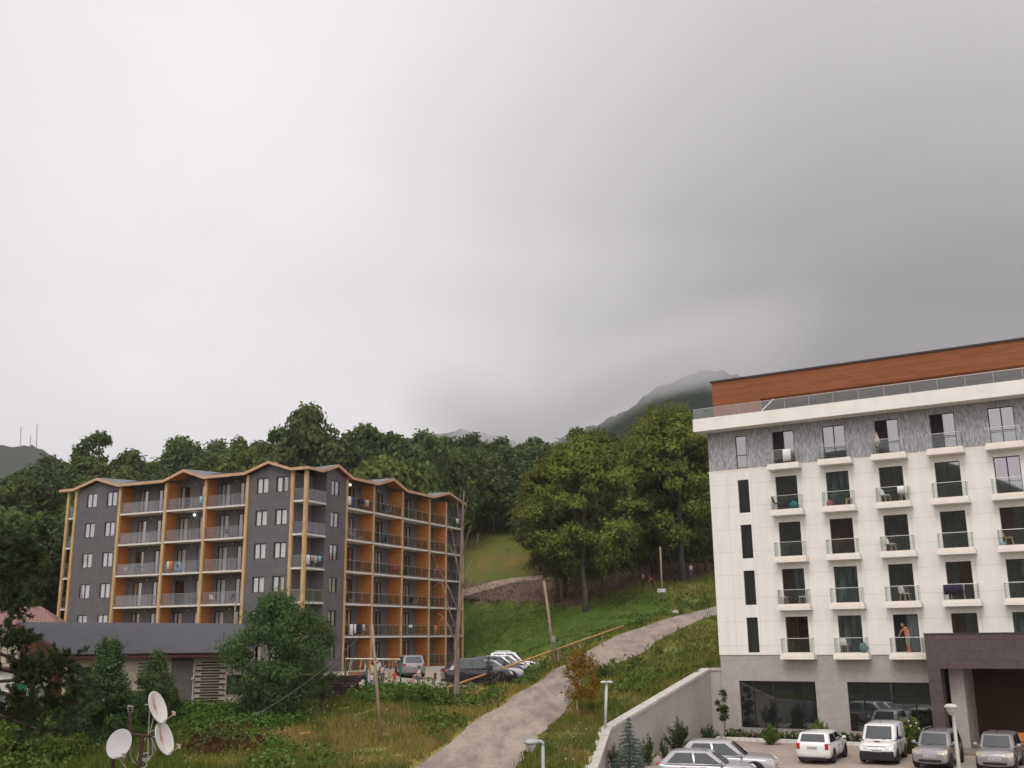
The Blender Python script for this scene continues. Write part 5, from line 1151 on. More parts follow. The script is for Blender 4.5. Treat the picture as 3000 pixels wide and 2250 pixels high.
car('white hatchback between the white saloon and the roof rail car', parkp(1488, 82.4), hd(.94,-.05), 4.2, 1.76, 1.52, p_white, group=G_)
car('white estate with roof rails at the far end of the upper car park', parkp(1500, 86.4), hd(.94,-.05), 4.6, 1.80, 1.66, p_white, rack=True, group=G_)
car('grey off roader parked with its back to us beside the orange balconies', parkp(1200, 84.5), hd(-.25,.97), 4.6, 1.86, 1.68, p_grey, belt=1.0, xr=-1.7, xb=-2.15, tail=1.08, wr=.37)
car('dark car mostly hidden under the pine branches on the terrace', tuple(ground_at(8, 56)+Vector((0,0,.05))), hd(.9,.2), 4.2, 1.7, 1.5, p_dark)

# ------------------------------------------------------------------ people
def skin_tone(n, c): return M(n, c, .6, var=.06, scale=6)
m_skin = skin_tone('skin', (.45,.25,.17)); m_tan = skin_tone('sunburnt_skin', (.55,.22,.11)); m_hair = M('dark_hair', (.018,.012,.010), .6); 
def cloth(n, c): return M(n, c, .85, var=.12, scale=6)
STAND = dict(pelvis=(0,0,.93), spine=(.0,0,1.12), chest=(0,0,1.33), neck=(0,0,1.47), head=(.02,0,1.62), shl=(0,.18,1.41), shr=(0,-.18,1.41), ell=(-.03,.25,1.15), elr=(-.03,-.25,1.15), wrl=(.05,.27,.92), wrr=(.05,-.27,.92), hipl=(0,.09,.9), hipr=(0,-.09,.9), knl=(.02,.10,.5), knr=(.02,-.10,.5), anl=(-.02,.11,.08), anr=(-.02,-.11,.08), tol=(.14,.12,.035), tor=(.14,-.12,.035))
SIT = dict(pelvis=(0,0,.50), spine=(.02,0,.70), chest=(.04,0,.90), neck=(.06,0,1.04), head=(.09,0,1.19), shl=(.04,.18,.98), shr=(.04,-.18,.98), ell=(.14,.24,.76), elr=(.14,-.24,.76), wrl=(.36,.16,.66), wrr=(.36,-.16,.66), hipl=(.02,.09,.5), hipr=(.02,-.09,.5), knl=(.44,.10,.50), knr=(.44,-.10,.50), anl=(.56,.11,.10), anr=(.62,-.10,.10), tol=(.70,.12,.05), tor=(.76,-.11,.05))
def person(label, loc, rz, pose, shirt, trousers, shoes, sc=1., skinm=None, hair=None, sleeves='short', legs='long', hairlong=False, group=None, cat='person', ov=None):
    J = dict(pose); J.update(ov or {}); skinm = skinm or m_skin
    names = ['pelvis','spine','chest','neck','shl','ell','wrl','shr','elr','wrr','hipl','knl','anl','tol','hipr','knr','anr','tor']
    rad = dict(pelvis=(.13,.16),spine=(.11,.145),chest=(.115,.165),neck=(.055,.055),shl=(.065,.065),shr=(.065,.065),ell=(.043,.043),elr=(.043,.043),wrl=(.028,.03),wrr=(.028,.03),hipl=(.09,.09),hipr=(.09,.09),knl=(.06,.06),knr=(.06,.06),anl=(.042,.042),anr=(.042,.042),tol=(.035,.045),tor=(.035,.045))
    E_ = [('pelvis','spine','t'),('spine','chest','t'),('chest','neck','n'),('chest','shl','t'),('shl','ell','ua'),('ell','wrl','fa'),('chest','shr','t'),('shr','elr','ua'),('elr','wrr','fa'),('pelvis','hipl','h'),('hipl','knl','th'),('knl','anl','ca'),('anl','tol','f'),('pelvis','hipr','h'),('hipr','knr','th'),('knr','anr','ca'),('anr','tor','f')]
    me = bpy.data.meshes.new('sk'); me.from_pydata([J[n] for n in names], [(names.index(a), names.index(b_)) for a, b_, _ in E_], [])
    tmp = bpy.data.objects.new('sk', me); COL.objects.link(tmp); tmp.modifiers.new('skin', 'SKIN'); 
    for i, n in enumerate(names): sv = me.skin_vertices[0].data[i]; sv.radius = rad[n]; sv.use_root = (n == 'pelvis')
    ss = tmp.modifiers.new('sub', 'SUBSURF'); ss.levels = ss.render_levels = 2
    dg = bpy.context.evaluated_depsgraph_get(); ev = tmp.evaluated_get(dg); em_ = bpy.data.meshes.new_from_object(ev)
    vs = [v.co.copy() for v in em_.vertices]; fs = [tuple(p.vertices) for p in em_.polygons]
    bpy.data.objects.remove(tmp); bpy.data.meshes.remove(em_)
    segs = [(Vector(J[a]), Vector(J[b_]), k) for a, b_, k in E_]
    def kind(c):
        best, bk = 9, 't'
        for a, b_, k in segs:
            d = b_-a; t = max(0, min(1, (c-a).dot(d)/max(d.length_squared, 1e-6))); q = (c-(a+d*t)).length
            if q < best: best, bk, bt = q, k, t
        return bk, bt
    mats = [shirt or skinm, trousers, skinm, shoes]; idx_ = []
    for f in fs:
        k, t = kind(sum((vs[i] for i in f), Vector())/len(f))
        if k == 't': m_ = 0
        elif k == 'n': m_ = 0 if t < .45 else 2
        elif k == 'ua': m_ = 0 if (sleeves == 'long' or t < .6) else 2
        elif k == 'fa': m_ = 0 if sleeves == 'long' and t < .9 else 2
        elif k in ('h','th'): m_ = 1
        elif k == 'ca': m_ = 1 if (legs == 'long' and t < .93) or t < .12 else 2
        else: m_ = 3
        if shirt is None and m_ == 0: m_ = 2
        idx_.append(m_)
    # head with brow, nose and ears; hands with five fingers, joined into the same body mesh
    mb = MB(); H = Vector(J['head']); mb.ball(H, .098, 12, 1.22); nb = len(mb.f)
    mb.add([H+Vector((.09,-.014,.01)), H+Vector((.09,.014,.01)), H+Vector((.125,0,-.03)), H+Vector((.088,-.02,-.04)), H+Vector((.088,.02,-.04))], [(0,2,1),(0,3,2),(1,2,4),(2,3,4)])
    for s_ in (-1,1): mb.ball(H+Vector((-.005,s_*.098,-.01)), .022, 5)
    for w_, e_, s_ in (('wrl','ell',1),('wrr','elr',-1)):
        W_, d = Vector(J[w_]), (Vector(J[w_])-Vector(J[e_])).normalized(); side = d.cross(Vector((0,0,1))); side = (side if side.length > .1 else Vector((1,0,0))).normalized(); palm = W_+d*.05
        mb.tube([W_-d*.01, palm, palm+d*.04], [.027,.036,.030], 8); curl = d.cross(side)*-1
        for i, ln in enumerate((.072,.082,.078,.06)):
            r_ = palm+d*.035+side*(.027-.018*i); mb.tube([r_, r_+d*ln*.5+curl*.008, r_+d*ln*.85+curl*.03], [.009,.0085,.006], 6)
        t_ = palm-d*.02+side*.032; mb.tube([t_, t_+side*.025+d*.025, t_+side*.03+d*.055], [.011,.010,.007], 6)
    off = len(vs); vs += [Vector(v) for v in mb.v]; fs += [tuple(i+off for i in f) for f in mb.f]; idx_ += [2]*len(mb.f)
    me = bpy.data.meshes.new('person'); me.from_pydata([tuple(v) for v in vs], [], fs); me.update()
    for m_ in mats: me.materials.append(m_)
    me.polygons.foreach_set('material_index', idx_); me.polygons.foreach_set('use_smooth', [True]*len(fs))
    o = bpy.data.objects.new('person', me); COL.objects.link(o); o.location = loc; o.rotation_euler = (0,0,rz); o.scale = (sc,)*3
    hm = MB(); prof = [(.002,.128),(.06,.117),(.095,.075),(.107,.02),(.104,-.02)]+([(.11,-.1),(.09,-.2)] if hairlong else [(.095,-.05)]); hm.lathe(prof[::-1], 14, tuple(H+Vector((-.018,0,.006)))); hm.build('hair', hair or m_hair, o, smooth=True)
    eyes = MB(); 
    for s_ in (-1,1): eyes.ball(H+Vector((.088,s_*.035,.005)), .011, 5)
    eyes.build('eyes', m_blk, o)
    return tag(o, label, cat, group)
c_white = cloth('white_shirt', (.62,.58,.60)); c_yel = cloth('pale_yellow_top', (.58,.50,.24)); c_yel2 = cloth('yellow_dress', (.60,.50,.12)); c_red = cloth('red_top', (.48,.06,.045)); c_pink = cloth('pale_pink_top', (.60,.48,.50)); c_jean = cloth('blue_jeans', (.10,.16,.26)); c_blk = cloth('black_trousers', (.025,.022,.03)); c_mar = cloth('maroon_top', (.16,.03,.05)); c_gry = cloth('grey_shorts', (.15,.15,.17)); c_lil = cloth('lilac_white_top', (.52,.48,.56)); c_bei = cloth('beige_shorts', (.40,.34,.28)); c_green = cloth('green_trousers', (.03,.16,.07))
def gp(px, D): g = ground_at(px, D); g.z = float(base_z([[g.x, g.y]])[0])+.085; return g
person('woman in a pale yellow and white top standing beside the leaning pole', gp(1093, 67.4), R(-60), STAND, c_yel, c_bei, c_blk, .92, hairlong=True, legs='short')
person('person in a white top and black trousers right of the leaning pole', gp(1108, 67.6), R(-120), STAND, c_white, c_blk, c_blk, .93)
person('child in blue jeans standing low before the yellow topped woman', gp(1090, 66.8), R(-80), STAND, c_lil, c_jean, c_blk, .52)
person('child in lilac and white top and light jeans leaning on the swing', gp(1122, 67.3), R(-40), STAND, c_lil, c_jean, c_white, .80, ov=dict(chest=(.14,0,1.28), neck=(.2,0,1.40), head=(.24,0,1.54), shl=(.15,.18,1.35), shr=(.15,-.18,1.35), ell=(.28,.24,1.12), elr=(.28,-.24,1.12), wrl=(.45,.2,1.0), wrr=(.45,-.2,1.0), anl=(-.2,.1,.08), tol=(-.05,.1,.035)))
person('person in a maroon top standing behind the jeans wearing child', gp(1114, 69.2), R(-90), STAND, c_mar, c_blk, c_blk, .80)
person('little girl in a bright yellow dress by the swing', gp(1143, 67.5), R(170), STAND, c_yel2, c_yel2, c_white, .66, hairlong=True, legs='short')
person('small child in a red vest standing at the swing frame', gp(1157, 66.6), R(-90), STAND, c_red, c_red, c_green, .56, legs='short')
bnx = gp(1230, 66.9)
person('person in a pale pink shirt sitting on the playground bench', (bnx.x, bnx.y, bnx.z), R(200), SIT, c_pink, c_gry, c_white, .92, legs='short')
person('person in dark clothes with a white sleeve stepping beyond the swing post', gp(1073, 68.2), R(200), STAND, c_white, c_blk, c_blk, .88, ov=dict(anl=(-.3,.1,.12), tol=(-.16,.1,.06), knl=(.06,.1,.5)))
g_ = ground_at(1893, 121); person('walker in white and black on the path under the trees', g_, R(180), STAND, c_white, c_blk, c_blk, .95)
g_ = ground_at(1921, 119); person('person in a red top bending among the trees beside the sign pole', g_, R(180), STAND, c_red, c_blk, c_blk, .95, ov=dict(chest=(.22,0,1.22), neck=(.32,0,1.30), head=(.40,0,1.40), shl=(.22,.18,1.28), shr=(.22,-.18,1.28), ell=(.35,.22,1.05), elr=(.35,-.22,1.05), wrl=(.5,.2,.9), wrr=(.5,-.2,.9)))
g_ = ground_at(2036, 123.5); person('person in a white top beside the thick trunk near the white hotel', g_, R(-90), STAND, c_white, c_jean, c_blk, .95)
g_ = ground_at(102, 57); person('person in black sitting on the terrace under the pine', (g_.x, g_.y, g_.z), R(-70), SIT, c_blk, c_blk, c_blk, .95)
man_z = wz(1)[0]-.03
mp0 = Wp(6.38+.78, .33, man_z)
person('bare chested man in grey shorts leaning on his balcony rail', mp0, math.atan2(NW[1], NW[0])-R(55), STAND, None, c_bei, m_tan, 1.0, skinm=m_tan, legs='short', ov=dict(spine=(.02,0,1.12), chest=(.10,0,1.31), neck=(.16,.0,1.44), head=(.22,.0,1.57), shl=(.10,.18,1.38), shr=(.10,-.19,1.38), elr=(.22,-.36,1.16), wrr=(.27,-.52,.93), ell=(.05,.26,1.12), wrl=(.20,.24,.94)))

# ------------------------------------------------------------------ playground
m_sgreen = M('dark_green_tube', (.012,.075,.055), .45); m_cream2 = M('cream_tube', (.58,.52,.40), .5); m_swing = M('brown_swing_boards', (.26,.13,.08), .7, var=.2)
sa, sb_ = Vector(at(1012, 1930, 67.3)), Vector(at(1173, 1932, 67.0)); sg = gp(1092, 67.2); sw = thing('swing_set', 'swing set with cream top bar and dark green A shaped legs', 'swing set', sg)
def sl_(p): return tuple(Vector(p)-sg)
MB().tube([sl_(sa), sl_(sb_)], .05, 8).build('top_bar', m_cream2, sw, smooth=True)
for f_ in (0.0, .39, 1.0):
    p = sa.lerp(sb_, f_)
    for dy, dx in ((-.75,.12),(.75,-.05)): MB().tube([sl_(p), (p.x-sg.x+dx, p.y-sg.y+dy, -.05)], .045, 6).build('leg', m_sgreen, sw, smooth=True)
for f0_, f1_ in ((.10,.30),):
    z = .62; a, b_ = sa.lerp(sb_, f0_-.05), sa.lerp(sb_, f1_+.04); st = MB()
    st.box(a.x-sg.x, b_.x-sg.x, a.y-sg.y-.2, a.y-sg.y+.2, z-.03, z+.02); st.box(a.x-sg.x, b_.x-sg.x, a.y-sg.y+.18, a.y-sg.y+.22, z+.1, z+.32); st.build('swing_seat', m_swing, sw)
    for q in (f0_, f0_+.03, f1_): p = sa.lerp(sb_, q); MB().tube([sl_(p), (p.x-sg.x-.1, p.y-sg.y, 1.25), (p.x-sg.x-.08, p.y-sg.y, z+.3)], .018, 5).build('hanger', m_cream2, sw)
for f_ in (.60, .69, .80, .86):
    p = sa.lerp(sb_, f_); MB().tube([sl_(p), (p.x-sg.x, p.y-sg.y, .62)], .012, 4).build('hanger', m_lampoff, sw)
p = sa.lerp(sb_, .645); MB().box(p.x-sg.x-.22,p.x-sg.x+.22,p.y-sg.y-.15,p.y-sg.y+.15,.58,.63).build('swing_seat', m_swing, sw); p = sa.lerp(sb_, .83); MB().box(p.x-sg.x-.2,p.x-sg.x+.2,p.y-sg.y-.15,p.y-sg.y+.15,.58,.63).build('swing_seat', m_swing, sw)
bh = bnx+Vector((.12,.05,0)); bn = thing('park_bench', 'dark framed playground bench under the pink shirted person', 'bench', (bh.x, bh.y, bh.z), R(20))
MB().box(-.3,.9,-.22,.22,.38,.42).build('seat', m_brownwood, bn)
for x in (-.2,.8):
    for y in (-.18,.18): MB().box(x-.025,x+.025,y-.025,y+.025,0,.38).build('leg', m_blk, bn)
MB().box(.86,.9,-.22,.22,.42,.75).build('backrest', m_brownwood, bn)
ft = gp(980, 66.8); fo_ = thing('low_fence', 'low dark red fence along the playground edge above the stone wall', 'fence', ft)
f_ = MB(); xs_ = [at(px, 1990, 66.4)[0]-ft.x for px in (890, 950, 1000, 1050)]
m_fr = M('dark_red_fence_paint', (.11,.018,.022), .6)
for x in xs_: MB().box(x-.03,x+.03,-.4-.03,-.4+.03,-.1,.9).build('post', m_fr, fo_)
for z in (.45,.85): MB().box(xs_[0],xs_[-1],-.46,-.435,z-.03,z+.03).build('rail', m_fr, fo_)
for px, D, lb in ((930, 66.9, 'larger red spring rider toy behind the stone wall'), (994, 67.0, 'small red ball shaped playground toy above the stone wall'), (1048, 66.9, 'small red and white toy beside the swing frame')):
    g_ = gp(px, D); t_ = thing('playground_toy', lb, 'toy', g_); s_ = .8 if px == 930 else .38
    MB().lathe([(.05,0),(.08,.1),(.08,.35)], 8).build('spring', m_blk, t_); b_ = MB().ball((0,0,.35+.25*s_), .34*s_, 8, .8); 
    if px == 930: b_.box(-.7,.7,-.1,.1,.42,.58)
    b_.build('rider_body', M('red_toy_plastic', (.42,.03,.03), .4), t_, smooth=True)

# ------------------------------------------------------------------ things on the balconies
def chair_proto(name, mat, legm):
    o = empty(name); s_ = MB().box(-.21,.21,-.2,.2,.42,.46).build('seat', mat, o, bevel=.02)
    b_ = MB(); n_ = 6
    for i in range(n_): 
        a0, a1 = -1+2*i/n_, -1+2*(i+1)/n_; f = lambda a: (.21*a, .19+.06-.06*a*a*1.0)
        p, q = f(a0), f(a1); b_.hexa([(p[0],p[1],.46),(q[0],q[1],.46),(q[0],q[1]+.03,.46),(p[0],p[1]+.03,.46),(p[0]*.85,p[1]+.10,.88-.1*a0*a0),(q[0]*.85,q[1]+.10,.88-.1*a1*a1),(q[0]*.85,q[1]+.13,.88-.1*a1*a1),(p[0]*.85,p[1]+.13,.88-.1*a0*a0)])
    b_.build('backrest', mat, o)
    for x in (-1,1):
        for y in (-1,1): MB().tube([(x*.15,y*.14,.42),(x*.22,y*.21,0)], .016, 5).build('leg', legm, o)
    return o
m_chw = M('white_plastic_chair', (.66,.64,.62), .4, var=.04); m_chw2 = M('pale_wood_leg', (.45,.36,.27), .6); m_chd = M('dark_chair', (.025,.025,.03), .6); m_chb = M('pale_wooden_chair', (.45,.33,.20), .6, var=.15)
ch_w, ch_d, ch_b = chair_proto('plastic_chair', m_chw, m_chw2), chair_proto('dark_chair', m_chd, m_chd), chair_proto('wooden_chair', m_chb, m_chb)
used_ = set()
def put(proto, label, loc, rz, cat='chair', group=None):
    o = proto if proto.name not in used_ else copy_tree(proto)
    used_.add(proto.name); o.location = loc; o.rotation_euler = (0,0,rz); return tag(o, label, cat, group)
def WB(n, c, ds, off): return Wp(3.19*c+ds, off, wz(n)[0]-.03)
FL = {1:'lowest',2:'second',3:'third',4:'fourth',5:'top'}
GCH = 'chairs on the white hotel balconies'
def rwz(a): return RW+R(a)
put(ch_w, 'white chair facing right on a second row balcony of the white hotel', WB(2,0,.12,.33), rwz(90), group=GCH)
put(ch_w, 'white chair facing left on a second row balcony of the white hotel', WB(2,0,1.28,.33), rwz(-90), group=GCH)
put(ch_w, 'white chair alone on a third row balcony, third column of the white hotel', WB(3,2,.35,.33), rwz(70), group=GCH)
put(ch_w, 'white chair on the lowest row balcony beside the bare chested man', WB(1,1,.35,.33), rwz(180), group=GCH)
put(ch_w, 'pinkish lit white chair on a second row balcony, third column', WB(2,2,.85,.3), rwz(150), group=GCH)
put(ch_w, 'left white chair on the fourth row balcony with the white towel', WB(4,2,.3,.33), rwz(60), group=GCH)
put(ch_w, 'right white chair on the fourth row balcony under the white towel', WB(4,2,1.35,.33), rwz(-60), group=GCH)
put(ch_d, 'dark chair on the fourth row balcony next to the teal cloth', WB(4,0,.15,.33), rwz(90), group=GCH)
put(ch_d, 'dark chair on the top row balcony below the beige parasol', WB(5,2,.30,.30), rwz(40), group=GCH)
put(ch_b, 'wooden chair on the third row balcony at the right picture edge', WB(3,4,.35,.33), rwz(90), group=GCH)
st_ = thing('wooden_stool', 'small pale wooden stool on the fourth row balcony, second column', 'stool', WB(4,1,1.35,.33), RW)
MB().box(-.17,.17,-.15,.15,.36,.40).build('seat', m_chb, st_)
for x in (-.14,.14):
    for y in (-.12,.12): MB().box(x-.02,x+.02,y-.02,y+.02,0,.36).build('leg', m_chb, st_)
rc = random.Random(4)
def cloth_on(label, p, rz, w_, h, mat, cat='towel', name='towel', drop=.0):
    """cloth folded over a rail at p (rail top), along local x"""
    m = MB(); n_ = 8; vs = []
    for i in range(n_+1):
        x = -w_/2+w_*i/n_; b_ = .018*math.sin(i*1.7+w_*9)
        vs += [(x, -.045+b_, -h*(1+.06*math.sin(i*2.1))), (x, -.035+b_*.4, -.02), (x, 0, .018), (x, .035-b_*.4, -.02), (x, .045+b_, -h*.75)]
    m.add(vs, [(i*5+j, (i+1)*5+j, (i+1)*5+j+1, i*5+j+1) for i in range(n_) for j in range(4)]); o = m.build(name, mat, None, smooth=True, loc=p, rz=rz)
    sd_ = o.modifiers.new('t', 'SOLIDIFY'); sd_.thickness = .012; return tag(o, label, cat)
def railW(n, c, ds): return Wp(3.19*c+ds, .64, wz(n)[0]-.40+1.225)
tw = cloth('white_towel', (.72,.71,.71)); teal = cloth('teal_cloth', (.02,.16,.19)); dk = cloth('dark_purple_cloth', (.03,.02,.05)); dw = cloth('pale_striped_towel', (.46,.44,.47)); bl = cloth('blue_cloth', (.05,.10,.28)); skyb = cloth('sky_blue_cloth', (.25,.48,.60)); orr = cloth('orange_cloth', (.55,.17,.04)); pk = cloth('magenta_cloth', (.28,.04,.12)); bg2 = cloth('beige_cloth', (.45,.38,.30))
cloth_on('white towel over the fourth row balcony rail of the white hotel', railW(4,2,1.28), RW, .38, .42, tw)
cloth_on('dark purple cloth over a second row balcony rail, fourth column', railW(2,3,.35), RW, .95, .55, dk)
cloth_on('pale towel with dark pattern on a top row balcony rail', railW(5,0,1.05), RW, .50, .75, tw)
def lump(label, p, r_, mat, cat, name, sz=.8):
    m = MB().ball((0,0,r_*sz), r_, 8, sz); o = m.build(name, mat, None, smooth=True, loc=p)
    for v in o.data.vertices: v.co += Vector((mnoise.noise(v.co*6+Vector((p[0],0,0))), mnoise.noise(v.co*6+Vector((0,9,p[0]))), mnoise.noise(v.co*5)))*r_*.35
    return tag(o, label, cat)
lump('crumpled teal beach cloth on the fourth row balcony, first column', WB(4,0,1.2,.36), .30, teal, 'cloth', 'beach_cloth'); lump('pink bag on the fourth row balcony, second column', WB(4,1,.18,.36), .17, cloth('pink_bag', (.40,.12,.16)), 'bag', 'bag', 1.1)
lump('light blue bag on the third row balcony at the picture edge', WB(3,4,.0,.48), .15, skyb, 'bag', 'bag'); lump('pale teal bundle on the lowest row balcony, second column', WB(1,1,1.45,.34), .26, cloth('pale_teal_bundle', (.14,.22,.24)), 'cloth', 'bundle', 1.1)
pr = thing('parasol', 'folded beige parasol on the top row balcony, third column', 'parasol', WB(5,2,.15,.35), RW); MB().lathe([(.03,.5),(.20,.75),(.05,1.25),(.01,1.4)], 9).build('canopy', bg2, pr); MB().tube([(0,0,0),(0,0,1.4)], .018, 5).build('pole', m_chb, pr)
def rack(label, p, rz, cloths=()):
    o = thing('drying_rack', label, 'drying rack', p, rz); m = MB()
    for x in (-.35,.35):
        m.tube([(x,-.2,0),(x,.2,.85)], .012, 4).tube([(x,.2,0),(x,-.2,.85)], .012, 4)
    for y in (-.2,-.07,.07,.2): m.tube([(-.4,y,.85),(.4,y,.85)], .01, 4)
    m.build('frame', m_lampoff, o); return o
rack('white wire drying rack beside the bare chested man', WB(1,2,1.2,.36), RW)
rack('laden drying rack under the purple cloth, second row balcony', WB(2,3,.55,.3), RW)
for i in range(3): cloth_on(['upper striped towel on the laden drying rack','middle striped towel on the laden drying rack','lower dark towel on the laden drying rack'][i], WB(2,3,.55,.24+.06*i)+Vector((0,0,.86-.0*i)), RW, .6, .30+.12*i, [dw,dw,dk][i])
# grey hotel balconies
def railL(face, a, k, h=1.16):
    return Lp(-a, .02, fz(k)+h) if face == 'l' else Lp(-.02, a, fz(k)+h)
RLf = {'l': RL, 'r': RL+math.pi/2}
for face, a, k, w_, h, mat, lb in (
 ('r',6.5,5,.45,.75,tw,'white cloth on the top balcony beside the lit lamp'), ('r',6.95,5,.35,.85,bl,'blue cloth on the top balcony beside the lit lamp'), ('r',8.4,5,.8,.45,dk,'dark cloth on the top balcony near the lit lamp'), ('r',9.4,5,.55,.6,bg2,'pale cloth at the far end of the top balcony near the lit lamp'),
 ('r',.55,3,.5,.75,tw,'white sheet hanging at the corner balcony'), ('r',1.15,3,.4,.45,bg2,'beige garment on the corner balcony rail'), ('r',1.65,3,.4,.55,dw,'pale garment on the corner balcony rail'), ('r',2.2,3,.4,.40,skyb,'bluish garment on the corner balcony rail'),
 ('r',14.4,3,.4,.75,pk,'magenta cloth on the right face of the balcony hotel'), ('r',7.3,1,.5,.9,tw,'white sheet on a low balcony above the swings'), ('r',7.9,1,.3,.75,tw,'narrow white towel on a low balcony above the swings'), ('r',8.6,1,.6,.8,dk,'dark clothes on a low balcony above the swings'), ('r',9.3,1,.4,.5,dw,'striped cloth on a low balcony above the swings'),
 ('r',17.6,1,.7,.25,tw,'small white linen on a low balcony left of the dead tree'), ('r',22.6,1,.7,.8,orr,'orange towel on a low balcony behind the dead branches'), ('r',27.2,5,.5,.5,tw,'white cloth on the top balcony at the dead tree top'),
 ('l',14.6,3,.3,.7,cloth('mint_cloth',(.45,.55,.42)),'mint towel beside the blue swim ring'), ('l',14.25,3,.25,.8,orr,'orange cloth beside the blue swim ring'), ('l',11.3,5,.3,.6,skyb,'light blue cloth on a top balcony of the left face')):
    cloth_on(lb, railL(face, a, k), RLf[face], w_, h, mat)
rg_ = MB(); n1_, n2_ = 18, 8; vs = []
for i in range(n1_):
    for j in range(n2_):
        t, q = 2*math.pi*i/n1_, 2*math.pi*j/n2_; vs.append(((.30+.11*math.cos(q))*math.cos(t), .11*math.sin(q), (.30+.11*math.cos(q))*math.sin(t)))
rg_.add(vs, [(i*n2_+j, i*n2_+(j+1)%n2_, ((i+1)%n1_)*n2_+(j+1)%n2_, ((i+1)%n1_)*n2_+j) for i in range(n1_) for j in range(n2_)])
tag(rg_.build('swim_ring', M('blue_vinyl', (.22,.45,.62), .3), None, smooth=True, loc=Lp(-13.75, .35, fz(3)+.72), rz=RL), 'light blue inflatable swim ring on a left face balcony', 'swim ring')
GC2 = 'chairs on the balcony hotel'
for face, a, k, d, ang, pr_, lb in (('l',13.2,2,.6,60,ch_d,'dark chair left of the small table, left face second row'),('l',11.9,2,.6,-60,ch_d,'dark chair right of the small table, left face second row'),('l',9.9,2,.6,70,ch_w,'white folding chair on the second row balcony next to the willow'),('l',8.0,2,.6,-80,ch_d,'dark chair at the right end of the second row balcony'),('l',8.6,4,.6,60,ch_d,'dark chair on the fifth row balcony, left face'),('l',20.1,3,.6,60,ch_b,'brown chair at the left end of a third row balcony'),
    ('r',12.8,5,.6,150,ch_d,'dark chair on the top balcony under the middle gable, nearer'),('r',14.0,5,.6,210,ch_w,'white chair on the top balcony under the middle gable'),('r',13.6,4,.6,150,ch_d,'dark chair on the fifth row balcony, right face'),('r',18.4,2,.6,150,ch_d,'dark chair on the third row balcony, right face'),('r',19.4,2,.6,200,ch_w,'white chair beside a dark one on the right face')):
    p = Lp(-a, d, fz(k)+.15) if face == 'l' else Lp(-d, a, fz(k)+.15); put(pr_, lb, p, RLf[face]+R(ang), group=GC2)
tbl = thing('balcony_table', 'small dark table between two chairs on a left face balcony', 'table', Lp(-12.55, .6, fz(2)+.15), RL); MB().lathe([(.35,.68),(.36,.70),(.35,.72)], 14).build('table_top', m_chd, tbl); MB().tube([(0,0,0),(0,0,.69)], .03, 6).build('leg', m_chd, tbl)
# ------------------------------------------------------------------ vegetation
LV = np.random.default_rng(21)
def leaf_cloud(blobs, n, size, seed, flat=.0, shell=.55, aspect=.6, up=.25):
    """leaf quads through the volume of a set of ellipsoid clumps (cx,cy,cz,rx,ry,rz)"""
    g = np.random.default_rng(seed); B = np.array(blobs); vol = np.cbrt(B[:, 3]*B[:, 4]*B[:, 5])**2; k = g.choice(len(B), n, p=vol/vol.sum())
    d = g.normal(0, 1, (n, 3)); d /= np.linalg.norm(d, axis=1)[:, None]; r_ = (shell+(1-shell)*g.random(n))[:, None]*(1+.10*g.normal(0, 1, (n, 1)))
    p = B[k, :3]+d*r_*B[k, 3:6]
    nrm = d*.9+g.normal(0, .55, (n, 3))+np.array([0, 0, up]); nrm[:, 2] += flat*np.abs(nrm[:, 2]); nrm /= np.linalg.norm(nrm, axis=1)[:, None]
    t = np.cross(nrm, g.normal(0, 1, (n, 3))); t /= np.linalg.norm(t, axis=1)[:, None]; b_ = np.cross(nrm, t); s = (size*(.55+.9*g.random(n)))[:, None]
    return np.stack([p-t*s, p-b_*s*aspect, p+t*s, p+b_*s*aspect], 1).reshape(-1, 3)
def crown_blobs(seed, H, W, z0, nb, rb, shape='dome', squash=.8):
    g = random.Random(seed); out = []
    for i in range(nb):
        for _ in range(60):
            z = g.random(); t = z
            if shape == 'dome': rad = math.sqrt(max(0, 1-(max(0, t-.25)/.75)**2))*(.65+.35*min(1, t/.25))
            elif shape == 'tall': rad = (1-abs(2*t-.9)**2.2) if t < .95 else .2
            elif shape == 'cone': rad = 1-t
            else: rad = math.sqrt(max(0, 1-(2*t-1)**2))
            rad = max(rad, .08); a = g.uniform(0, 2*math.pi); q = math.sqrt(g.random()) 
            if q > .45 or t > .7 or g.random() < .35: break
        r_ = rb*g.uniform(.7, 1.3); x, y = rad*q*math.cos(a)*(W/2-r_*.6), rad*q*math.sin(a)*(W/2-r_*.6)
        out.append((x, y, z0+t*(H-z0-r_*.5), r_, r_, r_*squash))
    return out
m_bark = M('grey_brown_bark', (.085,.068,.055), .9, var=.35, scale=3, stretch=(4,4,.6), bump=.4, detail=7); m_barkp = M('pale_mottled_bark', (.085,.07,.058), .9, var=.35, scale=2.5, stretch=(3,3,.7), bump=.4, detail=7)
def trunk_mesh(blobs, H, r0, seed, nl=7, lean=.0):
    g = random.Random(seed); m = MB(); pts = [(0,0,-.4)]; n_ = 7
    for i in range(1, n_+1): pts.append((lean*i*H*.02+g.uniform(-.012,.012)*H, g.uniform(-.012,.012)*H, H*.82*i/n_))
    m.tube(pts, [r0*1.35]+[r0*(1-.85*i/n_) for i in range(1, n_+1)], 8)
    bl = sorted(blobs, key=lambda b_: b_[2]); 
    for j in range(nl):
        b_ = bl[int((j+.5)*len(bl)/nl)]; zz = min(max(.22*H, b_[2]*.62), H*.7); k = zz/(H*.82)*n_; i = min(int(k), n_-1); f = k-i; p = Vector(pts[i]).lerp(Vector(pts[i+1]), f)
        q = Vector(b_[:3]); m.tube([p, p.lerp(q,.5)+Vector((0,0,-.03*H)), q], [r0*.34, r0*.22, r0*.06], 5)
    return m
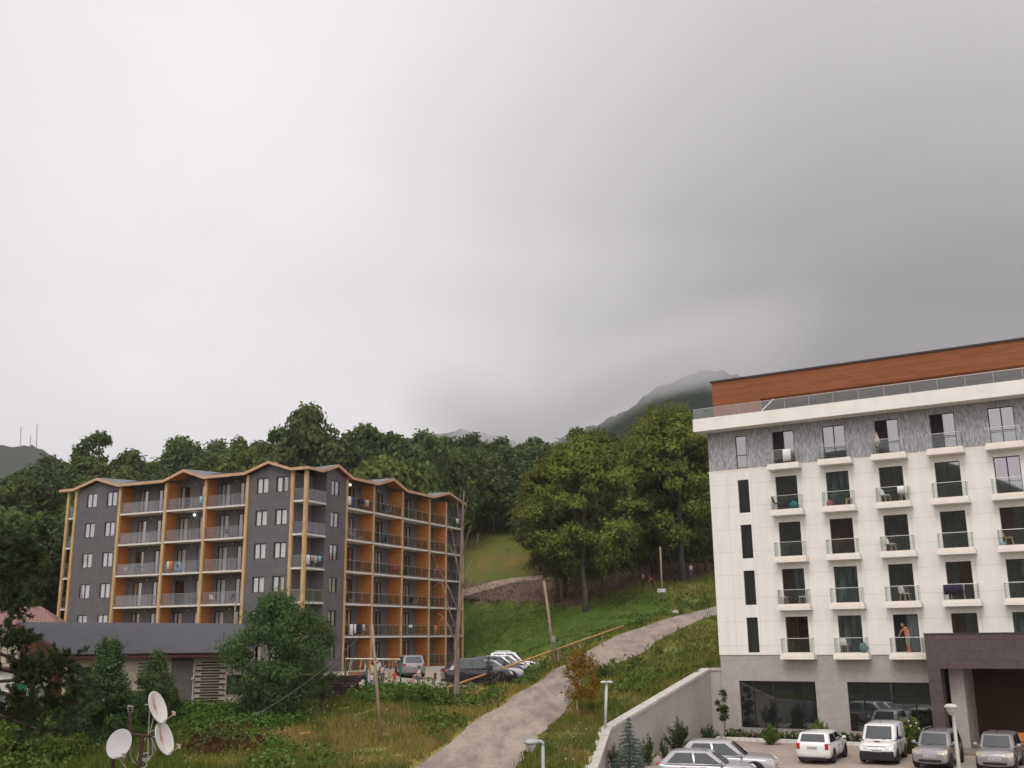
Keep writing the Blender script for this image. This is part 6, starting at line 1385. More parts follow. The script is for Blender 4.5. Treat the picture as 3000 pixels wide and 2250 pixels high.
def sprays(bl, n, ln, per, size, seed, aspect):
    g = np.random.default_rng(seed+99); B = np.array(bl); k = g.integers(0, len(B), n); d = g.normal(0, 1, (n, 3)); c = B[:, :3].mean(0); d = d*.55+(B[k, :3]-c)/(np.linalg.norm(B[k, :3]-c, axis=1)[:, None]+1e-6)*.9+np.array([0, 0, .35]); d /= np.linalg.norm(d, axis=1)[:, None]
    p0 = B[k, :3]+d*B[k, 3:6]*.7; L_ = ln*(.5+g.random(n)); f = np.tile(np.linspace(0, 1, per), n); kk = np.repeat(np.arange(n), per)
    p = p0[kk]+d[kk]*(L_[kk]*f)[:, None]-np.array([0, 0, 1.])*(.25*L_[kk]*f**2)[:, None]+g.normal(0, size*.7, (n*per, 3))
    nn = g.normal(0, 1, (n*per, 3))+np.array([0, 0, .4]); nn /= np.linalg.norm(nn, axis=1)[:, None]; t = np.cross(nn, g.normal(0, 1, (n*per, 3))); t /= np.linalg.norm(t, axis=1)[:, None]; b_ = np.cross(nn, t); s = (size*(.5+.7*g.random(n*per))*(1.1-.5*f))[:, None]
    return np.stack([p-t*s, p-b_*s*aspect, p+t*s, p+b_*s*aspect], 1).reshape(-1, 3)
class StemKind:
    """shrub of many thin stems that rise and arch outwards, leaves along each"""
    def __init__(s, name, seed, H, W, ns, per, size, mat, aspect=.5, upright=.6, low=.2, bark=None):
        g = random.Random(seed); gn = np.random.default_rng(seed); st = MB(); P = []
        for i in range(ns):
            a = g.uniform(0, 6.283); r_ = math.sqrt(g.random())*W/2; h = H*(1-.55*(r_/(W/2))**2)*g.uniform(.6, 1.0); b0 = Vector((g.gauss(0, .06*W), g.gauss(0, .06*W), -.05)); e_ = Vector((r_*math.cos(a), r_*math.sin(a), h)); m_ = b0.lerp(e_, .5)+Vector((-.18*r_*math.cos(a), -.18*r_*math.sin(a), .12*h))
            cv = [b0*(1-t)**2+m_*2*t*(1-t)+e_*t*t for t in (0,.25,.5,.75,1)]; st.tube([tuple(q) for q in cv], [.016*H/2,.013*H/2,.009*H/2,.006*H/2,.002*H/2], 4, False)
            t = gn.uniform(low, 1.0, per); q = np.outer((1-t)**2, b0)+np.outer(2*t*(1-t), m_)+np.outer(t*t, e_); P.append(q+gn.normal(0, .055*H/2, (per, 3))*(1.6-t)[:, None])
        P = np.concatenate(P); n = len(P); nn = gn.normal(0, .8, (n, 3))+np.array([0, 0, .6]); nn /= np.linalg.norm(nn, axis=1)[:, None]; t = np.cross(nn, gn.normal(0, 1, (n, 3))); t /= np.linalg.norm(t, axis=1)[:, None]; b_ = np.cross(nn, t); z = (size*(.5+.9*gn.random(n)))[:, None]
        c = quadmesh('crown', np.stack([P-t*z, P-b_*z*aspect, P+t*z, P+b_*z*aspect], 1).reshape(-1, 3), mat); s.crown = c.data; COL.objects.unlink(c); k = st.build('stems', bark or m_bark, smooth=True); s.trunk = k.data; COL.objects.unlink(k); s.name = name; s.H = H
    def plant(s, label, cat, loc, sc=1., rz=0., group=None, szx=None, lift=0):
        o = thing(s.name, label, cat, loc, rz, group); o.scale = (sc*(szx or 1), sc*(szx or 1), sc); inst('stems', s.trunk, o); inst('crown', s.crown, o); return o
class Kind:
    def __init__(s, name, seed, H, W, z0, nb, rb, n, size, mat, bark=None, r0=.2, shape='dome', flat=0., squash=.8, shell=.5, nl=7, aspect=.6, spr=0, sprl=.8):
        bl = crown_blobs(seed, H, W, z0, nb, rb, shape, squash)
        lc = leaf_cloud(bl, n, size, seed, flat, shell, aspect)
        if spr: lc = np.concatenate([lc, sprays(bl, spr, sprl, 14, size, seed, aspect)])
        c = quadmesh('crown', lc, mat); s.crown = c.data; COL.objects.unlink(c)
        t = trunk_mesh(bl, H, r0, seed, nl).build('trunk', bark or m_bark, smooth=True); s.trunk = t.data; COL.objects.unlink(t); s.name = name; s.H = H
    def plant(s, label, cat, loc, sc=1., rz=0., group=None, szx=None, lift=0):
        o = thing(s.name, label, cat, loc, rz, group); o.scale = (sc*(szx or 1), sc*(szx or 1), sc)
        inst('trunk', s.trunk, o); inst('crown', s.crown, o); return o
l_dark = leafmat('dark_forest_leaves', (.040,.066,.024), (.09,.132,.045), .32, .35, c3=(.13,.175,.06))
l_mid = leafmat('mid_forest_leaves', (.048,.078,.022), (.10,.145,.042), .28, .35, c3=(.15,.19,.055))
l_big = leafmat('big_tree_leaves', (.042,.062,.024), (.098,.132,.05), .1, .3, c3=(.145,.18,.068))
l_beech = leafmat('yellowing_beech_leaves', (.075,.105,.023), (.175,.21,.048), .18, .22, c3=(.33,.305,.058))
l_beechg = leafmat('green_beech_leaves', (.062,.094,.022), (.145,.18,.044), .18, .25, c3=(.24,.24,.054))
l_willow = leafmat('willow_leaves', (.045,.082,.030), (.095,.15,.052), .12, .6, c3=(.135,.195,.072))
l_birch = leafmat('birch_leaves', (.046,.086,.032), (.095,.148,.052), .15, .8, c3=(.12,.18,.065))
l_shrub = leafmat('shrub_leaves', (.032,.062,.018), (.07,.115,.035), .2, 1.2)
l_yell = leafmat('yellow_sapling_leaves', (.14,.11,.02), (.34,.22,.035), .1, 1.5)
l_spruce = leafmat('blue_spruce_needles', (.075,.115,.105), (.16,.21,.20), .05, 1.5); l_spr2 = leafmat('green_spruce_needles', (.03,.05,.025), (.06,.085,.04), .1, 1.5)
l_pine = leafmat('pine_needles', (.028,.046,.02), (.066,.092,.038), .05, .8, c3=(.095,.11,.045)); l_hazel = leafmat('bright_hazel_leaves', (.08,.14,.03), (.155,.235,.055), .15, 1.0); l_red = leafmat('reddish_hedge_leaves', (.05,.022,.016), (.085,.06,.025), .15, 1.2)
K = [Kind('forest_tree', 1, 15, 10, 3.0, 42, 1.7, 5200, .30, l_dark), Kind('forest_tree', 2, 14, 9, 2.5, 38, 1.6, 5200, .30, l_mid, shape='round'), Kind('forest_tree', 3, 17, 9, 3.5, 44, 1.6, 5200, .30, l_dark, shape='tall'), Kind('forest_tree', 4, 13, 10, 2, 30, 1.5, 3400, .28, l_mid, shape='dome', shell=.3), Kind('forest_tree', 5, 16, 8, 3, 46, 1.3, 4600, .28, l_dark, shape='tall', squash=1.1)]
LB = ['dark green broadleaf tree in the dense wood behind the balcony hotel', 'fresh green rounded tree in the dense wood behind the balcony hotel', 'tall dark tree in the dense wood behind the balcony hotel', 'loose crowned green tree in the dense wood behind the balcony hotel', 'narrow dark tree in the dense wood behind the balcony hotel']
GF = ['dark broadleaf trees of the wood', 'fresh green trees of the wood', 'tall dark trees of the wood', 'loose green trees of the wood', 'narrow dark trees of the wood']
rt = random.Random(17); spots = []
def forest(n, reg_, test=lambda x, y: True, mind=4.6, kinds=(0,1,2,3,4), smin=.8, smax=1.15):
    c = 0; tries = 0
    while c < n and tries < n*60:
        tries += 1; x, y = reg_(rt)
        if not test(x, y) or any((x-a)**2+(y-b_)**2 < mind**2 for a, b_ in spots): continue
        spots.append((x, y)); i = rt.choice(kinds); K[i].plant(LB[i], 'tree', (x, y, tz(x, y)-.2), rt.uniform(smin, smax), rt.uniform(0, 6.28), GF[i], szx=rt.uniform(.9,1.15)); c += 1
def lat(px0, px1, D0, D1):
    def f(g): D = math.sqrt(g.uniform(D0*D0, D1*D1)); x = D*((g.uniform(px0, px1)-1500)/F_)*1.0; return x, D
    return f
forest(58, lat(-180, 1215, 122, 150)); forest(58, lat(-150, 1240, 150, 178)); forest(52, lat(-150, 1330, 178, 215))
forest(14, lat(-220, 60, 98, 122), mind=5.0, kinds=(0,2,4), smin=.7, smax=.9); forest(14, lat(1330, 1620, 172, 200), mind=4.2, kinds=(0,2,4), smin=.8, smax=1.05); forest(20, lat(1560, 2080, 132, 160), mind=4.6, kinds=(0,2,4)); forest(14, lat(1600, 2120, 160, 195), mind=5, kinds=(0,2))
# named trees of the wood
def top_sc(kind, px, pyt, D, extra=0): g_ = ground_at(px, D); zt = at(px, pyt, D)[2]; return g_, (zt-g_.z)/kind.H
big = Kind('broadleaf_tree', 31, 18, 13.5, 4, 70, 1.7, 11000, .30, l_big, r0=.35)
def plant_top(kind, label, px, pyt, D, rz=0., szx=None, cat='tree'):
    g_, s_ = top_sc(kind, px, pyt, D); return kind.plant(label, cat, (g_.x, g_.y, g_.z-.1), s_, rz, szx=(szx or 1))
plant_top(big, 'tallest broad domed tree rising behind the corner of the balcony hotel', 882, 1190, 138, .3, .78)
airy = Kind('broadleaf_tree', 32, 17, 11, 4, 40, 1.2, 3600, .28, l_dark, r0=.3, shell=.25)
plant_top(airy, 'open branched dark tree right of the tallest tree', 1045, 1240, 150, .8, .95); plant_top(airy, 'open branched tree two right of the tallest tree', 1120, 1262, 152, 2.1, .9); plant_top(airy, 'dark airy tree alone against the cloud behind the right roof end', 1262, 1268, 158, 3.3, .75)
plant_top(airy, 'thin crowned tree left of the tallest tree', 795, 1248, 150, 4.0, .7); plant_top(airy, 'spiky topped tree above the left end of the balcony hotel roof', 232, 1262, 158, 1.2, .8)
dome = Kind('broadleaf_tree', 33, 12, 15, 2, 60, 1.7, 8500, .30, l_mid, r0=.3); plant_top(dome, 'wide round topped green tree just above the right roof of the balcony hotel', 1135, 1330, 128, 0, .75)
plant_top(K[2], 'tall dark tree left of the yellowing beeches over the meadow', 1490, 1298, 178, .4, .8); plant_top(K[0], 'dark tree beside the meadow behind the dead tree top', 1400, 1305, 176, 1.9, .8); plant_top(K[1], 'rounded tree at the meadow edge near the roof end', 1340, 1318, 165, 1.9, .8)
plant_top(K[3], 'bright yellow green tree right above the left balconies', 690, 1310, 132, .4, .8)
# beech group between the hotels
be1 = Kind('beech_tree', 41, 19, 14, 5.2, 120, 1.35, 24000, .22, l_beech, m_barkp, .33, 'dome', flat=1.5, squash=.5, shell=.35, nl=14, spr=500, sprl=1.4); be2 = Kind('beech_tree', 42, 20, 12.5, 3.4, 115, 1.35, 23000, .22, l_beechg, m_barkp, .36, 'tall', flat=1.2, squash=.6, shell=.35, nl=14, spr=420, sprl=1.3)
be3 = Kind('beech_tree', 43, 20, 17, 5.0, 140, 1.5, 30000, .23, l_beech, m_barkp, .48, 'dome', flat=1.4, squash=.55, shell=.35, nl=15, spr=600, sprl=1.5)
plant_top(be1, 'yellowing beech at the left front of the beech group', 1719, 1282, 111.5, .5, .86); plant_top(be2, 'green beech with dark trunk in the middle of the beech group', 1772, 1262, 117, 2.2, .82); plant_top(be3, 'largest yellow green beech with a thick pale trunk beside the white hotel', 2012, 1196, 122, 1.0, .86)
plant_top(be2, 'tall green beech behind the middle of the beech group', 1662, 1305, 124, 3.9, .8); plant_top(be1, 'yellowing beech furthest left in the beech group over the dirt bank', 1635, 1345, 121, 1.4, .92); plant_top(be2, 'slender beech behind the sign pole', 1862, 1290, 127, .2, .7); plant_top(be2, 'green beech partly hidden behind the white hotel edge', 2085, 1250, 127, 4.4, .8); plant_top(be1, 'yellowing beech high behind the largest beech', 1935, 1205, 133, 2.7, .8)
# dead tree
dt = ground_at(1341, 63.0); dto = thing('dead_tree', 'bare dead tree trunk with broken grey branches before the upper car park', 'dead tree', dt)
def dl_(px, py, D=63.0): return tuple(Vector(at(px, py, D))-dt)
m_dead = M('bare_dead_wood', (.19,.145,.12), .9, var=.45, scale=2.2, stretch=(5,5,.5), bump=.5, detail=8)
MB().tube([(0,0,-.3), dl_(1336,2040), dl_(1340,1960), dl_(1337,1890), dl_(1346,1790), dl_(1350,1680), dl_(1354,1560), dl_(1357,1475), dl_(1360,1440)], [.25,.19,.16,.17,.13,.10,.075,.05,.02], 9).build('trunk', m_dead, dto, smooth=True)
for pts, r_ in (([(1340,1900),(1318,1840),(1298,1808),(1282,1796)],.06),([(1341,1860),(1320,1800),(1305,1745),(1292,1700),(1278,1690)],.06),([(1345,1800),(1318,1730),(1282,1660),(1268,1625)],.05),([(1348,1720),(1338,1640),(1325,1560),(1300,1500)],.045),([(1350,1700),(1330,1620),(1308,1590),(1285,1570)],.04),([(1348,1740),(1375,1660),(1398,1590),(1402,1560)],.05),([(1352,1640),(1372,1560),(1392,1500)],.035),([(1354,1560),(1342,1500),(1338,1462)],.03),([(1356,1520),(1368,1470),(1382,1440),(1392,1425)],.03),([(1357,1500),(1348,1450),(1352,1420)],.025),([(1345,1800),(1362,1740),(1385,1690),(1420,1655)],.03),([(1282,1660),(1262,1690)],.025),([(1298,1808),(1282,1830),(1268,1862)],.03),([(1292,1700),(1272,1720),(1255,1715)],.02)):
    MB().tube([dl_(*q) for q in pts], [r_*(1-.75*i/(len(pts)-1)) for i in range(len(pts))], 6).build('branch', m_dead, dto, smooth=True)
# near trees and shrubs
will = Kind('willow_tree', 51, 7.4, 6.4, .5, 90, .85, 42000, .10, l_willow, r0=.16, shape='round', squash=.8, shell=.3, aspect=.35, nl=12, spr=420, sprl=.9)
def plant_at(kind, label, px, pyt, D, rz=0., szx=1., cat='shrub', dzz=0): g_, s_ = top_sc(kind, px, pyt, D); return kind.plant(label, cat, (g_.x, g_.y, g_.z-.1+dzz), s_, rz, szx=szx)
plant_at(will, 'big round willow in front of the balcony hotel corner', 805, 1738, 59, .4, 1.0, 'tree')
wsl = Kind('willow_tree', 52, 5.6, 2.6, .8, 34, .5, 6500, .08, l_dark, r0=.1, shape='tall', shell=.3, aspect=.35); plant_at(wsl, 'slim grey green tree just behind the big willow on its right', 945, 1800, 63, 1.0, 1.05, 'tree')
bir = Kind('birch_tree', 53, 5.6, 3.6, .4, 60, .55, 26000, .085, l_birch, r0=.09, shape='tall', squash=.9, shell=.25, aspect=.5, nl=10, spr=330, sprl=.55)
plant_at(bir, 'bushy birch before the low house, left of the satellite dishes', 322, 1872, 51, .2, 1.02, 'tree'); plant_at(bir, 'smaller slender birch before the grey wall of the low house', 462, 1906, 55, 2.5, .95, 'tree'); plant_at(bir, 'short leafy bush at the foot of the low house, behind the top dish', 520, 2010, 57, 4.0, .75, 'shrub'); plant_at(bir, 'dark bushy birch behind the pine at the terrace edge', 235, 1990, 53, 5.2, .9, 'tree')
haz = StemKind('hazel_bush', 54, 2.2, 2.9, 70, 75, .085, l_hazel, .7)
for px, pyt, D, lb, rz in ((60,2075,49,'bright green hazel bush at the lower left under the pine',.3),(160,2120,47.5,'bright green hazel bush left of the facing dish',1.5),(30,2150,46.5,'large leaved bush at the bottom left corner',2.7),(255,2130,49,'green bush directly behind the facing dish',4.1),(395,2110,52,'light green bush behind the mast cross arm',.9),(610,2160,53.5,'rounded green bush in the meadow right of the dishes',2.0),(700,2150,54.5,'green bush below the big willow',3.3)): plant_at(haz, lb, px, pyt, D, rz, .9)
redb = StemKind('hedge_bush', 55, 1.6, 2.2, 60, 50, .07, l_red)
for px, pyt, D, lb in ((560,2165,50.5,'reddish brown bush right of the lower dish'),(640,2150,51.5,'reddish bush in the middle of the weedy meadow'),(505,2180,49,'low reddish bush next to the lower dish feed')): plant_at(redb, lb, px, pyt, D, px*.1, 1.1)
shr = StemKind('young_shrub', 56, 3.0, 2.3, 46, 85, .085, l_shrub, .36, low=.12)
def lotshrub(kind, label, px, pyt, D, rz, szx, cat='shrub'):
    x = at(px, 2200, D)[0]; z = float(lot_z([[x, D]])[0]); return kind.plant(label, cat, (x, D, z-.02), (at(px, pyt, D)[2]-z)/kind.H, rz, szx=szx)
lotshrub(shr, 'tall feathery shrub against the retaining wall', 1985, 2088, 60.5, .3, 1.05); lotshrub(shr, 'low broad shrub in the corner of retaining wall and hotel', 2078, 2112, 64.5, 2.0, 1.5); lotshrub(shr, 'dark green shrub between the blue spruce and the tall shrub', 1895, 2140, 56, 1.0, .9); lotshrub(shr, 'yellowish young shrub close to the wall bend left of the spruce', 1800, 2165, 54, 3.0, .7); lotshrub(shr, 'thin shrub in front of the retaining wall behind the silver crossovers', 1945, 2150, 57, 4.0, .6)
sap = Kind('young_tree', 57, 3.6, 1.3, 1.5, 20, .26, 900, .085, l_shrub, r0=.03, shape='tall', shell=.2, nl=7); lotshrub(sap, 'slim young tree standing before the hotel corner', 2128, 2018, 65.5, .4, 1.0, 'tree')
lotshrub(haz, 'round dark shrub under the first shop window', 2259, 2110, 63.5, .8, .75); lotshrub(haz, 'shrub with pale leaves between the two shop windows', 2408, 2098, 61.5, 1.8, .7); lotshrub(haz, 'green shrub with pale blossoms beside the white van', 2672, 2090, 58.6, 2.9, 1.0)
bp_ = lotp(2672, 58.4); bb = MB(); 
for (px, py) in ((2662,2112),(2684,2118),(2668,2126),(2692,2134)): p = Vector(at(px, py, 58.0)); bb.ball(p-Vector(bp_), .05, 6)
tag(bb.build('blossoms', M('cream_blossom', (.62,.58,.38), .7), None, loc=bp_), 'pale cream blossoms on the shrub by the van', 'blossoms', kind='stuff')
fv = []; gq = np.random.default_rng(3)
for i in range(2800):
    s_, of = gq.uniform(-4, 8), gq.uniform(.15, 1.05); p = Wp(s_, of, ZB+.32+gq.random()*.28*(1 if gq.random() < .6 else 1.8)); fv.append(p)
fv = np.array([tuple(p) for p in fv]); nq = gq.normal(0, 1, (len(fv), 3)); tq = gq.normal(0, .042, (len(fv), 3)); bq = np.cross(nq, tq)*.8
VV = np.stack([fv-tq, fv-bq, fv+tq, fv+bq], 1).reshape(-1, 3); cc = np.array([(.05,.09,.025),(.06,.10,.03),(.04,.08,.02),(.07,.10,.03),(.40,.10,.12),(.45,.30,.25)])[gq.choice(6, len(fv), p=[.3,.25,.2,.15,.05,.05])]
tag(quadmesh('bed_plants', VV, m_grass, tint=cc), 'low green and pink flowering plants filling the hotel flower bed', 'bed plants', kind='stuff')
ysap = Kind('young_tree', 58, 4.6, 3.4, 1.5, 44, .45, 4200, .07, l_yell, m_bark, .05, 'dome', squash=.9, shell=.2, nl=12, spr=160, sprl=.5); plant_at(ysap, 'yellow leaved sapling standing at the road edge', 1700, 1905, 60, .5, .95, 'tree')
for px, pyt, D, lb, sc_ in ((1765,1935,72,'dark green shrub beyond the sapling at the road bend',1.2),(1860,1912,77,'rounded shrub on the grass between road and white hotel',1.2),(1930,1888,80,'small round shrub close to the road near the white hotel',1.0),(1728,2040,62,'green tuft bush beside the sapling foot',.7),(1535,2180,49,'pale flowering bush at the lower right road edge',.7),(1650,2235,47,'dark green bush at the bottom edge right of the road',1.0),(1770,2110,57.5,'small green bush behind the T shaped lamp',.6)):
    plant_at(haz if 'pale' not in lb else shr, lb, px, pyt, D, px*.03, sc_)
for px, pyt, D, lb in ((1180,1990,62,'leafy bush left of the dead tree by the pole'),(1240,1990,62.5,'green bush between the leaning pole and dead tree'),(1300,2010,62,'green bush right at the foot of the dead tree'),(1385,2035,62,'wide green bush right of the dead tree'),(1020,2050,61,'dark bush below the stone wall')): plant_at(haz, lb, px, pyt, D, px*.07, 1.0)
def spruce(label, px, pyb, pyt, D, W_, mat, n, size, base=None):
    b_ = Vector(at(px, pyb, D)); b_.z = base if base is not None else tz(b_.x, b_.y); H = at(px, pyt, D)[2]-b_.z; o = thing('spruce_tree', label, 'tree', b_); g = np.random.default_rng(int(px))
    t = MB().tube([(0,0,-.1),(0,0,H*.97)], [.07,.01], 7); 
    P = []; nb = 0
    for z in np.arange(.18, H*.97, .17):
        rad = W_/2*(1-z/H)**.85+.04; k = max(4, int(9*(1-z/H)+3))
        for j in range(k):
            a = 2*math.pi*(j+g.random())/k; L_ = rad*g.uniform(.8, 1.1); e_ = Vector((math.cos(a)*L_, math.sin(a)*L_, z-.18*L_)); t.tube([(0,0,z), tuple(e_)], [.012,.005], 4, False)
            m_ = max(6, int(n*L_)); f = g.uniform(.15, 1.05, m_)[:, None]; P.append(np.array([0,0,z])*(1-f)+np.array(tuple(e_))*f+g.normal(0, .035, (m_, 3)))
    P = np.concatenate(P); q = g.normal(0, 1, (len(P), 3)); q /= np.linalg.norm(q, axis=1)[:, None]; q2 = np.cross(q, g.normal(0, 1, (len(P), 3))); q2 /= np.linalg.norm(q2, axis=1)[:, None]
    quadmesh('crown', np.stack([P-q*size, P-q2*size*.22, P+q*size, P+q2*size*.22], 1).reshape(-1, 3), mat, o); t.build('trunk', m_bark, o)
x_ = at(1848, 2200, 52.5)[0]
spruce('blue spruce in front of the retaining wall', 1848, 2300, 2098, 52.5, 2.0, l_spruce, 60, .085, float(lot_z([[x_, 52.5]])[0]))
spruce('little green spruce by the rail behind the black off roader', 1432, 1990, 1912, 66.5, .95, l_spr2, 50, .07)
# pine at the left edge
pn_ = ground_at(-60, 34); pio = thing('pine_tree', 'large dark pine reaching in from the left edge', 'pine', pn_)
def pl_(px, py, D=34): return Vector(at(px, py, D))-pn_
MB().tube([(0,0,-.5), tuple(pl_(-55,2150)), tuple(pl_(-40,1950)), tuple(pl_(-30,1800)), tuple(pl_(-45,1600)), tuple(pl_(-50,1450))], [.24,.22,.2,.17,.12,.05], 9).build('trunk', M('orange_pine_bark', (.21,.105,.06), .9, var=.4, scale=4, bump=.4), pio, smooth=True)
gp_ = np.random.default_rng(77); BR = [((-40,1950),(60,1975),(150,2000),(255,2010)),((-45,2080),(40,2110),(120,2140),(200,2120)),((-32,1850),(10,1880),(50,1870),(85,1890)),((-35,1780),(20,1740),(60,1700),(100,1720)),((-40,1700),(20,1660),(70,1640),(110,1650)),((-45,1620),(10,1600),(50,1590),(85,1610)),((-40,1900),(40,1930),(90,1960),(140,1930)),((-50,2020),(60,2040),(140,2060),(230,2060)),((-40,1740),(10,1780),(40,1785),(70,1770)),((-45,2000),(80,1990),(170,1940),(215,1965)),((-45,2120),(20,2060),(80,2080),(110,2090)),((-45,1660),(40,1700),(100,1720),(130,1700))]
ND = []; bm_ = MB()
for i, br__ in enumerate(BR):
    dd = [34, 34+gp_.uniform(-.8,.8), 34+gp_.uniform(-1.3,1.3), 34+gp_.uniform(-1.6,1.6)]; pts = [pl_(*q, dd[k]) for k, q in enumerate(br__)]; bm_.tube([tuple(p) for p in pts], [.07,.05,.035,.015], 6)
    for _ in range(58):
        t = gp_.uniform(.22, 1.0)*3; k = min(int(t), 2); p = pts[k].lerp(pts[k+1], t-k); e_ = p+Vector(gp_.normal(0, 1, 3))*.26+Vector((.08,0,.08)); bm_.tube([tuple(p), tuple(e_)], [.012,.006], 4, False)
        d = np.array(e_-p); d /= np.linalg.norm(d); m_ = 46; q = gp_.normal(0, 1, (m_, 3))+d*1.1; q /= np.linalg.norm(q, axis=1)[:, None]; c_ = np.array(e_)-d*gp_.uniform(0, .22, m_)[:, None]; ln = gp_.uniform(.10, .17, m_)[:, None]; s_ = np.cross(q, gp_.normal(0, 1, (m_, 3))); s_ /= np.linalg.norm(s_, axis=1)[:, None]
        ND.append(np.stack([c_-s_*.014, c_+s_*.014, c_+q*ln+s_*.009, c_+q*ln-s_*.009], 1).reshape(-1, 3))
bm_.build('branches', M('pine_branch_bark', (.055,.035,.028), .9, var=.3, scale=5), pio, smooth=True); quadmesh('needles', np.concatenate(ND), l_pine, pio)

# ------------------------------------------------------------------ mountains, far hill, cloud and haze
def far_forest(): return leafmat('mountain_forest', (.006,.013,.010), (.028,.042,.025), 0, .16, .0)
def mountain(name, label, prof, D, depth, foot, rough, seed, step):
    """ridge whose skyline runs through picture columns prof = [(px, py)], rising from foot to D metres away"""
    pxs = np.array([p[0] for p in prof], float); pys = np.array([p[1] for p in prof], float); cols = np.linspace(pxs[0], pxs[-1], int((pxs[-1]-pxs[0])/3025*D/step)); rows = np.linspace(0, 1, int(depth/step))
    top = np.interp(cols, pxs, pys); mb = MB(); k = len(cols); vs = []
    for f in rows:
        for c, t in zip(cols, top):
            Dk = D-depth*(1-f); q = at(c, t, D); x = q[0]*Dk/D*1.0; z = foot+(q[2]-foot)*(f**1.15); h = mnoise.noise((x*.02, Dk*.02, seed))*rough*2*(f*(1-f)*3+.15)
            cr = (1-min(1, mnoise.voronoi((x/6.5, Dk/6.5, seed))[0][0]))*5.+mnoise.noise((x*.3, Dk*.3, seed))*1.5; vs.append((x, Dk, z+h+cr))
    n_ = len(rows); fs = [(i*k+j, i*k+j+1, (i+1)*k+j+1, (i+1)*k+j) for i in range(n_-1) for j in range(k-1)]; o = len(vs)
    vs += [(vs[(n_-1)*k+j][0], D+depth*.5, foot-10) for j in range(k)]; fs += [((n_-1)*k+j, (n_-1)*k+j+1, o+j+1, o+j) for j in range(k-1)]
    mb.v, mb.f = vs, fs; return tag(mb.build(name, m_far, None, smooth=True), label, 'mountain', kind='structure')
m_far = far_forest()
mountain('mountain', 'dark forested mountain rising into the cloud behind the beeches', [(1280,1440),(1420,1380),(1530,1345),(1640,1300),(1750,1260),(1850,1205),(1920,1150),(2000,1118),(2060,1098),(2110,1100),(2200,1125),(2600,1140),(3300,1160)], 620, 330, 30, 1.8, 3., 1.9)
mountain('hills', 'misty forested ridge between the two hotels, its top lost in cloud', [(1000,1330),(1150,1300),(1260,1285),(1340,1268),(1420,1275),(1500,1300),(1560,1330),(1700,1370)], 860, 300, 30, 10, 9., 3.0)
mountain('hills', 'hazy far hill with pale antenna masts at the left edge', [(-300,1280),(-80,1295),(0,1308),(30,1311),(110,1313),(135,1330),(200,1370),(420,1410)], 1350, 450, 30, 6, 14., 4.6)
for px, pyt, lb in ((60,1250,'tall left antenna mast on the far hazy hill'),(88,1276,'shortest antenna mast on the far hazy hill'),(107,1243,'tallest right antenna mast on the far hazy hill')):
    b_ = Vector(at(px, 1314, 1347)); t = Vector(at(px+1.5, pyt, 1347)); tag(MB().tube([(0,0,-6), tuple(t-b_)], [1.0,.7], 5).build('antenna_mast', m_mast, None, loc=b_), lb, 'mast')
bird = Vector(at(1554, 1053, 160)); bo = MB(); bo.add([(-.28,0,.10),(-.1,.03,.03),(0,0,0),(.1,.03,.03),(.28,0,.08),(.1,-.06,.02),(0,-.10,-.01),(-.1,-.06,.02)], [(0,1,7),(1,2,6,7),(2,3,5,6),(3,4,5)]); bo.tube([(0,.14,0),(0,.05,0),(0,-.1,0),(0,-.2,.01)], [.01,.04,.035,.01], 6); tag(bo.build('bird', m_blk, None, loc=bird), 'small dark bird flying before the cloud', 'bird')
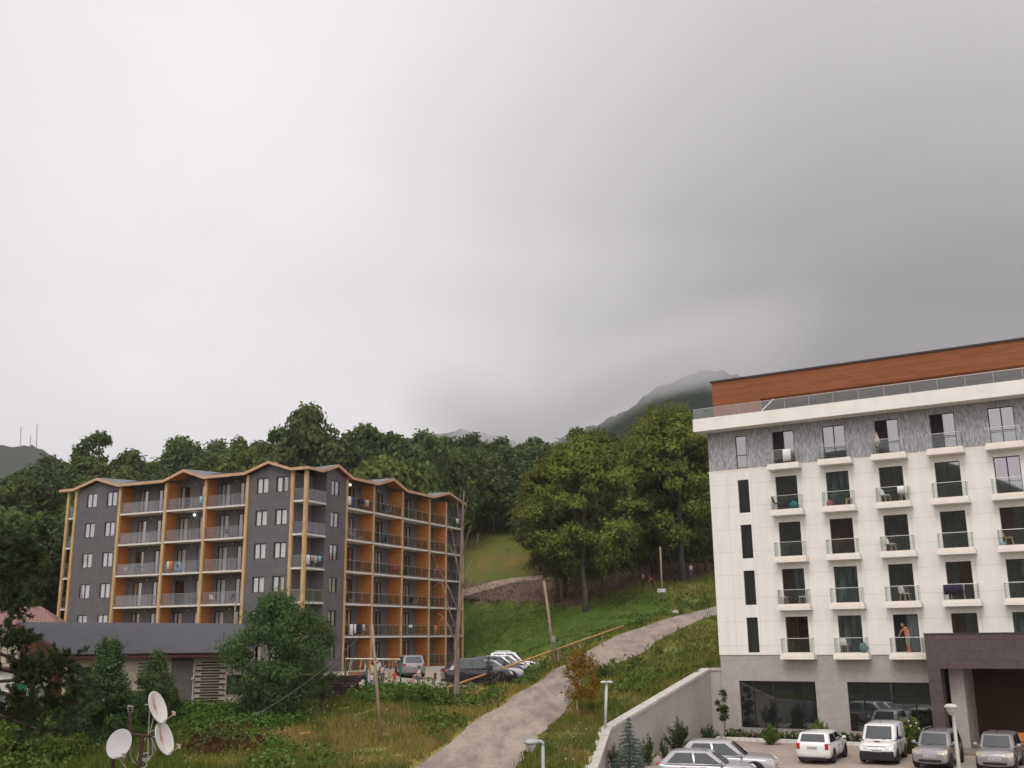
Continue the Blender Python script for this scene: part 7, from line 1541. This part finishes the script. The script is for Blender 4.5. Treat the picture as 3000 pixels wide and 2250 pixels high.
if CLOUD:
    # the cloud that sits on the mountain: one closed body of vapour, thin at its ragged base and dense above
    cb = bpy.data.meshes.new('cloud'); bm = bmesh.new()
    ctr = [(900,1330),(1150,1310),(1330,1305),(1500,1332),(1600,1300),(1700,1252),(1800,1214),(1900,1170),(2000,1144),(2100,1128),(2300,1100),(2700,1050),(3200,1080)]
    m_cl, nt, b = newmat('cloud_vapour'); N, L = nt.nodes, nt.links; N.remove(b); pv = N.new('ShaderNodeVolumePrincipled'); L.new(pv.outputs[0], N['Material Output'].inputs['Volume']); pv.inputs['Color'].default_value = CLOUD_COL; pv.inputs['Anisotropy'].default_value = 0.0
    tc = N.new('ShaderNodeTexCoord'); sp_ = N.new('ShaderNodeSeparateXYZ'); L.new(tc.outputs['Object'], sp_.inputs[0])
    # base height of the cloud as a function of x (object space = world space)
    fc = N.new('ShaderNodeFloatCurve'); D_ = 540.
    q = [at(px, py, D_) for px, py in ctr]; x0, x1 = q[0][0], q[-1][0]; z0, z1 = 60., 260.
    c_ = fc.mapping.curves[0]; pts_ = [((p[0]-x0)/(x1-x0), (p[2]-z0)/(z1-z0)) for p in q]
    c_.points[0].location = pts_[0]; c_.points[1].location = pts_[-1]
    for p in pts_[1:-1]: c_.points.new(*p)
    fc.mapping.update()
    ma = N.new('ShaderNodeMapRange'); ma.inputs[1].default_value = x0; ma.inputs[2].default_value = x1; L.new(sp_.outputs[0], ma.inputs[0]); L.new(ma.outputs[0], fc.inputs['Value'])
    mb2 = N.new('ShaderNodeMapRange'); mb2.inputs[3].default_value = z0; mb2.inputs[4].default_value = z1; mb2.clamp = False; L.new(fc.outputs[0], mb2.inputs[0])
    def mth(op, a, b_=None):
        n = N.new('ShaderNodeMath'); n.operation = op
        for i, x in enumerate((a, b_)):
            if x is None: continue
            if hasattr(x, 'is_output'): L.new(x, n.inputs[i])
            else: n.inputs[i].default_value = x
        return n.outputs[0]
    nzc = N.new('ShaderNodeTexNoise'); nzc.inputs['Scale'].default_value = .018; nzc.inputs['Detail'].default_value = 4; L.new(tc.outputs['Object'], nzc.inputs['Vector'])
    hgt = mth('SUBTRACT', sp_.outputs[2], mb2.outputs[0]); hgt = mth('ADD', hgt, mth('MULTIPLY', mth('SUBTRACT', nzc.outputs['Fac'], .5), 16.))
    dn = N.new('ShaderNodeMapRange'); dn.interpolation_type = 'SMOOTHSTEP'; dn.inputs[1].default_value = -5; dn.inputs[2].default_value = 13; dn.inputs[3].default_value = 0; dn.inputs[4].default_value = CLOUD_DENS; L.new(hgt, dn.inputs[0]); 
    tp_ = N.new('ShaderNodeMapRange'); tp_.interpolation_type = 'SMOOTHSTEP'; tp_.inputs[1].default_value = 6; tp_.inputs[2].default_value = 36; tp_.inputs[3].default_value = 1; tp_.inputs[4].default_value = 0; L.new(hgt, tp_.inputs[0])
    def fade(sock, a, b_):
        n = N.new('ShaderNodeMapRange'); n.interpolation_type = 'SMOOTHSTEP'; n.inputs[1].default_value = a; n.inputs[2].default_value = b_; n.inputs[3].default_value = 0; n.inputs[4].default_value = 1; L.new(sock, n.inputs[0]); return n.outputs[0]
    e_ = mth('MULTIPLY', fade(sp_.outputs[0], at(1130,1300,540)[0], at(1480,1300,540)[0]), fade(sp_.outputs[1], 440, 480)); xr_ = N.new('ShaderNodeMapRange'); xr_.interpolation_type = 'SMOOTHSTEP'; xr_.inputs[1].default_value = at(1640,1250,540)[0]; xr_.inputs[2].default_value = at(2090,1100,540)[0]; xr_.inputs[3].default_value = .75; xr_.inputs[4].default_value = .8; L.new(sp_.outputs[0], xr_.inputs[0]); e_ = mth('MULTIPLY', mth('MULTIPLY', e_, xr_.outputs[0]), fade(sp_.outputs[0], at(2420,1100,540)[0], at(1960,1100,540)[0])); e_ = mth('MULTIPLY', e_, fade(sp_.outputs[1], 610, 560))
    L.new(mth('MULTIPLY', mth('MULTIPLY', dn.outputs[0], tp_.outputs[0]), e_), pv.inputs['Density'])
    m = MB().box(x0, x1, 440, 610, 70, 300); o = m.build('fog', m_cl, None); tag(o, 'grey fog bank lying on the mountain shoulder', 'fog', kind='stuff')
    m_cl.cycles.volume_step_rate = 1.0
if HAZE:
    m_hz, nt, b = newmat('haze_air'); N, L = nt.nodes, nt.links; N.remove(b); pv = N.new('ShaderNodeVolumePrincipled'); L.new(pv.outputs[0], N['Material Output'].inputs['Volume']); pv.inputs['Color'].default_value = (.95,.94,.95,1); pv.inputs['Density'].default_value = HAZE; pv.inputs['Anisotropy'].default_value = .2
    m = MB().box(-1650, 1650, -650, 2100, float(Z.min())-1.5, 330); tag(m.build('haze', m_hz, None), 'thin damp mountain air', 'haze', kind='stuff')
for coll in (bpy.data.objects,):
    for o in list(coll):
        if o.users_collection == (): coll.remove(o)
